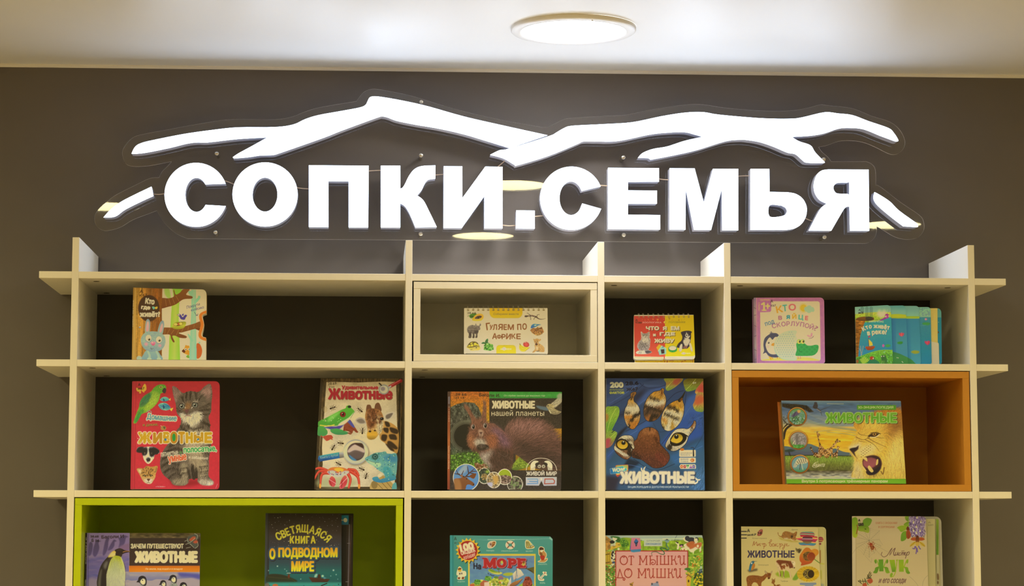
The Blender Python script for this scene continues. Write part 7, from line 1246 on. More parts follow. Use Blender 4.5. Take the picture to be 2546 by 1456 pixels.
a.line([(2290, 980), (2170, 1110)], 44, '#e0cfa0'); a.line([(2135, 1050), (2150, 1130), (2230, 1140)], 52, '#e0cfa0', sm=True); a.line([(2240, 975), (2300, 1030)], 44, '#e0cfa0'); a.line([(2280, 985), (2170, 1110)], 14, '#a89474'); a.line([(2140, 1060), (2155, 1125), (2225, 1130)], 12, '#8c6448', sm=True); a.ell(2270, 990, 14, 14, '#a83c24')
# the bay
a.blob([(985, 925), (1050, 900), (1150, 950), (1290, 970), (1300, 1005), (1200, 1025), (1060, 990)], ('#8c9c24', '#d0c05c')); a.blob([(1010, 920), (1060, 905), (1160, 950), (1250, 975), (1100, 970)], '#6c8c1c', soft=8); a.line([(1215, 900), (1240, 985)], 10, '#6c4c24')
for t in (-2.6, -2.1, -1.2, -.5, .1): a.line([(1210, 905), (1210 + 65 * math.cos(t), 900 + 45 * math.sin(t))], (20, 6), '#2c6a2c')
a.blob([(1320, 1020), (1400, 985), (1540, 985), (1530, 1040), (1400, 1055)], ('#a8a424', '#9ca838')); a.poly([(1840, 890), (2025, 850), (2025, 1010), (1960, 960)], '#5c5424'); a.poly([(1850, 890), (1960, 930), (2020, 990), (1940, 950)], '#3c2c18'); a.lines([[(985, 990), (1000, 1015)], [(1030, 1020), (1070, 1040)], [(1080, 1050), (1120, 1050)]], 16, '#2c3844')
a.blob([(580, 1280), (680, 1200), (830, 1140), (1000, 1180), (1030, 1150), (1200, 1080), (1400, 1100), (1450, 1140), (1500, 1300), (1480, 1700), (580, 1700)], ('#a8ac38', '#b8a838', '#8c9c2c')); a.grain([(580, 1280), (830, 1140), (1450, 1110), (1500, 1700), (580, 1700)], 40, .4, sm=True); a.dots([(620, 1230), (1000, 1190), (1450, 1180), (1470, 1500), (620, 1500)], 160, 24, ['#c8b458', '#7c8c24', '#b05c2c', '#d8c898', '#5c7c28', '#d0a83c'], al=.8)
for x, y, r in ((750, 1190, 80), (985, 1110, 76)): a.blob([(x - r, y + 20), (x - r * .7, y - r * .5), (x, y - r * .7), (x + r * .8, y - r * .4), (x + r, y + 20), (x + r * .4, y + r * .7), (x - r * .5, y + r * .6)], '#4c8424'); a.dots(ellp(x, y, r * .9, r * .6), 40, 18, ['#7ca838', '#3c6c1c', '#5c9030'])
a.poly([(800, 1230), (880, 1150), (990, 1180), (1010, 1280), (820, 1290)], '#a85834'); a.poly([(900, 1200), (1010, 1190), (1020, 1290), (900, 1290)], '#d8b898'); a.poly([(580, 1240), (680, 1235), (670, 1300), (580, 1300)], '#b8542c'); a.blob([(1220, 1090), (1270, 1050), (1330, 1090), (1330, 1130), (1240, 1130)], ('#b06840', '#6c5c84')); a.blob([(1110, 1090), (1160, 1060), (1220, 1080), (1160, 1110)], '#5c7c2c')
for P in ([(1540, 1010), (1620, 930), (1640, 1100), (1560, 1150)], [(1640, 870), (1720, 920), (1720, 1040), (1640, 1040)], [(1720, 910), (1800, 1030), (1640, 1120), (1660, 1000)], [(1410, 1290), (1505, 1070), (1510, 1260)]): a.poly(P, ('#d8ccac', '#b8a07c'))
a.blob([(1480, 1260), (1550, 1200), (1680, 1150), (1770, 1110), (1700, 1210), (1560, 1290), (1500, 1300)], ('#b87c34', '#7c4c28')); a.line([(1480, 1300), (1620, 1270), (1760, 1130)], 12, '#2c4464', sm=True); a.line([(1636, 860), (1600, 1180)], 8, '#7c5430'); a.blob([(1680, 1300), (1780, 1200), (1850, 1090), (1910, 1070), (1960, 1180), (2000, 1300)], '#8ca830'); a.blob([(1770, 1230), (1820, 1120), (1880, 1070), (1940, 1090), (1985, 1200), (1960, 1290), (1790, 1290)], '#7c3420'); a.dots([(1800, 1130), (1880, 1080), (1960, 1180), (1950, 1280), (1790, 1270)], 60, 18, ['#a04a2c', '#5c2014', '#8c3c24'], sm=True)
a.text('На', 645, 760, 840, 910, '#1c1c24', b=11, shear=-.08, rot=4)
for ch, x0, y0, x1, y1 in (('М', 885, 645, 1165, 870), ('О', 1175, 655, 1405, 875), ('Р', 1440, 655, 1635, 870), ('Е', 1650, 655, 1850, 875)):
    a.text(ch, x0, y0, x1, y1, '#a81e20', b=26, ol=[(10, '#b88c84')], sh=(10, 14, '#3c1418'))
    for sx, sy in {'М': ((900, 660), (1145, 660), (905, 858), (1140, 858)), 'Р': ((1455, 668), (1465, 860)), 'Е': ((1668, 668), (1668, 862)), 'О': ()}[ch]: a.line([(sx - 30, sy), (sx + 30, sy)], 34, '#a81e20')
a.ell(1298, 760, 26, 54, '#b8b43c'); a.ell(1300, 790, 16, 26, '#7c94a4'); a.blob([(1750, 800), (1790, 720), (1830, 760), (1800, 830)], '#b89c3c'); a.blob([(1770, 740), (1800, 715), (1815, 750), (1785, 780)], '#7c4c1c')
b.cover(edge='#2c6c5c'); b.pages(0.018, back='#3c8468')

# --- pink and green picture book
b = Book('picture_book', 'book with a salmon-pink title panel framed by green farmyard pictures, bottom of the third bay', (1495, 1315, 260 / 2546), ZS[3], 0.045, 5, rquad([(105, 150), (2455, 145), (2490, 300), (2480, 2760), (95, 2760)], [0, 10, 30, 0, 0]), 2700, '#78902c', '#d7bf84')
a = b.a
a.rect(60, 100, 2546, 2900, ('#a0a898', '#7c942c', '#7c982c', '#6c8c24', '#6c8824', '#5c7c24')); a.rect(60, 100, 2546, 250, ('#a8ac9c', '#94a490')); a.blob([(480, 240), (700, 210), (1000, 280), (1500, 290), (1800, 270), (2100, 260), (2490, 240), (2490, 900), (480, 560)], ('#8c9c20', '#7c9c24', '#7ca028')); a.grain(rect(100, 240, 2490, 2700), 60, .3); a.line([(1840, 150), (1785, 250)], 9, '#3c4440'); a.poly([(940, 235), (2000, 215), (2000, 240), (1500, 250), (940, 250)], '#d0d8c4', al=.8); a.line([(1240, 238), (1620, 236)], 24, '#dce0d0', al=.8)
# barn, stork, trees
a.poly([(105, 160), (130, 170), (230, 250), (220, 470), (105, 540)], '#a8742c'); a.poly([(240, 420), (380, 310), (555, 380), (430, 430), (200, 520)], ('#b89430', '#c89c2c')); a.grain([(105, 160), (240, 250), (540, 380), (200, 540), (105, 540)], 20, .4, stretch=(3, 1)); a.blob([(220, 180), (330, 170), (450, 200), (470, 290), (400, 320), (330, 260)], '#2c5c1c', soft=5); a.dots([(240, 180), (460, 200), (440, 300), (330, 260)], 40, 16, ['#3c7024', '#244a18'])
a.ell(265, 310, 60, 40, '#241c18'); a.blob([(270, 200), (330, 210), (390, 230), (320, 290), (290, 260)], '#d8d4bc'); a.poly([(230, 370), (350, 340), (340, 400), (230, 415)], '#d0c49c'); a.lines([[(250, 380), (250, 410)], [(280, 372), (280, 408)], [(310, 366), (310, 404)]], 6, '#3c3424')
a.blob([(470, 230), (560, 220), (660, 300), (660, 400), (560, 450), (470, 380)], '#5c8420', soft=6); a.dots([(480, 240), (650, 290), (640, 420), (520, 430)], 60, 20, ['#7ca028', '#4c7420', '#2c5c1c'])
a.rect(105, 540, 345, 860, ('#b89428', '#c09c28', '#b07c28')); a.lines([[(105, 620), (200, 600)], [(105, 820), (200, 800)]], 18, '#4c3414'); a.lines([[(150, 560), (150, 840)], [(200, 560), (210, 860)]], 8, '#7c5c18'); a.blob([(250, 560), (290, 510), (340, 600), (320, 760), (240, 780)], '#c8bc9c', soft=3); a.dots([(270, 530), (340, 560), (330, 760), (240, 760)], 26, 20, ['#2c2824', '#d8ccb0']); a.ell(420, 480, 26, 30, '#d8ccb0'); a.ell(300, 810, 40, 30, '#3c4c5c'); a.dots([(180, 860), (340, 840), (340, 950), (200, 930)], 30, 16, ['#a8a48c', '#6c6450', '#d0c8b0'])
a.rect(95, 900, 350, 2760, ('#5c7c24', '#4c7420', '#3c641c')); a.dots(rect(100, 890, 370, 2700), 520, 15, ['#7ca030', '#2c5418', '#a03c24', '#c8c058', '#4c8424', '#d8d0a0', '#b85c30'], al=.9)
# cows
a.blob([(1990, 220), (2080, 180), (2200, 200), (2340, 220), (2345, 310), (2230, 320), (2080, 310), (2020, 280)], '#dcd4bc'); a.dots([(2020, 200), (2330, 220), (2330, 300), (2060, 300)], 9, 46, ['#2c2c30']); a.blob([(2150, 200), (2260, 215), (2230, 300), (2150, 280)], '#2c2c30'); a.blob([(2260, 240), (2340, 230), (2330, 340), (2280, 340)], '#dcd4bc')
a.blob([(2010, 380), (2080, 340), (2200, 300), (2300, 340), (2430, 320), (2440, 400), (2420, 540), (2390, 540), (2380, 470), (2270, 530), (2240, 610), (2220, 560), (2180, 560), (2120, 500), (2040, 450)], '#dccfa8'); a.blob([(2070, 350), (2210, 290), (2280, 330), (2180, 440), (2110, 430)], '#b05c28', soft=4); a.blob([(2180, 390), (2420, 320), (2440, 400), (2360, 470), (2300, 430), (2220, 470), (2150, 480)], '#b8602c', soft=4); a.ell(2350, 410, 26, 36, '#e0d4b0'); a.blob([(1940, 470), (2010, 440), (2090, 470), (2080, 560), (2000, 580), (1940, 540)], '#dccfa8'); a.dots([(1950, 470), (2080, 470), (2060, 570), (1950, 560)], 10, 20, ['#b05c2c', '#3c2418', '#e8dcc0']); a.blob([(1800, 330), (1870, 320), (1900, 400), (1880, 480), (1840, 480), (1850, 380)], '#dcd0b0'); a.blob([(1810, 300), (1880, 320), (1860, 345)], '#2c2824'); a.blob([(1900, 380), (1990, 360), (2000, 400), (1930, 420)], '#2c2824'); a.ell(1950, 415, 32, 24, '#c07c84'); a.line([(2420, 540), (2430, 560)], 20, '#b05028')
a.rect(2110, 620, 2480, 2700, ('#7c9c28', '#7c9828', '#8c9c28')); a.blob([(2310, 680), (2350, 640), (2410, 690), (2400, 790), (2340, 800), (2350, 730)], '#c07020'); a.blob([(2190, 880), (2230, 820), (2330, 830), (2380, 800), (2340, 890), (2220, 920)], '#b8641c'); a.dots(rect(2120, 640, 2470, 1000), 110, 18, ['#5c8424', '#a0b030', '#4c7020', '#8ca02c', '#c8b848']); a.ell(2430, 930, 26, 34, '#a8b09c'); a.dots(rect(2330, 960, 2460, 1120), 60, 16, ['#2c3c34', '#5c6c6c', '#1c2c1c'])
a.dots(rect(2260, 1080, 2470, 1380), 130, 22, ['#c8a81c', '#2c3c18', '#d8b828', '#5c6c1c']); a.blob([(2030, 970), (2080, 930), (2160, 950), (2170, 1010), (2080, 1010)], '#3c6c24')
# title panel
a.rect(340, 515, 2118, 2900, '#a02420'); a.rect(362, 540, 2095, 2900, ('#d0927c', '#d09474', '#cc9474', '#cf9a7a')); 
a.blob([(2020, 970), (2090, 935), (2160, 955), (2150, 1020), (2070, 1000)], '#3c6c24'); a.poly([(2070, 1180), (2120, 1110), (2190, 1170), (2170, 1381), (2080, 1381)], '#c89c24'); a.poly([(2040, 1190), (2120, 1090), (2220, 1170), (2190, 1190), (2120, 1130)], '#8c5c20'); a.ell(2125, 1260, 18, 34, '#3c2414'); a.blob([(2140, 1020), (2210, 1010), (2230, 1100), (2150, 1110)], '#d0942c', soft=4)
a.dots([(2030, 1090), (2120, 1000), (2260, 1010), (2250, 1120)], 40, 20, ['#a8b038', '#c8a02c', '#5c7c28'])
R_ = '#982a1c'
def L(*st):
    for P, w_ in st: a.line(P, w_, R_, sm=True)
def letter_set(y, h):
    return lambda v: y + h * v
def o_(x, y, w_, h): a.line(ellp(x, y, w_, h)[27:].tolist() + ellp(x, y, w_, h)[:27].tolist(), 22, R_, sm=True); a.line([(x - w_ * .2, y - h), (x - w_ * .25, y - h * .75), (x + w_ * .02, y - h * .65), (x + w_ * .2, y - h * .75), (x + w_ * .1, y - h * .88)], 15, R_, sm=True)
def stem(x, y0, y1, w_=24): a.line([(x, y0), (x + 2, (y0 + y1) / 2), (x, y1)], w_, R_, sm=True); a.line([(x - 22, y0), (x + 22, y0)], 16, R_); a.line([(x - 22, y1), (x + 22, y1)], 16, R_)
def em(x, y, w_, h): stem(x, y, y + h, 22); stem(x + w_, y, y + h, 22); a.line([(x, y), (x + w_ * .45, y + h * .75), (x + w_, y)], 19, R_)
def ii(x, y, w_, h): a.line([(x + 30, y + 30), (x + 5, y + 35), (x + 8, y + 5), (x + 40, y), (x + 55, y + 40), (x + 50, y + h * .6), (x + 70, y + h), (x + w_ * .7, y + h), (x + w_ * .95, y + h * .7)], 20, R_, sm=True); a.line([(x + w_ * .95, y), (x + w_ * .95, y + h * .7), (x + w_, y + h * .98), (x + w_ + 30, y + h * .95)], 20, R_, sm=True); a.line([(x + w_ * .95 - 20, y), (x + w_ * .95 + 20, y)], 14, R_)
def sh(x, y, w_, h):
    for k in (0, .5, 1): a.line([(x + w_ * k, y), (x + w_ * k, y + h)], 22, R_); a.line([(x + w_ * k - 20, y), (x + w_ * k + 20, y)], 15, R_)
    a.line([(x - 12, y + h), (x + w_ + 14, y + h)], 20, R_)
def ka(x, y, w_, h): stem(x, y, y + h, 22); a.line([(x + 10, y + h * .5), (x + w_ * .55, y + h * .4), (x + w_ * .7, y)], 17, R_, sm=True); a.line([(x + w_ * .45, y + h * .42), (x + w_ * .7, y + h * .7), (x + w_ * .8, y + h), (x + w_, y + h * .92)], 20, R_, sm=True)
o_(548, 755, 88, 105); stem(728, 655, 862); a.line([(668, 680), (675, 652), (785, 652), (790, 690)], 15, R_)
em(940, 650, 160, 210); a.line([(1190, 650), (1195, 750), (1190, 862)], 24, R_, sm=True); a.line([(1170, 652), (1240, 648)], 14, R_); a.line([(1195, 755), (1270, 740), (1318, 780), (1305, 840), (1250, 862), (1222, 830), (1248, 800), (1270, 815)], 18, R_, sm=True); stem(1360, 650, 862, 22)
sh(1445, 650, 190, 205); ka(1715, 650, 130, 205); ii(1870, 648, 150, 210)
a.line([(345, 1230), (350, 1185), (400, 1180), (450, 970), (520, 1180), (560, 1185), (580, 1210), (560, 1245), (530, 1230), (535, 1200)], 19, R_, sm=False); a.line([(390, 1182), (540, 1182)], 18, R_); a.ell(348, 1225, 26, 26, R_); o_(655, 1068, 88, 108)
em(910, 965, 165, 215); ii(1120, 960, 150, 218); sh(1360, 965, 190, 210); ka(1640, 965, 125, 212); ii(1775, 960, 150, 215)
a.blob([(690, 1330), (750, 1300), (790, 1280), (770, 1340), (760, 1400), (720, 1400)], '#a8782c'); a.line([(700, 1330), (760, 1360)], 16, '#4c2c14'); a.blob([(1215, 1400), (1230, 1320), (1300, 1310), (1370, 1290), (1400, 1340), (1405, 1420)], '#848484', soft=3); a.ell(1235, 1330, 22, 26, '#4c4444'); a.ell(1360, 1290, 30, 22, '#5c5458')
a.poly([(735, 205), (945, 210), (975, 480), (940, 540), (720, 555), (690, 500)], '#243c5c', al=.0); a.poly([(690, 490), (735, 205), (720, 470), (715, 520)], '#3c4c80'); a.poly([(735, 208), (945, 212), (972, 480), (712, 500)], ('#c47474', '#c0606c')); a.poly([(712, 500), (972, 480), (950, 545), (780, 562), (725, 550)], ('#3c6c94', '#3c84a8')); a.poly([(845, 225), (905, 290), (850, 420), (795, 300)], '#2c5c80'); a.poly([(800, 300), (845, 330), (895, 295), (890, 330), (850, 350), (805, 330)], '#182434'); a.line([(835, 350), (842, 410)], 14, '#3c2420'); a.line([(870, 350), (858, 410)], 14, '#3c2420')
a.rect(1040, 222, 1485, 412, ('#b4b89c', '#b8b48c'), ol=(5, '#8c9478')); a.text('ОТКРОЙ', 1102, 255, 1425, 302, '#4c5c4c', b=4); a.text('ОКОШКО!', 1078, 330, 1450, 385, '#3c5c7c', b=6)
a.line([(1600, 280), (1590, 380), (1640, 470), (1600, 510), (1560, 470), (1440, 460), (1530, 560), (1520, 610), (1440, 600), (1340, 550), (1240, 560), (1225, 600), (1238, 640)], (34, 9), '#2c5c34', sm=True); a.line([(1600, 300), (1600, 380), (1640, 480)], 12, '#a8b898', sm=True, al=.6); a.blob([(1555, 255), (1600, 240), (1655, 265), (1640, 320), (1590, 325), (1555, 300)], ('#5c7c6c', '#8c9c84')); a.ell(1600, 250, 24, 12, '#3c2c28')
b.cover(edge='#c8bc98'); b.pages(0.012, back='#78902c')

# --- cream book of animals
fr = (1830, 1295, 235 / 2125)
b = Book('board_book', 'cream board book with a calf, deer and cut-out flowers, left in the lower right bay', fr, ZS[3], 0.040, 4, rquad([(115, 118), (1840, 130), (1905, 1456), (1910, 2660), (130, 2660), (125, 1456)], [0, 60, 0, 40, 0, 0]), 2600, '#c4ac68', '#dcc898')
a = b.a
a.rect(80, 80, 2100, 2800, ('#bca868', '#c4ac68', '#c6b06c')); a.lines([[(118, 230), (232, 230)], [(120, 305), (235, 305)], [(122, 380), (232, 380)]], 20, '#1c1c28'); a.text('А', 245, 170, 315, 250, '#14141c', b=6); a.text('ж67', 240, 280, 460, 330, '#14141c', b=7, rot=-3)
a.blob([(480, 320), (490, 250), (540, 190), (590, 180), (600, 230), (580, 300), (530, 330)], '#8c4434', soft=3); a.dots([(490, 250), (580, 190), (590, 260), (520, 320)], 16, 14, ['#241818', '#a85c4c', '#5c2c24']); a.text('Божья коровка', 370, 368, 690, 405, '#6c6444', b=1.5)
for P in ([(370, 555), (400, 460), (410, 470), (405, 540), (460, 465), (470, 545), (500, 520)], [(500, 500), (490, 550), (540, 500), (535, 550), (560, 545)], [(570, 510), (640, 515), (620, 620)], [(600, 530), (640, 500), (680, 540), (630, 570), (610, 550)], [(725, 490), (790, 460), (800, 420), (770, 430), (755, 540), (790, 565), (800, 520), (770, 505)], [(810, 530), (835, 500), (860, 540), (830, 565), (812, 540)], [(880, 505), (875, 570), (880, 540), (930, 505)], [(885, 540), (935, 565), (950, 550)], [(965, 510), (990, 515), (985, 610)], [(985, 530), (1020, 505), (1030, 550), (990, 565)], [(1050, 510), (1060, 550), (1090, 545), (1100, 500), (1095, 560), (1060, 635), (1045, 600), (1090, 570)], [(1120, 520), (1150, 510), (1130, 550), (1170, 555), (1195, 545)]): a.line(P, 9, '#8c4020', sm=True)
a.text('ЖИВОТНЫЕ', 250, 652, 1320, 825, '#2c2444', b=9); a.text('Щенок', 1250, 172, 1390, 212, '#6c6444', b=1.5); a.text('Зимородок', 498, 965, 735, 1005, '#6c6444', b=1.5); a.text('Телёнок', 1002, 1325, 1170, 1365, '#6c6444', b=1.5)
a.poly([(950, 350), (1080, 400), (1380, 440), (1420, 470), (1240, 465), (1000, 410)], '#a8903c', soft=12); PU = [(935, 260), (950, 255), (960, 310), (1020, 330), (1050, 260), (1110, 225), (1200, 240), (1290, 270), (1340, 235), (1370, 240), (1365, 310), (1340, 360), (1370, 390), (1300, 440), (1230, 390), (1180, 400), (1080, 400), (1040, 370), (960, 330)]
a.blob(PU, ('#8c5c28', '#946430')); a.blob([(1080, 370), (1150, 360), (1180, 400), (1070, 400)], '#c8b080', soft=6); a.blob([(1260, 400), (1310, 420), (1300, 445), (1240, 420)], '#d0b888', soft=4); a.blob([(1230, 310), (1290, 300), (1270, 360), (1240, 350)], '#3c2818', soft=8); a.ell(1335, 300, 10, 10, '#2c1810'); a.fur(PU, 1400, 30, [(1100, 300, .6, 1), (1320, 300, -.4, 1)], .2, al=.5)
# flower with stripes
FL = [(1350, 370), (1450, 350), (1430, 290), (1480, 245), (1600, 235), (1720, 240), (1770, 300), (1760, 340), (1820, 350), (1835, 410), (1790, 460), (1800, 510), (1740, 550), (1600, 540), (1530, 545), (1440, 530), (1410, 480), (1500, 450), (1380, 410)]
a.blob(FL, '#a03044'); was = a.c.copy()
for y, c in ((255, '#4c9478'), (300, '#8c9c74'), (340, '#b82c34'), (375, '#d8b050'), (400, '#c83c54'), (440, '#9c2c54'), (475, '#d8a04c'), (500, '#2c8c84'), (530, '#2c84a0')): a.line([(1340, y), (1550, y - 10), (1840, y + 15)], 24, c, sm=True)
a.clip(FL, was); a.ell(1605, 410, 122, 92, '#7c3038'); was = a.c.copy()
for y, c in ((340, '#8c1c28'), (370, '#2c1c34'), (395, '#b8a4a0'), (420, '#8c2c4c'), (450, '#6c5c34'), (480, '#7c8c3c')): a.line([(1480, y), (1740, y + 6)], 20, c, al=.8)
a.clip(ellp(1605, 410, 122, 92), was)
a.blob([(1340, 600), (1400, 640), (1470, 620), (1440, 700), (1370, 690)], '#3c3424', soft=6); a.dots([(1350, 600), (1460, 620), (1430, 720), (1360, 700)], 40, 10, ['#241c14', '#8c7440', '#5c4c28']); 
TU = [(1430, 780), (1480, 690), (1560, 600), (1640, 600), (1700, 650), (1760, 625), (1840, 650), (1850, 730), (1780, 800), (1740, 870), (1690, 940), (1580, 975), (1460, 995), (1470, 940), (1430, 880)]
a.blob(TU, ('#b06424', '#bc6c1c', '#b0501c', '#a84420')); a.blob([(1700, 650), (1780, 630), (1845, 680), (1800, 780), (1740, 720)], '#c07c24', soft=10); a.ell(1625, 790, 128, 110, '#a8842c'); a.ell(1622, 790, 120, 104, ('#5c4420', '#7c4c20')); a.ell(1690, 795, 92, 100, '#a04c1c'); a.ell(1695, 795, 82, 92, ('#7c2c14', '#94441c')); a.grain(ellp(1560, 790, 60, 90), 14, .6); a.line([(1770, 860), (1880, 940)], 18, '#5c7c28')
SF = [(1620 + (240 + 18 * (k % 2)) * math.cos(2 * math.pi * k / 48), 1185 + (165 + 14 * (k % 2)) * math.sin(2 * math.pi * k / 48)) for k in range(48)]
a.blob([(1270, 1310), (1330, 1200), (1400, 1110), (1450, 1110), (1420, 1240), (1360, 1320)], '#6c8c24', soft=4); a.poly(SF, ('#b8901c', '#c09820')); 
for k in range(90): t = RNG.uniform(0, 6.28); a.line([(1620 + 120 * math.cos(t), 1185 + 95 * math.sin(t)), (1620 + 245 * math.cos(t), 1185 + 168 * math.sin(t))], (5, 12), ['#d0a824', '#a87c18', '#c89c20'][RNG.integers(0, 3)], al=.8)
a.ell(1630, 1185, 128, 112, '#8c6c1c'); a.ell(1625, 1185, 120, 104, '#4c3c18'); a.dots(ellp(1590, 1185, 90, 95), 120, 8, ['#2c2010', '#7c6430', '#a89048']); a.ell(1680, 1185, 82, 98, '#a08828'); a.ell(1683, 1185, 74, 90, '#2c1c10')
# kingfisher, calf, deer, fawn, bucket
a.poly([(250, 1100), (480, 1060), (480, 1110), (300, 1150)], '#5c4c34', soft=10); a.blob([(290, 1110), (300, 1010), (330, 930), (370, 895), (410, 900), (400, 950), (360, 1000), (330, 1100)], ('#2c5c6c', '#2c6c84')); a.blob([(370, 980), (410, 945), (430, 1000), (400, 1070), (345, 1100)], '#b06c24', soft=3); a.line([(400, 905), (475, 900)], (14, 4), '#4c5c5c'); a.ell(352, 945, 14, 20, '#d8ccac')
CA = [(885, 960), (910, 890), (960, 870), (1100, 880), (1200, 890), (1270, 885), (1340, 910), (1320, 960), (1335, 1030), (1300, 1060), (1240, 1050), (1210, 1090), (1250, 1250), (1215, 1260), (1180, 1130), (1100, 1110), (1080, 1260), (1055, 1250), (1060, 1120), (990, 1090), (1010, 1230), (980, 1240), (940, 1090), (920, 1010)]
a.poly([(880, 1180), (960, 1130), (1100, 1090), (1200, 1140), (1260, 1260), (1080, 1280), (920, 1230)], '#8c9c24', soft=14); a.blob(CA, ('#c8ac78', '#c4a470')); was = a.c.copy(); a.blob([(900, 900), (960, 865), (1100, 875), (1200, 890), (1260, 920), (1280, 1040), (1210, 1060), (1160, 960), (1040, 950), (1000, 1010), (960, 960)], '#6c3418', soft=6); a.dots([(940, 1000), (1150, 960), (1160, 1050), (1000, 1070)], 14, 20, ['#6c3418', '#84441c']); a.line([(990, 1100), (1000, 1230)], 18, '#6c3820'); a.line([(1070, 1130), (1072, 1240)], 12, '#5c3018'); a.clip(CA, was); a.blob([(1240, 900), (1330, 920), (1320, 1000), (1280, 980)], '#d8c08c', soft=6); a.ell(1310, 1045, 16, 14, '#3c1c10'); a.ell(1275, 925, 8, 8, '#241008'); a.fur(CA, 1000, 26, [(1050, 950, 0, 1), (1280, 980, .3, 1)], .14, al=.4)
DE = [(230, 1310), (260, 1240), (350, 1215), (480, 1220), (580, 1235), (650, 1190), (690, 1140), (720, 1160), (790, 1170), (780, 1230), (760, 1290), (720, 1300), (700, 1250), (640, 1320), (580, 1370), (570, 1460), (600, 1900), (540, 1900), (500, 1440), (360, 1420), (340, 1900), (270, 1900), (250, 1440)]
a.blob(DE, ('#7c441c', '#8c5420', '#94602c')); a.fur(DE, 1800, 34, [(400, 1280, 1, .3), (650, 1280, -.4, 1), (280, 1400, 0, 1)], .18, al=.5); a.blob([(640, 1120), (655, 1105), (700, 1150), (690, 1190), (650, 1160)], '#a88c5c'); a.blob([(770, 1150), (815, 1110), (820, 1140), (795, 1190)], '#a88c5c'); a.ell(740, 1280, 16, 12, '#241008'); a.ell(745, 1205, 9, 8, '#241008'); a.blob([(360, 1420), (500, 1440), (460, 1460), (370, 1456)], '#c8a868', soft=8)
a.blob([(800, 1390), (820, 1320), (860, 1310), (880, 1350), (860, 1400), (900, 1430), (1000, 1440), (1020, 1700), (880, 1700), (850, 1440)], '#84501f'); a.blob([(800, 1330), (810, 1280), (835, 1320)], '#94703c'); a.blob([(855, 1310), (880, 1280), (875, 1330)], '#94703c'); a.dots([(900, 1430), (1010, 1440), (1010, 1600), (900, 1600)], 30, 9, ['#d8c898', '#4c2c14'])
a.poly([(1430, 1400), (1450, 1385), (1800, 1380), (1810, 1420), (1740, 1440), (1720, 1800), (1560, 1800), (1550, 1440), (1440, 1430)], ('#747c84', '#8c94a0', '#6c747c'))
b.cover(edge='#b8a468', thick=0.002)
def lf(name, Bk, y0, outline, bg, fn, th=0.002, edge='#b8a468', lean=4, yb=2600):
    q = Book('board_book', 'x', fr, ZS[3], y0, lean, outline, yb, bg, Bk.wp); bpy.data.objects.remove(q.t); fn(q.a); return sheet(name, q.a, th, Bk.t, edge)
def g1(A_): A_.rect(1700, 100, 2100, 2700, ('#b8a864', '#b8a864', '#c0ac68')); A_.rect(1700, 300, 1890, 2700, ('h', '#8c7c44', '#b0a060'), al=.6); A_.ell(1900, 410, 66, 60, '#8c3038'); A_.line([(1860, 390), (1960, 400)], 14, '#a85c4c'); A_.line([(1860, 430), (1960, 440)], 14, '#c89c50'); A_.rect(1870, 490, 1915, 530, '#7c2c3c'); A_.rect(1880, 650, 1905, 960, '#94602c', soft=6); A_.line([(1900, 950), (1975, 960)], 30, '#b0a838', al=.7); A_.blob([(1890, 1410), (1980, 1420), (1950, 1500), (1890, 1500)], '#8c8c6c', soft=10); A_.line([(2000, 130), (2030, 2600)], 8, '#7c6c3c'); A_.rect(1890, 1100, 1925, 1300, '#a8a038', soft=10)
lf('page_leaf', b, 0.046, rquad([(1700, 128), (1990, 132), (2040, 1456), (2045, 2660), (1700, 2660)], [0, 80, 0, 30, 0]), '#b8a864', g1)
lf('page_leaf', b, 0.0505, rquad([(1700, 128), (2022, 130), (2052, 1456), (2058, 2660), (1700, 2660)], [0, 80, 0, 30, 0]), '#c4b478', lambda A_: A_.line([(2005, 150), (2042, 2600)], 6, '#8c7c48'), th=0.008)

# --- cream book with the spider web and wisteria
fr = (2105, 1270, 250 / 1957)
b = Book('board_book', 'cream board book with a spider web, purple blossom and green letters, beside the calf book', fr, ZS[3], 0.040, 4, rquad([(105, 98), (1545, 102), (1590, 1456), (1595, 2420), (115, 2420), (112, 1456)], [6, 70, 0, 30, 0, 0]), 2360, '#c0aa7c', '#e4d2a6')
a = b.a
a.rect(60, 60, 1900, 2500, ('#b8a47c', '#b8a272', '#bea878', '#c4ae80')); a.rect(105, 95, 175, 2500, ('h', '#bca880', '#c4b088')); a.line([(180, 100), (186, 2400)], 6, '#7c6c44', al=.8)
for P, c in (([(108, 150), (210, 148), (215, 420), (200, 500), (170, 520), (120, 490), (110, 380)], ('#6c8c1c', '#84a024', '#a0a828')), ([(320, 180), (400, 130), (490, 165), (460, 260), (400, 300), (330, 260)], ('#5c8420', '#6c9024')), ([(215, 310), (320, 270), (430, 310), (430, 420), (330, 400), (230, 380)], ('#5c7c20', '#7c9424', '#98a030'))): a.blob(P, c)
a.line([(200, 270), (215, 330), (190, 440)], 16, '#8c4024', sm=True); a.text('А', 222, 150, 270, 205, '#14140c', b=8); a.text('Ш65', 220, 222, 335, 290, '#14140c', b=8, rot=-3); a.line([(350, 340), (380, 355)], 8, '#2c2c1c'); a.line([(360, 360), (372, 338)], 6, '#2c2c1c')
a.text('КНИГА С ОКОШКАМИ', 565, 205, 985, 255, '#a85838', b=3); a.text('И СЮРПРИЗАМИ', 615, 285, 935, 332, '#a85838', b=3)
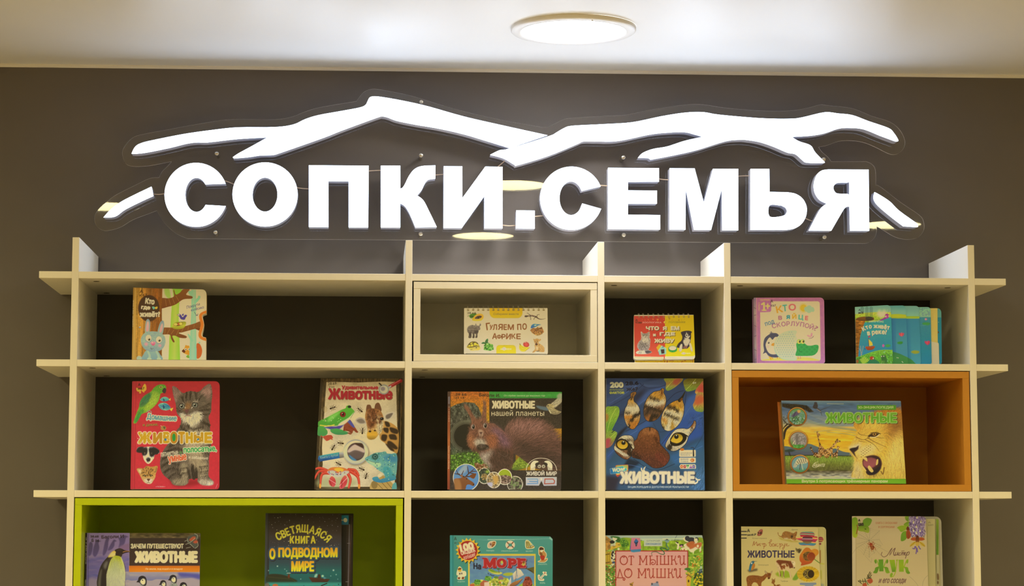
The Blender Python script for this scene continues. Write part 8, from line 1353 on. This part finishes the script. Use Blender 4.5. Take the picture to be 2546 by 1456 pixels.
# web
C0 = (440, 570); ang = [195, 160, 120, 85, 50, 20, -5, -35, -70, -105, -140]; rad = [250, 255, 240, 330, 340, 260, 240, 270, 240, 180, 230]
tip = [(C0[0] + r * math.cos(math.radians(t)), C0[1] - r * math.sin(math.radians(t))) for t, r in zip(ang, rad)]
tip = [(210, 510), (215, 430), (330, 360), (460, 330), (640, 380), (640, 550), (670, 680), (540, 820), (440, 900), (330, 850), (195, 720), (205, 640)]
for p in tip: a.line([C0, p], 4, '#6c6450', al=.9)
for k in (.25, .4, .55, .7, .85, 1.0):
    q = [(C0[0] + (x - C0[0]) * k, C0[1] + (y - C0[1]) * k) for x, y in tip]
    for p, r in zip(q, q[1:] + q[:1]): m_ = ((p[0] + r[0]) / 2 * .94 + C0[0] * .06, (p[1] + r[1]) / 2 * .94 + C0[1] * .06); a.line([p, m_, r], 3.2, '#7c7460', sm=True, al=.8)
for P in ([(520, 650), (660, 715), (800, 795)], [(560, 740), (660, 860)], [(360, 870), (480, 1000), (490, 910)], [(110, 830), (190, 720)], [(640, 560), (700, 660)], [(470, 640), (540, 820)]): a.line(P, 3.5, '#6c6450', al=.9)
a.ell(475, 650, 30, 36, '#8c3418', rot=-20); a.ell(498, 705, 40, 52, '#8a3c1c', rot=-25); a.dots(ellp(498, 705, 34, 46, -25), 24, 8, ['#2c1810', '#c07c3c', '#5c2414'])
for p in ([(480, 640), (440, 600), (430, 660)], [(490, 640), (520, 600), (500, 600)], [(470, 660), (420, 640), (400, 620)], [(500, 650), (540, 640), (530, 620)], [(470, 690), (430, 680), (420, 720)], [(520, 680), (560, 720), (560, 760)], [(480, 730), (480, 770), (500, 780)]): a.line(p, 7, '#8c3418', sm=True)
# leaves, blossom, beetles
for P, c in (([(1140, 105), (1215, 100), (1230, 170), (1180, 195), (1145, 160)], ('#7c9824', '#5c7c20')), ([(1110, 260), (1190, 200), (1235, 220), (1230, 290), (1160, 300)], ('#6c8c20', '#84a028')), ([(985, 320), (1060, 280), (1150, 290), (1180, 340), (1120, 380), (1060, 405), (1020, 360)], ('#98a828', '#7c9c24')), ([(1060, 580), (1060, 460), (1100, 400), (1160, 390), (1180, 480), (1140, 560)], ('#6c9424', '#5c8420'))): a.blob(P, c); a.line([P[0], P[2]], 4, '#4c6c18', al=.6)
WI = [(1220, 105), (1330, 100), (1500, 105), (1540, 150), (1520, 300), (1510, 440), (1450, 500), (1330, 490), (1260, 440), (1240, 330), (1230, 200)]
a.blob(WI, '#8c789c', soft=12, al=.8); was = a.c.copy()
for _ in range(420):
    x, y = RNG.uniform(1215, 1530), RNG.uniform(100, 490); t = RNG.uniform(.6, 2.5); L_ = RNG.uniform(16, 40); a.line([(x, y), (x + L_ * math.cos(t), y + L_ * math.sin(t))], (14, 5), ['#5c4478', '#8c74a4', '#a894b0', '#483464', '#c0acb8', '#6c5488'][RNG.integers(0, 6)], al=.9)
for x, y in ((1370, 120), (1300, 215), (1445, 205), (1360, 300), (1300, 370), (1430, 375), (1360, 420)): a.poly([(x, y - 36), (x + 16, y + 20), (x - 16, y + 20)], '#c8bc5c'); a.ell(x, y + 14, 18, 14, '#d8ccb0', al=.8)
for p in ([(1345, 690), (1360, 760), (1350, 825)], [(1330, 690), (1320, 730), (1290, 725)], [(1400, 680), (1420, 720), (1435, 735)], [(1370, 720), (1380, 790)]): a.line(p, 22, '#6c5488', sm=True)
a.blob([(1165, 330), (1190, 295), (1220, 330), (1220, 380), (1170, 370)], '#5c2414'); a.blob([(1160, 400), (1200, 365), (1245, 420), (1245, 500), (1200, 540), (1165, 510)], ('#9c4420', '#8c3818')); a.line([(1190, 390), (1205, 530)], 5, '#5c2010')
a.blob([(1245, 545), (1290, 510), (1360, 520), (1350, 570), (1280, 570)], '#a0481c'); a.blob([(1400, 520), (1470, 510), (1520, 545), (1480, 570), (1400, 570)], '#a0481c'); a.blob([(1350, 490), (1380, 470), (1405, 500), (1410, 600), (1380, 660), (1345, 600)], ('#4c1c10', '#6c3414', '#b89438')); a.ell(1378, 640, 38, 40, '#b8963c'); a.blob([(1330, 590), (1250, 640), (1232, 690), (1300, 660), (1340, 620)], '#b8982c'); a.blob([(1420, 590), (1500, 630), (1528, 690), (1460, 670), (1420, 620)], '#b8982c'); a.lines([[(1330, 600), (1240, 685)], [(1425, 600), (1520, 685)]], 5, '#6c5014')
# lettering
for P, w_ in (([(690, 800), (675, 850), (720, 890), (790, 860), (850, 760), (885, 720)], 10), ([(885, 720), (850, 800), (840, 860)], 9), ([(855, 840), (900, 760), (945, 720)], 9), ([(945, 722), (915, 810), (925, 860), (950, 850)], 14), ([(960, 800), (945, 850), (975, 850), (1000, 800), (990, 850), (1010, 850)], 11), ([(1050, 810), (1020, 820), (1015, 855), (1045, 852)], 11), ([(1075, 805), (1060, 855)], 11), ([(1075, 815), (1095, 805), (1085, 855)], 11), ([(1095, 815), (1120, 805), (1112, 855)], 11), ([(1068, 780), (1120, 772)], 8), ([(1125, 835), (1150, 815), (1140, 800), (1122, 830), (1135, 855), (1160, 845)], 10), ([(1180, 800), (1160, 860), (1145, 915)], 12), ([(1180, 815), (1210, 790), (1222, 815), (1195, 855), (1170, 850)], 10)): a.line(P, w_, '#5c3838', sm=True)
G1, G2, G3 = '#5c8420', '#7c9c20', '#8ca01c'
a.poly([(620, 940), (712, 938), (718, 1170), (635, 1172)], (G1, '#5c8c24', G1)); a.line([(628, 1100), (615, 1020), (580, 950), (555, 950), (545, 975)], 18, G2, sm=True); a.ell(563, 985, 20, 36, G1, rot=-15); a.line([(720, 1100), (745, 1020), (780, 950), (800, 950)], 18, G2, sm=True); a.ell(790, 985, 18, 36, G1, rot=15)
a.blob([(515, 1195), (545, 1150), (560, 1100), (625, 1080), (620, 1130), (600, 1190), (570, 1210)], G1); a.blob([(735, 1085), (800, 1095), (820, 1150), (838, 1195), (790, 1210), (760, 1190), (745, 1130)], (G1, G2))
a.poly([(830, 948), (935, 946), (965, 1180), (885, 1185)], (G3, G2, G1)); a.line([(985, 945), (968, 1060), (950, 1180), (910, 1265), (860, 1280)], 16, G3, sm=True); a.ell(870, 1240, 26, 44, G2, rot=25); a.poly([(960, 945), (1000, 945), (985, 975), (970, 975)], G3)
a.poly([(1010, 945), (1110, 945), (1112, 1178), (1022, 1178)], (G2, G3, G2)); a.line([(1115, 1100), (1140, 1020), (1170, 955), (1195, 945)], 18, G3, sm=True); a.ell(1182, 985, 18, 36, G2, rot=15); a.blob([(1125, 1085), (1190, 1095), (1205, 1150), (1235, 1205), (1190, 1220), (1155, 1190), (1140, 1130)], (G2, G1))
a.text('и его соседи', 612, 1310, 1165, 1425, '#5c3838', b=5, shear=.25)
# butterfly and long arcs
a.blob([(385, 1310), (410, 1230), (460, 1170), (485, 1210), (490, 1290), (430, 1310)], '#c0ac70'); a.lines([[(400, 1290), (455, 1180)], [(420, 1300), (475, 1200)], [(445, 1305), (485, 1240)], [(390, 1310), (480, 1300)], [(408, 1240), (440, 1300)]], 12, '#1c1810'); a.blob([(220, 1350), (290, 1320), (360, 1340), (390, 1400), (330, 1420), (260, 1410)], '#c0ac70'); a.lines([[(225, 1355), (370, 1370)], [(260, 1335), (280, 1400)], [(310, 1325), (330, 1410)], [(350, 1340), (370, 1400)], [(230, 1365), (300, 1415)]], 10, '#1c1810'); a.blob([(400, 1340), (480, 1310), (510, 1370), (460, 1410), (420, 1390)], '#a84a2c'); a.blob([(310, 1420), (380, 1400), (395, 1500), (330, 1500)], '#a84a2c'); a.line([(350, 1310), (385, 1370), (420, 1430)], 14, '#4c5c34')
a.line([(1220, 1270), (1310, 1350), (1390, 1456), (1420, 1600)], 4, '#6c6450', sm=True); a.line([(1580, 1250), (1520, 1310), (1480, 1420), (1480, 1600)], 4, '#6c6450', sm=True); a.line([(625, 1440), (640, 1500)], 6, '#3c3424')
a.blob([(300, 1700), (700, 1650), (1200, 1720), (1400, 1900), (1200, 2100), (500, 2080), (280, 1900)], ('#7c9828', '#6c8424'), soft=6)
b.cover(edge='#b8a47c', thick=0.002)
def h1(A_): A_.rect(1400, 130, 1760, 2500, ('#b4a674', '#b8a870', '#b8a864')); A_.rect(1400, 130, 1720, 2500, ('h', '#8c7c4c', '#9c8c54', '#b8a86c'), al=.5); A_.text('А', 1580, 205, 1640, 235, '#6c6444', b=1.5); A_.text('Ш65', 1585, 250, 1690, 285, '#6c6444', b=1.5, rot=-4); A_.line([(1725, 160), (1738, 2400)], 6, '#7c6c3c')
def h2(A_): A_.rect(1600, 130, 1860, 2500, '#b0a470'); A_.rect(1745, 150, 1790, 850, ('#7c9424', '#5c7c1c', '#5c8020')); A_.rect(1750, 850, 1830, 2500, '#b4a674'); A_.line([(1735, 150), (1745, 2400)], 8, '#4c4c24'); A_.line([(1800, 160), (1815, 2400)], 8, '#8c7c4c'); A_.blob([(1760, 1220), (1790, 1230), (1795, 1330), (1765, 1330)], '#6c5030', soft=8); A_.blob([(1765, 1360), (1790, 1370), (1785, 1420), (1765, 1410)], '#5c4020', soft=6)
def h3(A_): A_.rect(1600, 60, 1900, 2500, ('#b0a484', '#b8aa84', '#bcae88'))
for y0, P, fn, th in ((0.046, rquad([(1400, 150), (1715, 150), (1745, 1456), (1750, 2420), (1400, 2420)], [0, 40, 0, 30, 0]), h1, 0.002), (0.051, rquad([(1600, 150), (1795, 152), (1830, 1456), (1838, 2420), (1600, 2420)], [0, 40, 0, 30, 0]), h2, 0.002), (0.056, rquad([(1500, 104), (1840, 106), (1875, 1456), (1885, 2420), (1500, 2420)], [0, 110, 0, 30, 0]), h3, 0.006)):
    lf('page_leaf', b, y0, P, '#b0a884', fn, th, '#a89c78', yb=2360)
